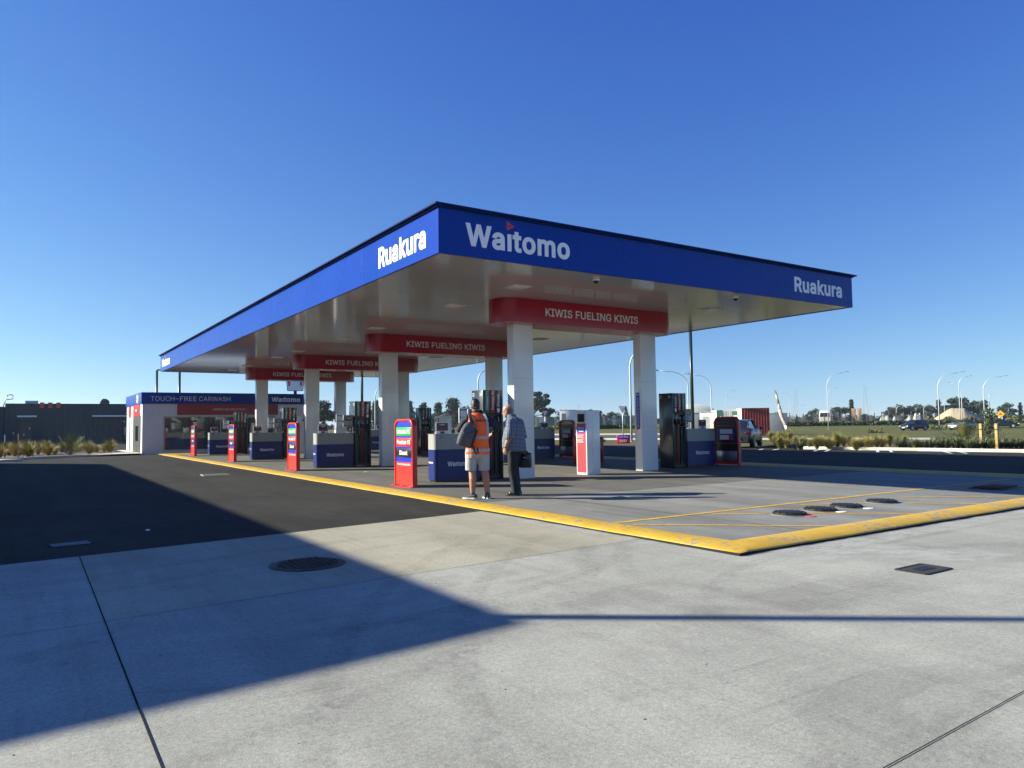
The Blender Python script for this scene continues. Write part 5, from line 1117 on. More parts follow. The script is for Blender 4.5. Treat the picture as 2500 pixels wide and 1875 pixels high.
# ------------------------------------------------------------------ trees
LFD = [mat("far leaf dark", (.018, .030, .018), .85), mat("far leaf mid", (.030, .045, .024), .85), mat("far leaf light", (.055, .070, .034), .85)]
def tree(name, label, loc, w_, h, kind, seed, n=700, mats=LFD, group=None):
    t = thing(name, label, "tree", loc, 0, group); rnd = random.Random(seed)
    b = MB(); hb = h*(.75 if kind != 'round' else .6)
    b.tube([(0, 0, -.3), (rnd.uniform(-.02, .02)*w_, 0, h*.3), (rnd.uniform(-.03, .03)*w_, 0, hb)], [h*.028, h*.02, h*.006], BARK, 7)
    pts = []; limbs = []
    if kind == 'pine':
        for k in range(14):
            z = h*(.16+.8*k/14); a = rnd.uniform(0, 6.28); r = w_*.5*(1.05-z/h)**.75*rnd.uniform(.55, 1.15)
            for q in range(4):
                aa = a+q*1.57+rnd.uniform(-.4, .4); rr = r*rnd.uniform(.6, 1.1); e = Vector((cos(aa)*rr, sin(aa)*rr, z+rr*.35)); limbs.append((Vector((0, 0, z)), e))
                for _ in range(n//34):
                    u = rnd.uniform(.25, 1.05); pts.append(Vector((0, 0, z)).lerp(e, u)+Vector((rnd.gauss(0, 1), rnd.gauss(0, 1), rnd.gauss(0, .8)))*w_*.05)
    elif kind == 'poplar':
        for _ in range(n):
            z = rnd.uniform(.1, 1); r = w_*.5*min(1, (1-z)*1.8+.05)*sqrt(rnd.random()); a = rnd.uniform(0, 6.28); pts.append(Vector((cos(a)*r, sin(a)*r, z*h)))
        for k in range(10): a = rnd.uniform(0, 6.28); limbs.append((Vector((0, 0, h*.08*k)), Vector((cos(a)*w_*.3, sin(a)*w_*.3, h*.08*k+h*.15))))
    else:
        nb = 15 if kind == 'round' else 26
        for k in range(nb):
            a = rnd.uniform(0, 6.28); u = rnd.random()
            if kind == 'round': c = Vector((cos(a)*w_*.36*sqrt(u), sin(a)*w_*.36*sqrt(u), h*(.40+.42*rnd.random()*(1.1-u*.6)))); r = min(w_, h)*rnd.uniform(.13, .22)
            else: c = Vector((cos(a)*w_*.42*sqrt(u), sin(a)*w_*.42*sqrt(u), h*(.28+.64*rnd.random()*(1.1-u*.5)))); r = min(w_, h)*rnd.uniform(.07, .13)
            limbs.append((Vector((0, 0, h*.25)), c))
            for _ in range(n//nb):
                d = Vector((rnd.gauss(0, 1), rnd.gauss(0, 1), rnd.gauss(0, .75))); d = d.normalized()*r*rnd.uniform(.55, 1.05); d.z *= .72; pts.append(c+d)
    for p, q in limbs: b.tube([p, q], [h*.008, h*.003], BARK, 4, cap=False)
    b.build("trunk", t)
    b = MB(); leafs(b, pts, max(w_, h)*(.036 if kind != 'open' else .022), mats, rnd); b.build("crown", t)
    return t
HZ = lambda px: 1036.5-.0135*(px-1250)
def ptree(name, label, px, wpx, topy, d, kind, seed, n=700, group=None):
    n = int(n*1.7); p = at(px, d); h = (HZ(px)-topy)/CAM_F*d/ (1/1.0)*(1/max(.5, cos(az_px(px)-CAM_YAW)))+1.35-p.z; tree(name, label, p, wpx/CAM_F*d*(1.55 if kind == 'pine' else 1.2), h*1.03, kind, seed, n, group=group)
for i_, (nm, lab, px, wpx, ty, d, kd, n) in enumerate([
    ("pine_tree", "dark pine directly right of the second row's columns", 1000, 26, 980, 260, 'pine', 900),
    ("pine_tree", "small dark pine with split top over the far pump", 1035, 26, 984, 270, 'pine', 900),
    ("pine_tree", "pointed dark pine in the middle of the group behind the cabinet numbered 14", 1070, 30, 984, 265, 'pine', 900),
    ("pine_tree", "broadest and tallest dark pine left of the hi-vis man's head", 1107, 46, 975, 250, 'pine', 1500),
    ("broad_tree", "paler rounded tree behind the notice board of pump 13 and 14", 1143, 40, 986, 255, 'round', 900),
    ("pine_tree", "dark pine between the second row pump and its column", 918, 30, 980, 260, 'pine', 900),
    ("broad_tree", "tall dark tree filling the gap left of the third row's right column", 790, 74, 972, 150, 'round', 2200),
    ("broad_tree", "small treetop rising above the carwash roof", 667, 14, 955, 260, 'round', 400),
    ("gum_tree", "large open crowned gum tree behind the nearest left column", 1296, 112, 953, 230, 'open', 3600),
    ("broad_tree", "small round tree right of the gum tree", 1370, 34, 999, 260, 'round', 700),
    ("broad_tree", "dark leaning tree above the grey lettered container", 1393, 30, 996, 262, 'open', 700),
    ("broad_tree", "wide round tree behind the white kiosk's top", 1450, 60, 996, 300, 'round', 1100),
    ("broad_tree", "round tree over the banner fence's lettering", 1487, 46, 1001, 300, 'round', 900),
    ("broad_tree", "smaller round tree left of the give way sign", 1508, 30, 1004, 300, 'round', 600),
    ("poplar_tree", "narrow pointed poplar right of the give way sign", 1529, 12, 994, 290, 'poplar', 500),
    ("broad_tree", "round dark tree left of the white truck", 1991, 30, 998, 300, 'round', 800),
    ("broad_tree", "bushy dark tree behind the tallest lamp", 2050, 42, 992, 300, 'round', 1100),
    ("norfolk_pine", "lone pointed pine above the tan stacks", 2080, 14, 983, 330, 'pine', 600),
    ("broad_tree", "round dark tree right of the red container", 1896, 22, 1005, 250, 'round', 600),
    ("broad_tree", "leftmost round tree of the row over the white tarpaulins", 2172, 24, 998, 330, 'round', 600),
    ("broad_tree", "second tree of the row over the white tarpaulins", 2200, 44, 991, 330, 'round', 900),
    ("broad_tree", "tree over the dark SUV in the far row", 2234, 46, 992, 330, 'round', 900),
    ("broad_tree", "tree right of the SUV's lamp in the far row", 2264, 36, 993, 330, 'round', 800),
    ("pine_tree", "pointed tree just right of the lamp beside the SUV", 2293, 16, 987, 330, 'pine', 500),
    ("broad_tree", "largest tree behind the sand mound", 2340, 62, 983, 330, 'round', 1400),
    ("broad_tree", "bushy tree behind the staked young tree", 2388, 38, 982, 330, 'round', 900),
    ("broad_tree", "wide round tree at the far right edge", 2461, 34, 989, 330, 'round', 900),
    ("pine_tree", "small pointed tree at the right edge of the picture", 2492, 10, 994, 330, 'pine', 400)]):
    ptree(nm, lab, px, wpx, ty, d, kd, 40+i_, n, "trees along the skyline")
# the low far tree belt that reads as one mass
b = MB(); rnd3 = random.Random(77)
for px0, px1, ty, d in ((560, 1000, 1030, 420), (1000, 1240, 1008, 380), (1330, 1560, 1014, 380), (1560, 1720, 1016, 420), (1880, 2150, 1011, 440), (2150, 2420, 1005, 430), (2400, 2760, 1007, 450)):
    pts = []
    N = int((px1-px0)*7)
    for _ in range(N):
        px = rnd3.uniform(px0, px1); k = .6+.25*sin(px*.09)+.15*sin(px*.31+1); p = at(px, d+rnd3.uniform(-8, 8)); hh = ((HZ(px)-ty)/CAM_F*d+1.0-p.z)*k
        pts.append(p+Vector((0, 0, rnd3.random()**.7*hh)))
    leafs(b, pts, 1.1, LFD, rnd3)
tag(b.build("tree_belt"), "low dark belt of distant trees along the horizon", "trees", kind="stuff")
# ------------------------------------------------------------------ covers and grates in the ground
IRON = mat("cast iron", (.028, .027, .026), .5, metal=.5, rvar=.15, vs_=30)
def disc(b, c, r, z, m, n=32, h=.006):
    b.tube([(c[0], c[1], z), (c[0], c[1], z+h)], r, m, n, smooth=False)
t = thing("manhole_cover", "large round cast iron manhole cover in the concrete apron", "manhole cover", (-3.84, -4.38, .004))
b = MB(); disc(b, (0, 0), .365, .0, IRON, 40, .006); disc(b, (0, 0), .33, .006, IRON, 40, .003); b.build("frame", t)
b = MB()
for i in range(-9, 10):
    for j in range(-9, 10):
        x, y = i*.034+(.017 if j % 2 else 0), j*.034
        if hypot(x, y) < .30:
            if (i+j) % 2: b.box(x-.014, x+.014, y-.005, y+.005, .009, .014, IRON)
            else: b.box(x-.005, x+.005, y-.014, y+.014, .009, .014, IRON)
for a in (1.1, 4.2): b.box(cos(a)*.335-.05, cos(a)*.335+.05, sin(a)*.335-.03, sin(a)*.335+.03, .007, .012, IRON)
b.build("cover", t)
t = thing("drain_grate", "square iron drain grate set in the apron on the right", "drain grate", (.545, -8.08, .004), 0)
b = MB(); s = .215
b.box(-s, s, -.13, .13, -.2, -.004, BLACK)
for y in (-.135, .135): b.box(-s, s, y-.012, y+.012, 0, .010, IRON)
for x in (-s, s): b.box(x-.012, x+.012, -.135, .135, 0, .010, IRON)
b.build("frame", t); b = MB(); b.box(-s, s, -.135, .135, -.001, .002, BLACK)
for k in range(13): b.box(-s+.02+k*.031, -s+.03+k*.031, -.125, .125, .002, .009, IRON)
b.box(-.11, .11, -.05, .05, .009, .011, IRON); b.build("grate", t)
for k, (x, y, lab) in enumerate(((3.01, -4.92, "nearest black domed fuel fill cover inside the yellow box"), (3.76, -4.91, "second black domed fuel fill cover from the kerb corner"), (4.45, -4.90, "third black domed fuel fill cover, beside a white plate"), (5.47, -4.88, "farthest black domed fuel fill cover of the four"))):
    t = thing("fill_cover", lab, "fill cover", (x, y, .008), k*.3, "domed fuel fill covers")
    b = MB(); disc(b, (0, 0), .26, 0, FORE, 28, .008); disc(b, (0, 0), .235, .008, IRON, 28, .006); b.build("frame", t)
    b = MB(); R_ = []
    for r, z in ((.235, .014), (.228, .03), (.19, .044), (.10, .050), (.0, .052)): R_.append((r, z))
    b.loft([[(r*cos(2*pi*j/28)+.0001, r*sin(2*pi*j/28), z) for j in range(28)] for r, z in R_[:-1]], RUBBER)
    for j in range(14): a = 2*pi*j/14; b.prism([(cos(a)*.19, sin(a)*.19, .044), (cos(a-.05)*.235, sin(a-.05)*.235, .016), (cos(a+.05)*.235, sin(a+.05)*.235, .016)], (0, 0, .012), IRON)
    b.build("dome", t)
t = thing("pit_lid", "flat dull red rectangular pit lid in the shade on the far right", "pit lid", (9.36, -4.9, .008))
b = MB(); b.box(-.45, .45, -.28, .28, 0, .02, IRON, .006); b.build("frame", t); b = MB(); b.box(-.40, .40, -.23, .23, .02, .045, mat('dull red paint', (.16, .04, .035), .85, spec=.1, var=.2), .01); b.build("lid", t)
for x, y, m, lab in ((3.80, -5.22, PAPER, "small white plate right of the second fill cover"), (4.49, -5.23, PAPER, "small white plate right of the third fill cover"), (3.03, -5.25, SIGNRED, "small red plate beside the nearest fill cover")):
    t = tag(MB.build((lambda b: (b.tube([(0, 0, 0), (0, 0, .006)], .075, m, 16, smooth=False), b)[1])(MB()), "marker_plate"), lab, "plate", "small marker plates by the fill covers"); t.location = (x, y, .009)
t = thing("pit_lid", "pale rectangular concrete lid in the shaded asphalt at left", "pit lid", (-5.70, -1.33, .001), .13)
b = MB(); b.box(-.20, .20, -.13, .13, 0, .008, mat('old lid concrete', (.16, .16, .155), .9, var=.2, vs_=12), .003); b.build("lid", t); b = MB(); b.box(-.215, .215, -.145, .145, 0, .004, JOINT_LIP_SHADE); b.build("frame", t)
t = thing("pit_lid", "flush asphalt coloured lid with a pale edge beyond the long shadow", "pit lid", (-1.45, 11.3, .001), -.1)
b = MB(); b.box(-.36, .36, -.5, .5, 0, .005, ROADM); b.build("lid", t); b = MB(); b.box(-.40, -.36, -.5, .3, 0, .007, KERBW); b.build("frame", t)
b = MB(); b.ell((-4.78, -.62, .008), .03, .05, .012, PAPER, 8, 6); tag(b.build("paper_scrap"), "tiny white scrap lying on the shaded asphalt", "litter")
b = MB(); b.box(2.28, 2.40, 9.06, 9.14, .009, .014, PAPER); tag(b.build("paper_scrap"), "tiny white scrap on the forecourt between the first two price signs", "litter")
# pebbles and grit on the apron
b = MB(); rnd = random.Random(9)
for _ in range(70):
    d = rnd.uniform(1.6, 9)**1.0; a = rnd.uniform(-.02, 1.25); x, y = CAM.x+sin(a)*d, CAM.y+cos(a)*d
    if y > -6.9 and x > -.5: continue
    r = rnd.uniform(.002, .0055); b.ell((x, y, .004+r*.2), r*rnd.uniform(.8, 1.8), r, r*.4, rnd.choice((JOINT_LIP_SHADE, DGREY, BARK)), 6, 4)
tag(b.build("grit"), "scattered grit and crumbs on the concrete apron", "grit", kind="stuff")

# ------------------------------------------------------------------ far right: yards, fences, vehicles
CRED = mat("container red steel", (.24, .035, .03), .5, var=.2, vs_=1.5)
CWHT = mat("container white side", (.72, .71, .66), .5, var=.05)
CGRY = mat("container grey", (.20, .22, .24), .5, var=.1)
def container(name, label, loc, rz, L, Wd, Hh, mend, mside, group=None):
    """end at local -Y faces the viewer, long side at local -X"""
    t = thing(name, label, "container", loc, rz, group)
    b = MB(); b.box(-Wd/2+.05, Wd/2-.05, .05, L-.05, .12, Hh-.05, mend); ribbed(b, -Wd/2+.1, Wd/2-.1, .04, .15, Hh-.1, mend, .27, .06); b.build("body", t)
    b = MB()
    for x in (-Wd/2, Wd/2-.1):
        for y in (0, L-.1): b.box(x, x+.1, y, y+.1, 0, Hh, mend)
    for z in (0.03, Hh-.12): b.box(-Wd/2+.1, Wd/2-.1, -.001, .1, z, z+.12, mend); b.box(-Wd/2+.1, Wd/2-.1, L-.1, L, z, z+.12, mend); b.box(-Wd/2+.002, -Wd/2+.1, .1, L-.1, z, z+.12, mside); b.box(Wd/2-.1, Wd/2-.002, .1, L-.1, z, z+.12, mend)
    b.build("frame", t)
    b = MB(); b.box(-Wd/2+.02, -Wd/2+.045, .1, L-.1, .15, Hh-.12, mside); b.build("side_panel", t)
    return t
p = at(1845, 80); t = container("shipping_container", "red shipping container end with white posters on its long side, behind the parked car", p, -az_px(1845)+.62, 6.06, 2.75, 2.8, CRED, CWHT)
t.rotation_euler = (0, 0, -az_px(1845)+.12)
PG = mat("poster green", (.05, .17, .11), .5)
p = at(1845, 80)
# the white sided one alongside it
q = at(1783, 84); t = container("shipping_container", "white container side with green posters left of the red container", q, -az_px(1783)+.1, 6.06, 2.9, 2.75, CWHT, CWHT)
b = MB(); b.box(-1.42, -.75, -.09, -.07, 1.35, 2.7, PG); b.box(.2, 1.0, -.09, -.07, 1.5, 2.55, PG); b.prism([(-1.2, -.1, 1.4), (-.8, -.1, 1.4), (-.85, -.1, 1.9), (-1.0, -.1, 2.1), (-1.15, -.1, 1.9)], (0, .008, 0), WHITE); b.box(.3, .9, -.1, -.092, 2.0, 2.12, WHITE); b.build("poster", t)
for px, d, w_, h_, m, lab in ((1722, 92, 5.0, 2.5, CGRY, "grey site shed behind the payment terminal of pump 15 and 16"), (1733, 88, 2.2, 2.55, CWHT, "small white site cabin in the middle of the container row"), (1768, 88, 2.0, 2.6, CWHT, "white site cabin touching the green poster container"), (1888, 100, 3.4, 2.6, CGRY, "dark grey shed right of the red container"), (1387, 118, 2.6, 3.0, CWHT, "cream container above the second price unit with shelves"), (1404, 119, 4.0, 2.9, CGRY, "grey lettered container left of the white kiosk")):
    t = thing("site_cabin", lab, "cabin", at(px, d), -az_px(px), "site cabins and sheds")
    b = MB(); b.box(-w_/2, w_/2, 0, 2.4, .1, h_, m, .03); b.build("wall", t); b = MB(); b.box(-w_/2-.05, w_/2+.05, -.05, 2.45, h_, h_+.08, LGREY); b.build("roof", t)
    b = MB(); b.box(-w_/2+.3, -w_/2+1.0, -.03, .0, .2, h_-.5, LGREY); b.build("door", t)
# lettering panel seen on the grey container
b = MB(); p = at(1404, 118.8); 
t = thing("marquee", "white arched marquee roof behind the pump terminal on the right", "marquee", at(1694, 150), -az_px(1694))
b = MB(); R_ = []
for k in range(13): a = pi*k/12; R_.append((-4.4*cos(a), 2.6+1.9*sin(a)))
b.prism([(x, 0, z) for x, z in R_], (0, 14, 0), CWHT, .05); b.box(-4.3, 4.3, .2, 13.8, 0, 2.6, CGRY); b.build("roof", t)
# banner fence with the word Ruakura
BAN = mat("banner cloth grey green", (.19, .22, .20), .8, var=.25, vs_=.6)
t = thing("banner_fence", "long grey green banner fence with white arrow mark and the word Ruakura", "fence", (0, 0, 0))
A, B_f = at(1296, 126), at(1592, 126); n = 60
b = MB(); lo = []; hi = []
for k in range(n+1):
    p = A.lerp(B_f, k/n); wv = .03*sin(k*1.3)+.02*sin(k*2.9); q = Vector((p.x+wv*.5, p.y+wv, gz(p.x, p.y)))
    lo.append(b.bm.verts.new(q+Vector((0, 0, .05)))); hi.append(b.bm.verts.new(q+Vector((0, 0, 2.0+.04*sin(k*.9)))))
for k in range(n):
    f = b.bm.faces.new((lo[k], lo[k+1], hi[k+1], hi[k])); f.material_index = b.mi(BAN); f.smooth = True
b.build("banner", t)
for k in range(0, n+1, 6):
    p = A.lerp(B_f, k/n); b = MB(); g_ = gz(p.x, p.y); b.tube([(p.x, p.y+.3, g_-.2), (p.x, p.y+.3, g_+2.1)], .05, GALV, 6); b.build("post", t)
X_ = (B_f-A).normalized(); N_ = X_.cross(Vector((0, 0, 1)))
def on_ban(px, z): p = at(px, 126); u = (p-A).dot(X_); p = A+X_*u; return Vector((p.x, p.y, gz(p.x, p.y)+z))+N_*.12
BW = mat("banner white print", (.62, .63, .62), .7); BR = mat("banner red print", (.42, .06, .06), .7)
b = MB(); b.text("Ruakura", on_ban(1492, 1.02), X_, (0, 0, 1), 2.35, .42, BW, .0); b.build("lettering", t)
b = MB(); b.text("SUPERHUB", on_ban(1505, .70), X_, (0, 0, 1), 1.6, .18, BW, -.006); b.build("lettering", t)
b = MB(); o = on_ban(1482, 1.05)
b.poly([o, o+X_*.55+Vector((0, 0, .35)), o+Vector((0, 0, .72)), o+X_*.15+Vector((0, 0, .36))], BW); b.poly([o+X_*-.35+Vector((0, 0, .05))+N_*.01, o+X_*.2+Vector((0, 0, .4))+N_*.01, o+X_*-.35+Vector((0, 0, .78))+N_*.01, o+X_*-.2+Vector((0, 0, .4))+N_*.01], BR); b.build("arrow_mark", t)
b = MB(); o = on_ban(1316, 1.0)
for k in range(3): b.poly([o+Vector((0, 0, .3*k)), o+X_*.9+Vector((0, 0, .3*k)), o+X_*.9+Vector((0, 0, .3*k+.2)), o+Vector((0, 0, .3*k+.2))], BW)
b.build("printed_panel", t)
b = MB(); o = on_ban(1358, .9); b.poly([o, o+X_*.6+Vector((0, 0, .4)), o+Vector((0, 0, .8)), o+X_*.2+Vector((0, 0, .4))], BW); b.build("arrow_mark", t)
# posted construction fence with a dark hedge foot
MESHW = mat("shade netting", (.10, .105, .10), .9, alpha=.55, var=.3, vs_=.4)
t = thing("construction_fence", "see-through grey netting fence on dark posts across the far field", "fence", (0, 0, 0))
A, B_f = at(1878, 172), at(2262, 176); n = 22
for k in range(n+1):
    p = A.lerp(B_f, k/n); g_ = gz(p.x, p.y); b = MB(); hp = 2.3+.5*((k*37 % 7)/7); b.tube([(p.x, p.y, g_-.3), (p.x, p.y, g_+hp)], .10, BARK, 6); b.build("post", t)
b = MB(); lo = []; hi = []; n = 66
for k in range(n+1):
    p = A.lerp(B_f, k/n); g_ = gz(p.x, p.y); wv = .15*sin(k*1.1)
    lo.append(b.bm.verts.new((p.x+wv, p.y-.2+wv, g_-.1))); hi.append(b.bm.verts.new((p.x+wv, p.y-.2, g_+1.85+.22*sin(k*.8)+.12*sin(k*2.1))))
for k in range(n):
    f = b.bm.faces.new((lo[k], lo[k+1], hi[k+1], hi[k])); f.material_index = b.mi(MESHW); f.smooth = True
b.build("netting", t)
b = MB(); rnd = random.Random(8); pts = []
for _ in range(5200):
    px = rnd.uniform(1870, 2330); p = at(px, 166+rnd.uniform(-2, 2)); pts.append(p+Vector((0, 0, rnd.random()*.75)))
leafs(b, pts, .28, [LF[0], LF[1], LFD[0]], rnd); tag(b.build("hedge"), "low dark hedge running along the foot of the netting fence", "hedge", kind="stuff")
b = MB(); pts = []
for _ in range(5200):
    px = rnd.uniform(1290, 1600); p = at(px, 121+rnd.uniform(-2.5, 2)); pts.append(p+Vector((0, 0, rnd.random()*.45)))
leafs(b, pts, .20, [LF[1], LF[2], BL3], rnd); tag(b.build("hedge"), "rough green verge growth along the foot of the banner fence", "hedge", kind="stuff")
# scattered bushes on the field between road and mound
b = MB(); pts = []
for px0, px1, d, hh, n_ in ((2262, 2520, 176, 1.4, 9000), (2120, 2150, 118, .7, 900), (2270, 2340, 150, .7, 2000)):
    for _ in range(n_):
        px = rnd.uniform(px0, px1); p = at(px, d+rnd.uniform(-5, 5)); pts.append(p+Vector((0, 0, rnd.random()**1.5*hh*(.7+.3*sin(px*.12)))))
leafs(b, pts, .22, [BL3, LF[2], mat("dry weed", (.13, .095, .05), .9)], rnd); tag(b.build("weeds"), "rough dry weeds on the far field", "weeds", kind="stuff")
# tarpaulin heaps and the sand mound
TARP = mat("white tarpaulin", (.62, .60, .55), .7, var=.2, vs_=.5); SAND = mat("pale sand", (.46, .36, .22), .95, var=.15, vs_=.3)
def heap(name, label, cat, px0, px1, d, h, m, seed, peak=None, flat=.0, dep=8):
    rnd = random.Random(seed); b = MB(); nx, ny = 70, 15; G = []
    for j in range(ny):
        row = []
        for i in range(nx):
            px = px0+(px1-px0)*i/(nx-1); p = at(px, d+dep*(j/(ny-1)-.5)); u = i/(nx-1); v = j/(ny-1)
            e = min(1, min(u, 1-u)*(2.6 if flat else 3.2))*min(1, min(v, 1-v)*3.5+ .0)
            z = h*e*(1 if flat else (.66+.16*sin(u*13+seed)+.12*sin(u*29+seed*2)+.10*sin(u*7-v*9)))+ (0 if e == 0 else rnd.uniform(-.025, .025)*h*e)
            row.append(b.bm.verts.new((p.x, p.y, p.z-.1+max(0, z))))
        G.append(row)
    for j in range(ny-1):
        for i in range(nx-1):
            f = b.bm.faces.new((G[j][i], G[j][i+1], G[j+1][i+1], G[j+1][i])); f.material_index = b.mi(m); f.smooth = True
    return tag(b.build(name), label, cat)
heap("tarpaulin", "long white tarpaulin covered heap left of the dark SUV", "tarpaulin", 2132, 2206, 186, 2.3, TARP, 3)
heap("tarpaulin", "crumpled white tarpaulin with peaked corners above the dark SUV", "tarpaulin", 2202, 2266, 183, 2.6, TARP, 6)
heap("sand_mound", "pale flat topped sand mound on the far field", "mound", 2262, 2412, 225, 3.6, SAND, 2, flat=1, dep=46)
# truck and tan stacks behind the fence
t = thing("truck", "white truck cab parked behind the netting fence", "truck", at(2014, 182), -az_px(2014)-.25)
b = MB(); b.prism([(-1.25, 0, .6), (1.25, 0, .6), (1.25, 0, 2.1), (1.05, 0, 3.1), (-1.05, 0, 3.1), (-1.25, 0, 2.1)], (0, 2.0, 0), CWHT, .08); b.build("cab", t)
b = MB(); b.prism([(-1.1, -.03, 1.75), (1.1, -.03, 1.75), (.98, -.03, 2.7), (-.98, -.03, 2.7)], (0, .06, 0), GLASS); b.build("windscreen", t)
b = MB(); b.box(-1.2, 1.2, 2.1, 8, 1.0, 2.9, DGREY, .05); b.build("cargo_body", t); b = MB(); b.box(-1.22, 1.22, -.12, .1, .4, .8, LGREY, .03); b.build("bumper", t)
for x in (-1.0, 1.0):
    for y in (.9, 6.0): b = MB(); b.tube([(x-.14, y, .5), (x+.14, y, .5)], .5, RUBBER, 16); b.build("wheel", t)
for x in (-.95, .95): b = MB(); b.box(x-.18, x+.18, -.06, 0, .85, 1.05, LAMP); b.build("headlight", t)
TAN = mat("tan block", (.34, .23, .14), .9, var=.2)
for px, lab in ((2085, "left tan block stack behind the fence"), (2099, "right tan block stack behind the fence")):
    t = thing("block_stack", lab, "stack", at(px, 190), -az_px(px), "tan block stacks"); b = MB()
    for k in range(4): b.box(-.45, .45, 0, .9, .0+k*.92, .9+k*.92, TAN, .03)
    b.build("blocks", t); b = MB(); b.box(-.55, .55, -.1, 1.0, -.12, -.002, WOOD); b.build("pallet", t)
# lattice pylons
PYL = mat("pylon steel", (.30, .34, .38), .6)
for px, d, hh, lab in ((1944, 900, 37, "lattice power pylon behind the leaning carved post"), (2114, 900, 38, "lattice power pylon right of the tan block stacks"), (1413, 1100, 30, "faint power pylon left of the white kiosk")):
    t = thing("power_pylon", lab, "pylon", at(px, d), .2, "power pylons on the horizon"); b = MB()
    for sx in (-1, 1):
        for sy in (-1, 1): b.tube([(sx*3.2, sy*3.2, 0), (sx*1.4, sy*1.4, hh*.55), (sx*1.1, sy*1.1, hh)], .10, PYL, 4)
    for k in range(9):
        z0, z1 = hh*k/9, hh*(k+1)/9; f = lambda z: 3.2-1.8*min(1, z/(hh*.55)) if z < hh*.55 else 1.25
        for s in (-1, 1): b.tube([(-f(z0), s*f(z0), z0), (f(z1), s*f(z1), z1)], .06, PYL, 4); b.tube([(f(z0), s*f(z0), z0), (-f(z1), s*f(z1), z1)], .06, PYL, 4)
    b.build("tower", t); b = MB()
    for z in (hh*.72, hh*.85, hh*.97): b.tube([(-5.5, 0, z), (0, 0, z+.8), (5.5, 0, z)], .08, PYL, 4)
    b.build("cross_arm", t)
# leaning carved post
t = thing("carved_post", "tall leaning weathered carved timber post with white patches on the verge", "sculpture", (43.6, 24.2, 0), 0)
CARV = mat("weathered maroon timber", (.20, .115, .105), .8, var=.35, vs_=2.5, hue=(.62, .56, .50)); 
vright = Vector((cos(az_px(1958)), -sin(az_px(1958)), 0)); b = MB(); pts = []; rs = []
for k in range(13):
    u = k/12; pts.append(Vector((0, 0, -.2+4.05*u))-vright*(1.12*u**.9)+vright*.05*sin(u*9)); rs.append((.20*(1-.55*u)+.03*sin(u*14), .13*(1-.55*u)))
rs[-1] = (.03, .02); b.tube(pts, rs, CARV, 9); b.build("post", t)
b = MB()
for u0, u1, w_ in ((.08, .16, .10), (.2, .32, .11), (.66, .74, .08)):
    b.tube([pts[int(u0*12)].lerp(pts[int(u0*12)+1], .5)+Vector((-.10, -.10, 0)), pts[int(u1*12)].lerp(pts[min(12, int(u1*12)+1)], .5)+Vector((-.08, -.08, 0))], [w_, w_*.7], mat("white patch", (.7, .68, .62), .8), 6)
b.build("painted_patch", t)

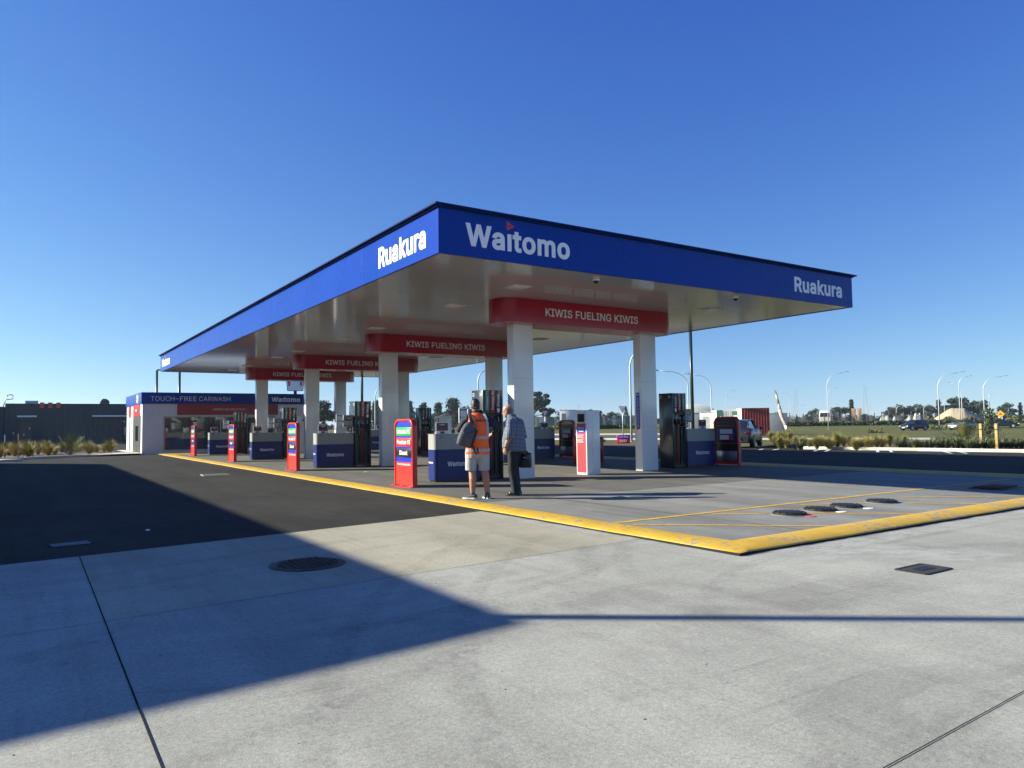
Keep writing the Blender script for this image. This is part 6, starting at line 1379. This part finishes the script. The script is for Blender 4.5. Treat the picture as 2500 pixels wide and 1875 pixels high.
# ------------------------------------------------------------------ cars
CARP = [mat("car paint dark green grey", (.022, .028, .030), .38, coat=.25), mat("car paint navy black", (.010, .013, .022), .3, coat=.35), mat("car paint silver", (.30, .32, .34), .25, metal=.6, coat=.6)]
TAIL = mat("tail lamp red", (.12, .006, .008), .15, coat=.5); HEADL = mat("headlamp clear", (.75, .78, .80), .08, coat=.6)
def make_car(label, loc, rz, paint, kind='sedan', group=None, L=4.55, Wd=1.78, Hh=1.45, plate="white"):
    """forward is local +X"""
    t = thing("car", label, "car", loc, rz, group); w2 = Wd/2
    if kind == 'sedan':
        belt = .93; low = [(-2.22, .42, .66), (-2.26, .55, .80), (-2.20, .86, .84), (-2.05, .98, .86), (-1.45, 1.00, .885), (-.6, .98, .89), (.7, .95, .89), (1.05, .93, .885), (1.9, .78, .84), (2.2, .66, .76), (2.28, .50, .62)]
        gh = [(-2.02, .99), (-1.45, 1.37), (-.2, Hh), (.25, Hh-.02), (1.15, .95)]
    else:
        belt = 1.05; low = [(-2.15, .50, .70), (-2.2, .7, .84), (-2.2, 1.05, .87), (-1.9, 1.08, .885), (-.6, 1.08, .9), (.7, 1.06, .9), (1.05, 1.05, .89), (1.95, .95, .86), (2.2, .8, .78), (2.25, .6, .64)]
        gh = [(-2.12, 1.06), (-1.85, Hh-.08), (-.6, Hh), (.15, Hh-.03), (1.05, 1.06)]
    k_ = L/4.5; f_ = w2/.89
    b = MB(); rings = []
    for x, z, hw in low:
        x *= k_; hw *= f_; zb = .24 if abs(x) < 2 else .32
        rings.append([(x, -hw*.93, zb), (x, -hw, zb+.14), (x, -hw*1.0, (zb+z)/2+.05), (x, -hw*.965, z-.05), (x, -hw*.86, z), (x, 0, z+.012), (x, hw*.86, z), (x, hw*.965, z-.05), (x, hw, (zb+z)/2+.05), (x, hw, zb+.14), (x, hw*.93, zb)])
    b.loft(rings, paint); 
    # cabin frame: roof and pillars
    top = []
    for (x, z), hw in zip(gh, (.70, .60, .585, .585, .70)):
        top.append((x*k_, z, hw*f_))
    rf = [[(x, -hw, z), (x, -hw*.6, z+.02), (x, hw*.6, z+.02), (x, hw, z)] for x, z, hw in top[1:4]]
    for a_, c_ in zip(rf, rf[1:]):
        for j in range(3):
            f = b.bm.faces.new([b.bm.verts.new(q) for q in (a_[j], a_[j+1], c_[j+1], c_[j])]); f.material_index = b.mi(paint); f.smooth = True
    for s in (-1, 1):
        for i in range(4):
            (x0, z0, h0), (x1, z1, h1) = top[i], top[i+1]; b.tube([(x0, s*h0*1.0, z0), (x1, s*h1*1.0, z1)], .035, paint, 6)
        xm = -.12*k_; b.tube([(xm, s*.60*f_, Hh-.01), (xm-.05, s*.80*f_, belt)], .035, BLACK, 6)
    b.build("body", t)
    # windows
    gb = (.80 if kind == 'sedan' else .82)*f_; e = .012
    def pane(name, P): b = MB(); b.poly(P, GLASS); b.build(name, t)
    (xa, za, ha), (xb, zb, hb), (xc, zc, hc), (xd, zd, hd), (xe, ze, he) = top
    pane("rear_window", [(xa-.02, -ha, za), (xa-.02, ha, za), (xb-.01, hb, zb), (xb-.01, -hb, zb)])
    pane("windscreen", [(xe+.02, he, ze), (xe+.02, -he, ze), (xd+.01, -hd, zd), (xd+.01, hd, zd)])
    for s in (-1, 1):
        pane("side_window", [(xa+.05, s*ha, za), (xm-.05, s*gb, belt), (xm, s*hc, zc-.015), (xb, s*hb, zb-.01)][::s]); pane("side_window", [(xm-.05, s*gb, belt), (xe-.05, s*he, ze), (xd, s*hd, zd-.015), (xm, s*hc, zc-.015)][::s])
        b = MB(); b.ell((.80*k_, s*(w2+.08), belt+.06), .06, .10, .07, paint, 10, 6); b.build("mirror", t)
        for x in (-1.36*k_, 1.36*k_):
            r = .32 if kind == 'sedan' else .35
            b = MB(); b.tube([(x, s*(w2-.21), r), (x, s*(w2+.005), r)], r, RUBBER, 24); wh = b.build("wheel", t)
            b = MB(); b.tube([(x, s*(w2-.02), r), (x, s*(w2+.012), r)], r*.66, STEEL, 20)
            for q in range(5): a = q*2*pi/5; b.tube([(x, s*(w2+.014), r), (x+cos(a)*r*.6, s*(w2+.014), r+sin(a)*r*.6)], .028, LGREY, 5)
            b.build("rim", wh)
            b = MB(); b.tube([(x, s*(w2-.05), r+.01), (x, s*(w2-.002), r+.01)], r+.055, BLACK, 24); b.build("wheel_arch", t)
        b = MB(); b.box(-2.262*k_, -2.12*k_, min(s*.56, s*.82)*f_, max(s*.56, s*.82)*f_, .72, .85, TAIL, .03); b.build("tail_light", t)
        b = MB(); b.box(2.02*k_, 2.22*k_, min(s*.45, s*.78)*f_, max(s*.45, s*.78)*f_, .62, .76, HEADL, .03); b.build("headlight", t)
    b = MB(); b.box(-2.30*k_, -2.27*k_, -.26, .26, .50, .62, PAPER, .004); b.box(2.28*k_, 2.31*k_, -.26, .26, .40, .51, PAPER, .004); b.build("number_plate", t)
    b = MB(); b.box(2.2*k_, 2.27*k_, -.5, .5, .42, .58, BLACK, .02); b.build("grille", t)
    return t
hd = Vector((.86, .51, 0)).normalized(); ang = atan2(hd.y, hd.x); lf = Vector((-hd.y, hd.x, 0))
c = Vector((25.17, 13.14, 0))+hd*1.36+lf*.86
make_car("dark green grey sedan parked nose out behind the far right price unit", c, ang, CARP[0], 'sedan')
make_car("dark SUV driving left on the road across the grass", at(2231, 136), -az_px(2231)+pi+.85, CARP[1], 'suv', None, 4.6, 1.85, 1.68)
make_car("silver fronted car half hidden behind the palm bush", at(2347, 138), -az_px(2347)+pi+.95, CARP[2], 'suv', None, 4.4, 1.8, 1.6)
make_car("low dark car at the far right beneath the yellow road sign", at(2448, 150), -az_px(2448)+.1, CARP[1], 'sedan', None, 4.5, 1.78, 1.42)
# ------------------------------------------------------------------ people
SKIN = mat("tanned skin", (.36, .185, .115), .5, var=.12, vs_=20)
SKIN2 = mat("fair ruddy skin", (.42, .22, .155), .5, var=.12, vs_=20)
HAIR = mat("black hair", (.012, .010, .009), .45, var=.4, vs_=60, bump=.5, bs=120)
ORANGE = mat("hi vis orange", (.95, .13, .012), .6, var=.07, vs_=9, bump=.5, bs=16)
REFL = mat("reflective band", (.36, .37, .38), .4, var=.08, vs_=12)
NAVY = mat("navy jumper", (.012, .014, .026), .8, var=.3, vs_=14, bump=.6, bs=20)
SHORTS = mat("pale grey shorts", (.36, .36, .37), .8, var=.10, vs_=8, bump=.6, bs=14)
JEANS = mat("dark jeans", (.0045, .006, .010), .8, var=.35, vs_=9, bump=.6, bs=16)
SHOE = mat("grey knit shoe", (.055, .058, .068), .7, var=.2, vs_=40); SOLE = mat("white sole", (.72, .71, .68), .5); LEATH = mat("black leather", (.010, .010, .011), .25, rvar=.1)
BAGM = mat("charcoal backpack cloth", (.075, .078, .095), .75, var=.15, vs_=18, bump=.5, bs=30); BAGD = mat("backpack black side", (.018, .018, .022), .7)
def shirt_mat():
    m, n, b, L = node_mat("navy and white check cotton")
    tc = n.nodes.new("ShaderNodeTexCoord").outputs['Object']; sx = n.nodes.new("ShaderNodeSeparateXYZ"); L(tc, sx.inputs[0])
    def math_(op, a, c=None):
        q = n.nodes.new("ShaderNodeMath"); q.operation = op
        for i, v in enumerate((a, c)):
            if v is None: continue
            if isinstance(v, (int, float)): q.inputs[i].default_value = v
            else: L(v, q.inputs[i])
        return q.outputs[0]
    an = math_('ARCTAN2', sx.outputs[0], math_('ADD', sx.outputs[1], .0))
    u = math_('MULTIPLY', an, 8.6); v = math_('MULTIPLY', sx.outputs[2], 40.)
    fu = math_('LESS_THAN', math_('FRACT', u), .70); fv = math_('LESS_THAN', math_('FRACT', v), .66)
    s = math_('MULTIPLY', math_('ADD', fu, fv), .5)
    r = n.nodes.new("ShaderNodeValToRGB"); r.color_ramp.interpolation = 'CONSTANT'; e = r.color_ramp.elements; e.new(.75)
    e[0].position = 0; e[0].color = (.48, .51, .56, 1); e[1].position = .25; e[1].color = (.11, .145, .215, 1); e[2].position = .75; e[2].color = (.018, .028, .065, 1)
    L(s, r.inputs[0]); L(r.outputs[0], b.inputs['Base Color']); b.inputs['Roughness'].default_value = .8
    bp = n.nodes.new("ShaderNodeBump"); bp.inputs['Strength'].default_value = .5; bp.inputs['Distance'].default_value = .02
    L(noise(n, L, tc, 11, 3), bp.inputs['Height']); L(bp.outputs[0], b.inputs['Normal'])
    return m
CHECK = shirt_mat()

def fused(b, name, parent, m, voxel=.008, it=4):
    """fuse overlapping closed shells into one smooth skin"""
    bmesh.ops.recalc_face_normals(b.bm, faces=b.bm.faces[:])
    o = b.build(name, None); r = o.modifiers.new("r", 'REMESH'); r.mode = 'VOXEL'; r.voxel_size = voxel
    s = o.modifiers.new("s", 'SMOOTH'); s.iterations = it; s.factor = .5
    bpy.context.view_layer.update()
    me = bpy.data.meshes.new_from_object(o.evaluated_get(bpy.context.evaluated_depsgraph_get()))
    o.modifiers.clear(); old = o.data; o.data = me; bpy.data.meshes.remove(old); me.name = name
    me.materials.clear(); me.materials.append(m)
    for p in me.polygons: p.use_smooth = True
    o.parent = parent; return o
def ring(c, rx, ry, n=18, ex=2.3, yaw=0):
    P_ = []
    for j in range(n):
        a = 2*pi*j/n; ca, sa = cos(a), sin(a); k = (abs(ca)**ex+abs(sa)**ex)**(-1/ex); x, y = rx*ca*k, ry*sa*k
        P_.append((c[0]+x*cos(yaw)-y*sin(yaw), c[1]+x*sin(yaw)+y*cos(yaw), c[2]))
    return P_
def stack(b, L_, m, yaw=0, ex=2.3): b.loft([ring(c, rx, ry, 18, ex, yaw) for c, rx, ry in L_], m)
def head(b, c, m, yaw=0, pitch=0):
    M = Matrix.Translation(c) @ Matrix.Rotation(yaw, 4, 'Z') @ Matrix.Rotation(pitch, 4, 'X')
    R_ = [(-.118, .050, .026, .024), (-.105, .043, .044, .044), (-.075, .024, .060, .070), (-.035, .010, .069, .086), (.01, .0, .075, .096), (.05, -.004, .078, .100), (.085, -.008, .070, .090), (.110, -.012, .050, .064), (.122, -.014, .020, .026)]
    b.loft([[M @ Vector(p) for p in ring((0, y, z), rx, ry, 18, 2.1)] for z, y, rx, ry in R_], m)
    b.tube([M @ Vector(p) for p in ((0, .088, .012), (0, .104, -.012), (0, .112, -.034), (0, .092, -.044))], [.010, .013, .017, .012], m, 8)
    for s in (-1, 1):
        b.ell(M @ Vector((s*.078, -.008, -.012)), .010, .022, .033, m, 10, 8, (Matrix.Rotation(yaw+s*-.25, 3, 'Z')))
        b.tube([M @ Vector((s*.012, .094, .026)), M @ Vector((s*.052, .080, .024))], [.010, .009], m, 6)       # brow
        b.tube([M @ Vector((s*.02, .082, -.062)), M @ Vector((0, .090, -.064))], [.007, .008], m, 6)          # lips
    b.tube([M @ Vector((s*.022, .080, -.074)) for s in (-1, 0, 1)], [.007, .009, .007], m, 6)
    return M
def hand(b, w_, d, up, m, curl=.6, side=1, sc=1.):
    """w_: wrist, d: direction of the hand, up: back-of-hand normal, side: +1 thumb towards d x up"""
    d = Vector(d).normalized(); up = (Vector(up)-d*Vector(up).dot(d)).normalized(); x = d.cross(up)*side; w_ = Vector(w_)
    R_ = []
    for u, hw, ht in ((-.02, .027, .020), (.02, .033, .016), (.06, .040, .015), (.088, .040, .013)):
        R_.append([w_+d*u*sc+x*cos(2*pi*j/12)*hw*sc+up*sin(2*pi*j/12)*ht*sc for j in range(12)])
    b.loft(R_, m)
    for k, (o, l) in enumerate(((.030, .070), (.010, .078), (-.010, .073), (-.029, .056))):
        p = w_+(d*.082+x*o)*sc; P_ = [p]; a = .15; dd = d
        for q, f in enumerate((.45, .32, .26)):
            a += curl*(.55+.15*k*.3)*(1.0 if q else .7); p = p+(d*cos(a)-up*sin(a)+x*o*1.2)*l*f*sc; P_.append(p)
        b.tube(P_, [.0095*sc, .0088*sc, .008*sc, .006*sc], m, 7)
    p = w_+(d*.015+x*.026)*sc; b.tube([p, p+(d*.030+x*.022-up*.006)*sc, p+(d*.058+x*.026-up*.016)*sc, p+(d*.078+x*.020-up*.026)*sc], [.013*sc, .0115*sc, .0095*sc, .007*sc], m, 7)

# --- the man in the hi-vis vest, seen from behind; local x right, y away from the camera
az = atan2(.74-CAM.x, -.02-CAM.y)
A = thing("person", "man in orange hi-vis vest, navy jumper and pale shorts, standing with his back turned", "person", (.74, -.02, .008), -az)
V3 = Vector
b = MB()
Mh = head(b, V3((-.040, .045, 1.690)), SKIN, .12, -.30)
b.tube([(-.02, -.01, 1.44), (-.028, .005, 1.54), (-.036, .025, 1.63)], [(.062, .062), (.054, .056), (.055, .058)], SKIN, 12)
stack(b, [((-.01, 0, .90), .15, .10), ((-.005, 0, 1.1), .15, .10), ((0, 0, 1.35), .165, .10), ((-.01, 0, 1.48), .10, .07)], SKIN)
LEG = [[(-.105, .0, .92), (-.112, .01, .70), (-.108, .025, .50), (-.100, -.006, .36), (-.103, -.005, .22), (-.105, .0, .11), (-.106, .0, .05)], [(.095, .0, .92), (.108, .01, .70), (.122, .025, .50), (.140, -.006, .36), (.155, -.004, .22), (.165, .0, .11), (.167, .0, .05)]]
for l in LEG: b.tube(l, [.090, .088, .068, (.072, .068), .057, .043, .042], SKIN, 14)
ARM = [[(-.155, -.005, 1.465), (-.255, .02, 1.385), (-.338, .06, 1.27), (-.27, .20, 1.20), (-.18, .28, 1.18)], [(.150, -.005, 1.470), (.262, .0, 1.395), (.372, .03, 1.275), (.32, .13, 1.20), (.255, .17, 1.165)]]
for l in ARM: b.tube(l, [.055, .048, .042, .036, .027], SKIN, 10)
hand(b, ARM[1][-1], (-.75, .55, -.10), (-.1, -.8, .6), SKIN, .75, -1); hand(b, ARM[0][-1], (.6, .75, .0), (0, -.3, .9), SKIN, .6, 1)
fused(b, "body", A, SKIN, .0075, 3)
b = MB(); b.loft([[Mh @ V3(p) for p in ring((0, y, z), rx, ry, 18, 2.1)] for z, y, rx, ry in ((-.075, -.045, .055, .040), (-.04, -.030, .070, .064), (.0, -.022, .081, .083), (.04, -.012, .086, .099), (.08, -.010, .081, .100), (.112, -.012, .062, .078), (.132, -.014, .030, .040))], HAIR)
rnd = random.Random(1)
for _ in range(60):
    a = rnd.uniform(0, 6.28); z = rnd.uniform(-.06, .12); r = sqrt(max(0.05, 1-(z/.14)**2)); p = V3((cos(a)*.080*r, -.012+sin(a)*.094*r, z))
    if p.y > .05 and z < .05: continue
    b.tube([Mh @ p, Mh @ (p*1.05+V3((rnd.gauss(0, .006), rnd.gauss(0, .006), -.006)))], [.009, .004], HAIR, 5)
fused(b, "hair", A, HAIR, .006, 1)
for s in (-1, 1):
    b = MB(); b.ell(Mh @ V3((s*.031, .083, .008)), .012, .010, .009, PAPER, 10, 8); e_ = b.build("eye", A); b = MB(); b.ell(Mh @ V3((s*.031, .091, .008)), .005, .004, .005, BLACK, 8, 6); b.build("pupil", e_)
b = MB()
stack(b, [((-.01, .0, .93), .175, .125), ((-.005, 0, 1.1), .175, .125), ((0, 0, 1.30), .20, .130), ((-.003, -.005, 1.43), .205, .115), ((-.012, .0, 1.51), .135, .085), ((-.022, .008, 1.565), .074, .076), ((-.030, .016, 1.60), .070, .072), ((-.032, .018, 1.612), .064, .066)], NAVY)
for l in ARM: b.tube([V3(p) for p in l[:4]]+[V3(l[3]).lerp(V3(l[4]), .6)], [.070, .080, .070, .058, .048], NAVY, 12)
fused(b, "jumper", A, NAVY, .009, 5)
b = MB()
stack(b, [((-.008, -.002, .815), .222, .152), ((-.008, -.002, .90), .215, .150), ((-.004, -.002, 1.06), .197, .142), ((0, -.002, 1.25), .203, .144), ((.0, -.008, 1.38), .198, .136), ((-.005, -.008, 1.47), .172, .118), ((-.014, -.004, 1.535), .115, .094), ((-.022, .0, 1.565), .082, .080)], ORANGE, 0, 2.6)
fused(b, "vest", A, ORANGE, .009, 3)
for z, r1, r2 in ((1.118, .205, .149), (.888, .2235, .157)):
    b = MB(); b.loft([ring((-.005, -.002, z+dz), r1, r2, 40, 2.6) for dz in (-.026, .026)], REFL, True, False); b.build("reflective_band", A)
for sx in (-1, 1):
    b = MB(); P_ = []
    for z, x, y in ((1.10, .155, -.128), (1.25, .160, -.130), (1.38, .152, -.130), (1.46, .130, -.116), (1.53, .098, -.083), (1.565, .085, -.03)): P_.append((sx*x+.022, y-.006, z))
    L_ = [b.bm.verts.new((p[0]-.024, p[1]+.004*sx, p[2])) for p in P_]; R_ = [b.bm.verts.new((p[0]+.024, p[1]-.004*sx, p[2])) for p in P_]
    for k in range(len(P_)-1):
        f = b.bm.faces.new((L_[k], R_[k], R_[k+1], L_[k+1])); f.material_index = b.mi(REFL); f.smooth = True
    b.build("reflective_band", A)
b = MB(); b.text("Waıtomo", (-.045, -.158, 1.405), (1, 0, .0), (0, .10, 1), .20, .042, BLACK, .03); b.build("lettering", A)
b = MB(); stack(b, [((-.012, 0, .98), .178, .128), ((-.012, 0, .90), .198, .142), ((-.012, -.004, .80), .212, .150), ((-.012, 0, .74), .205, .135)], SHORTS)
b.tube([(-.112, 0, .86), (-.122, .005, .70), (-.130, .012, .60), (-.132, .012, .515)], [(.105, .125), (.102, .112), (.103, .106), (.104, .104)], SHORTS, 16); b.tube([(.090, 0, .86), (.100, .005, .70), (.106, .012, .60), (.110, .012, .515)], [(.105, .125), (.098, .112), (.096, .104), (.096, .102)], SHORTS, 16)
fused(b, "shorts", A, SHORTS, .009, 4)
def shoe(par, c, yaw, m, ms, L_=.275, h=.10, name="shoe"):
    c = V3(c); M = Matrix.Translation(c) @ Matrix.Rotation(yaw, 4, 'Z'); b = MB(); W_ = [(-.085, .030, .085), (-.06, .040, .098), (-.01, .043, .098), (.04, .046, .078), (.10, .050, .055), (.15, .045, .044), (.182, .022, .034)]
    k = L_/.27
    b.loft([[M @ V3((hw*cos(2*pi*j/14), y*k, max(.014, .014+(z-.014)*(.5+.5*sin(2*pi*j/14))) if sin(2*pi*j/14) > -.3 else .014)) for j in range(14)] for y, hw, z in W_], m)
    o = b.build(name, par); b = MB()
    P_ = [(-.030, -.088), (.030, -.088), (.044, -.05), (.044, .02), (.052, .09), (.048, .15), (.020, .188), (-.020, .188), (-.048, .15), (-.052, .09), (-.044, .02), (-.044, -.05)]
    b.prism([M @ V3((x, y*k, 0)) for x, y in P_], (0, 0, .026), ms, .005); b.build("sole", o); return o
shoe(A, (-.110, -.005, .0), 1.15, SHOE, SOLE); shoe(A, (.163, .0, .0), .30, SHOE, SOLE)
b = MB(); b.tube([(-.107, 0, .085), (-.107, 0, .115)], .045, SHOE, 12); b.tube([(.165, 0, .085), (.165, 0, .115)], .045, SHOE, 12); b.build("sock", A)
# backpack slung on his left shoulder, tilted
K = thing("backpack", "charcoal grey backpack slung from the hi-vis man's left shoulder", "backpack", (.74, -.02, .008), -az)
Mb = Matrix.Translation((-.185, -.225, 1.175)) @ Matrix.Rotation(.36, 4, 'Y') @ Matrix.Rotation(.12, 4, 'X')
b = MB(); b.loft([[Mb @ V3(p) for p in ring((0, y, z), rx, ry, 20, 3.0)] for z, y, rx, ry in ((-.225, .01, .10, .06), (-.215, .0, .135, .085), (-.10, .0, .148, .098), (.05, .0, .140, .088), (.14, .01, .122, .072), (.20, .02, .090, .052), (.225, .025, .050, .030))], BAGM)
bo = fused(b, "bag_body", K, BAGM, .010, 3)
b = MB(); b.loft([[Mb @ V3(p) for p in ring((-.015, y, z), rx, ry, 20, 3.0)] for z, y, rx, ry in ((-.20, -.06, .095, .03), (-.17, -.075, .112, .042), (-.05, -.072, .112, .042), (.0, -.062, .10, .03))], BAGM); b.build("front_pocket", K)
b = MB(); b.tube([Mb @ V3(p) for p in ((-.11, -.058, .13), (-.12, -.075, .06), (-.06, -.090, .045), (.02, -.092, .05), (.10, -.07, .10))], .0045, BAGD, 6); b.tube([Mb @ V3(p) for p in ((.05, -.05, .20), (.115, -.055, .13), (.143, -.055, .02), (.14, -.05, -.12))], .006, BAGD, 6); b.build("zip", K)
b = MB(); b.loft([[Mb @ V3(p) for p in ring((.135, .0, z), rx, ry, 14, 2.5)] for z, rx, ry in ((-.20, .02, .06), (-.1, .026, .082), (.06, .024, .076), (.13, .018, .05))], BAGD); b.build("side_gusset", K)
b = MB(); b.tube([(-.10, -.19, 1.36), (-.13, -.16, 1.46), (-.155, -.09, 1.545), (-.165, .02, 1.555), (-.165, .12, 1.45), (-.17, .16, 1.32)], [(.008, .028)]*6, BAGD, 8); b.tube([(-.10, -.22, 1.0), (-.07, -.19, .90), (-.03, -.165, .82), (.0, -.165, .83), (-.01, -.17, .93)], [(.005, .014)]*5, BAGD, 6); b.build("strap", K)
b = MB(); b.tube([Mb @ V3(p) for p in ((-.03, .03, .21), (-.02, .03, .25), (.02, .03, .25), (.03, .03, .21))], .007, BAGD, 6); b.build("handle", K)

# --- the older man in the check shirt; local y is where he faces
az2 = atan2(1.64-CAM.x, .13-CAM.y)
S_ = thing("person", "bald older man in a navy checked shirt and dark jeans, standing side on", "person", (1.64, .13, .008), -az2+1.19)
b = MB()
Mh = head(b, V3((0.0, .125, 1.600)), SKIN2, 0, -.16)
b.tube([(0, .0, 1.42), (0, .04, 1.48), (0, .085, 1.54)], [.066, .060, .060], SKIN2, 12)
stack(b, [((0, .0, .90), .16, .13), ((0, .03, 1.08), .17, .15), ((0, .0, 1.3), .17, .12), ((0, .0, 1.42), .11, .08)], SKIN2)
b.tube([(-.095, -.012, .88), (-.100, -.012, .66), (-.100, .005, .48), (-.100, -.03, .28), (-.102, -.055, .06)], [.075, .07, .055, .05, .04], SKIN2, 12)
b.tube([(.095, -.012, .88), (.100, .012, .66), (.105, .045, .48), (.108, .02, .28), (.110, .0, .06)], [.075, .07, .055, .05, .04], SKIN2, 12)
AL = [(-.205, -.02, 1.38), (-.245, -.03, 1.22), (-.262, .0, 1.085), (-.240, .062, .97), (-.222, .085, .895)]
AR = [(.205, -.02, 1.38), (.235, -.05, 1.22), (.235, -.08, 1.09), (.205, -.12, .98), (.165, -.15, .88)]
for l in (AL, AR): b.tube(l, [.060, .054, (.050, .046), .040, .030], SKIN2, 12)
hand(b, AL[-1], (.15, .25, -1), (-1, 0, 0), SKIN2, .5, 1); hand(b, AR[-1], (-.1, -.1, -1), (1, 0, 0), SKIN2, 1.4, -1)
fused(b, "body", S_, SKIN2, .0075, 3)
b = MB(); GH = mat("cropped grey hair", (.16, .125, .105), .8, var=.4, vs_=90)
R_ = []
for z, rx, ry in ((-.070, .064, .076), (-.035, .0725, .091), (.005, .0785, .1005), (.04, .080, .103), (.055, .0775, .100)):
    R_.append([b.bm.verts.new(Mh @ V3((rx*cos(a), -.002+ry*sin(a), z+.03*(1-abs(cos(a)))*-.6))) for a in [radians(172+k*196/22) for k in range(23)]])
for i in range(4):
    for k in range(22):
        f = b.bm.faces.new((R_[i][k], R_[i][k+1], R_[i+1][k+1], R_[i+1][k])); f.material_index = b.mi(GH); f.smooth = True
b.build("hair", S_)
for s in (-1, 1):
    b = MB(); b.ell(Mh @ V3((s*.031, .085, .010)), .012, .010, .009, PAPER, 10, 8); e_ = b.build("eye", S_); b = MB(); b.ell(Mh @ V3((s*.031, .093, .010)), .005, .004, .005, BLACK, 8, 6); b.build("pupil", e_)
b = MB()
for s in (-1, 1):
    b.tube([Mh @ V3((s*.033+.022*cos(q*pi/5), .108-.004*abs(cos(q*pi/5)), .006+.016*sin(q*pi/5))) for q in range(11)], .0028, BLACK, 5); b.tube([Mh @ V3((s*.055, .104, .012)), Mh @ V3((s*.080, .06, .014)), Mh @ V3((s*.083, -.01, .010)), Mh @ V3((s*.080, -.025, -.008))], .003, BLACK, 5)
b.tube([Mh @ V3((-.012, .110, .010)), Mh @ V3((.012, .110, .010))], .0028, BLACK, 5); b.build("glasses", S_)
b = MB()
stack(b, [((0, -.01, .835), .215, .212), ((0, .0, .92), .225, .222), ((0, .01, 1.05), .222, .215), ((0, .0, 1.2), .222, .190), ((0, -.03, 1.33), .222, .165), ((0, -.035, 1.40), .195, .135), ((0, -.01, 1.455), .115, .095), ((0, .03, 1.49), .078, .080), ((0, .045, 1.515), .070, .073)], CHECK, 0, 2.4)
for l in (AL, AR): b.tube([(l[0][0]*.72, l[0][1], l[0][2]+.01)]+[V3(p) for p in l[:3]]+[V3(l[2])+V3((0, 0, -.015))], [(.09, .10), (.095, .105), (.092, .098), (.088, .092), (.088, .092)], CHECK, 14)
fused(b, "shirt", S_, CHECK, .010, 3)
b = MB(); b.loft([ring((0, .048, z), r, r+.006, 20) for z, r in ((1.485, .083), (1.515, .079), (1.540, .075))], CHECK, True, False); b.prism([(-.04, .12, 1.50), (.0, .135, 1.46), (-.06, .14, 1.44)], (.0, .006, .0), CHECK); b.build("collar", S_)
b = MB()
stack(b, [((0, -.01, .97), .17, .155), ((0, -.012, .86), .188, .172), ((0, -.012, .78), .185, .155)], JEANS)
b.tube([(-.095, -.012, .84), (-.100, -.012, .66), (-.100, .005, .48), (-.100, -.03, .28), (-.102, -.055, .10), (-.103, -.058, .045)], [(.105, .150), (.100, .120), (.086, .098), (.080, .090), (.075, .088), (.076, .090)], JEANS, 16)
b.tube([(.095, -.012, .84), (.100, .012, .66), (.105, .045, .48), (.108, .02, .28), (.110, .0, .10), (.110, -.002, .045)], [(.105, .150), (.100, .118), (.086, .098), (.080, .090), (.075, .088), (.076, .090)], JEANS, 16)
fused(b, "jeans", S_, JEANS, .009, 4)
b = MB(); b.loft([ring((0, -.01, z), .192, .176, 24) for z in (.925, .955)], LEATH, True, False); b.build("belt", S_)
b = MB(); w_ = V3(AL[3]).lerp(V3(AL[4]), .75); b.tube([w_+V3((0, 0, .012)), w_-V3((0, 0, .012))], .036, BLACK, 14); b.build("wristwatch", S_)
shoe(S_, (-.103, -.055, .0), .05, LEATH, BLACK, .285); shoe(S_, (.110, .0, .0), -.10, LEATH, BLACK, .285)
# laptop bag held behind him
B_ = thing("shoulder_bag", "black laptop bag hanging behind the older man's hip", "bag", (1.64, .13, .008), -az2+1.19)
b = MB(); b.box(.10, .19, -.29, -.05, .51, .80, LEATH, .03, 3); b.build("bag_body", B_)
b = MB(); b.box(.085, .102, -.275, -.065, .53, .68, BAGD, .01); b.build("front_pocket", B_)
b = MB(); b.tube([(.145, -.23, .79), (.15, -.20, .825), (.155, -.15, .835), (.15, -.12, .825), (.145, -.09, .79)], .011, LEATH, 6); b.build("handle", B_)
b = MB(); b.box(.083, .086, -.21, -.14, .70, .715, MGREY); b.build("badge", B_)
# ------------------------------------------------------------------ haze over the far field
HZM = bpy.data.materials.new("haze air"); HZM.use_nodes = True; n_ = HZM.node_tree
n_.nodes.remove(n_.nodes["Principled BSDF"]); pv_ = n_.nodes.new("ShaderNodeVolumePrincipled")
pv_.inputs['Color'].default_value = (.70, .86, 1, 1); pv_.inputs['Density'].default_value = .0002; pv_.inputs['Anisotropy'].default_value = .3
n_.links.new(pv_.outputs[0], n_.nodes["Material Output"].inputs['Volume'])
b = MB(); b.box(-1300, 1400, -1300, 1500, -2, 41, HZM); o = b.build("haze"); tag(o, "thin blue haze over the far field", "haze", kind="stuff")
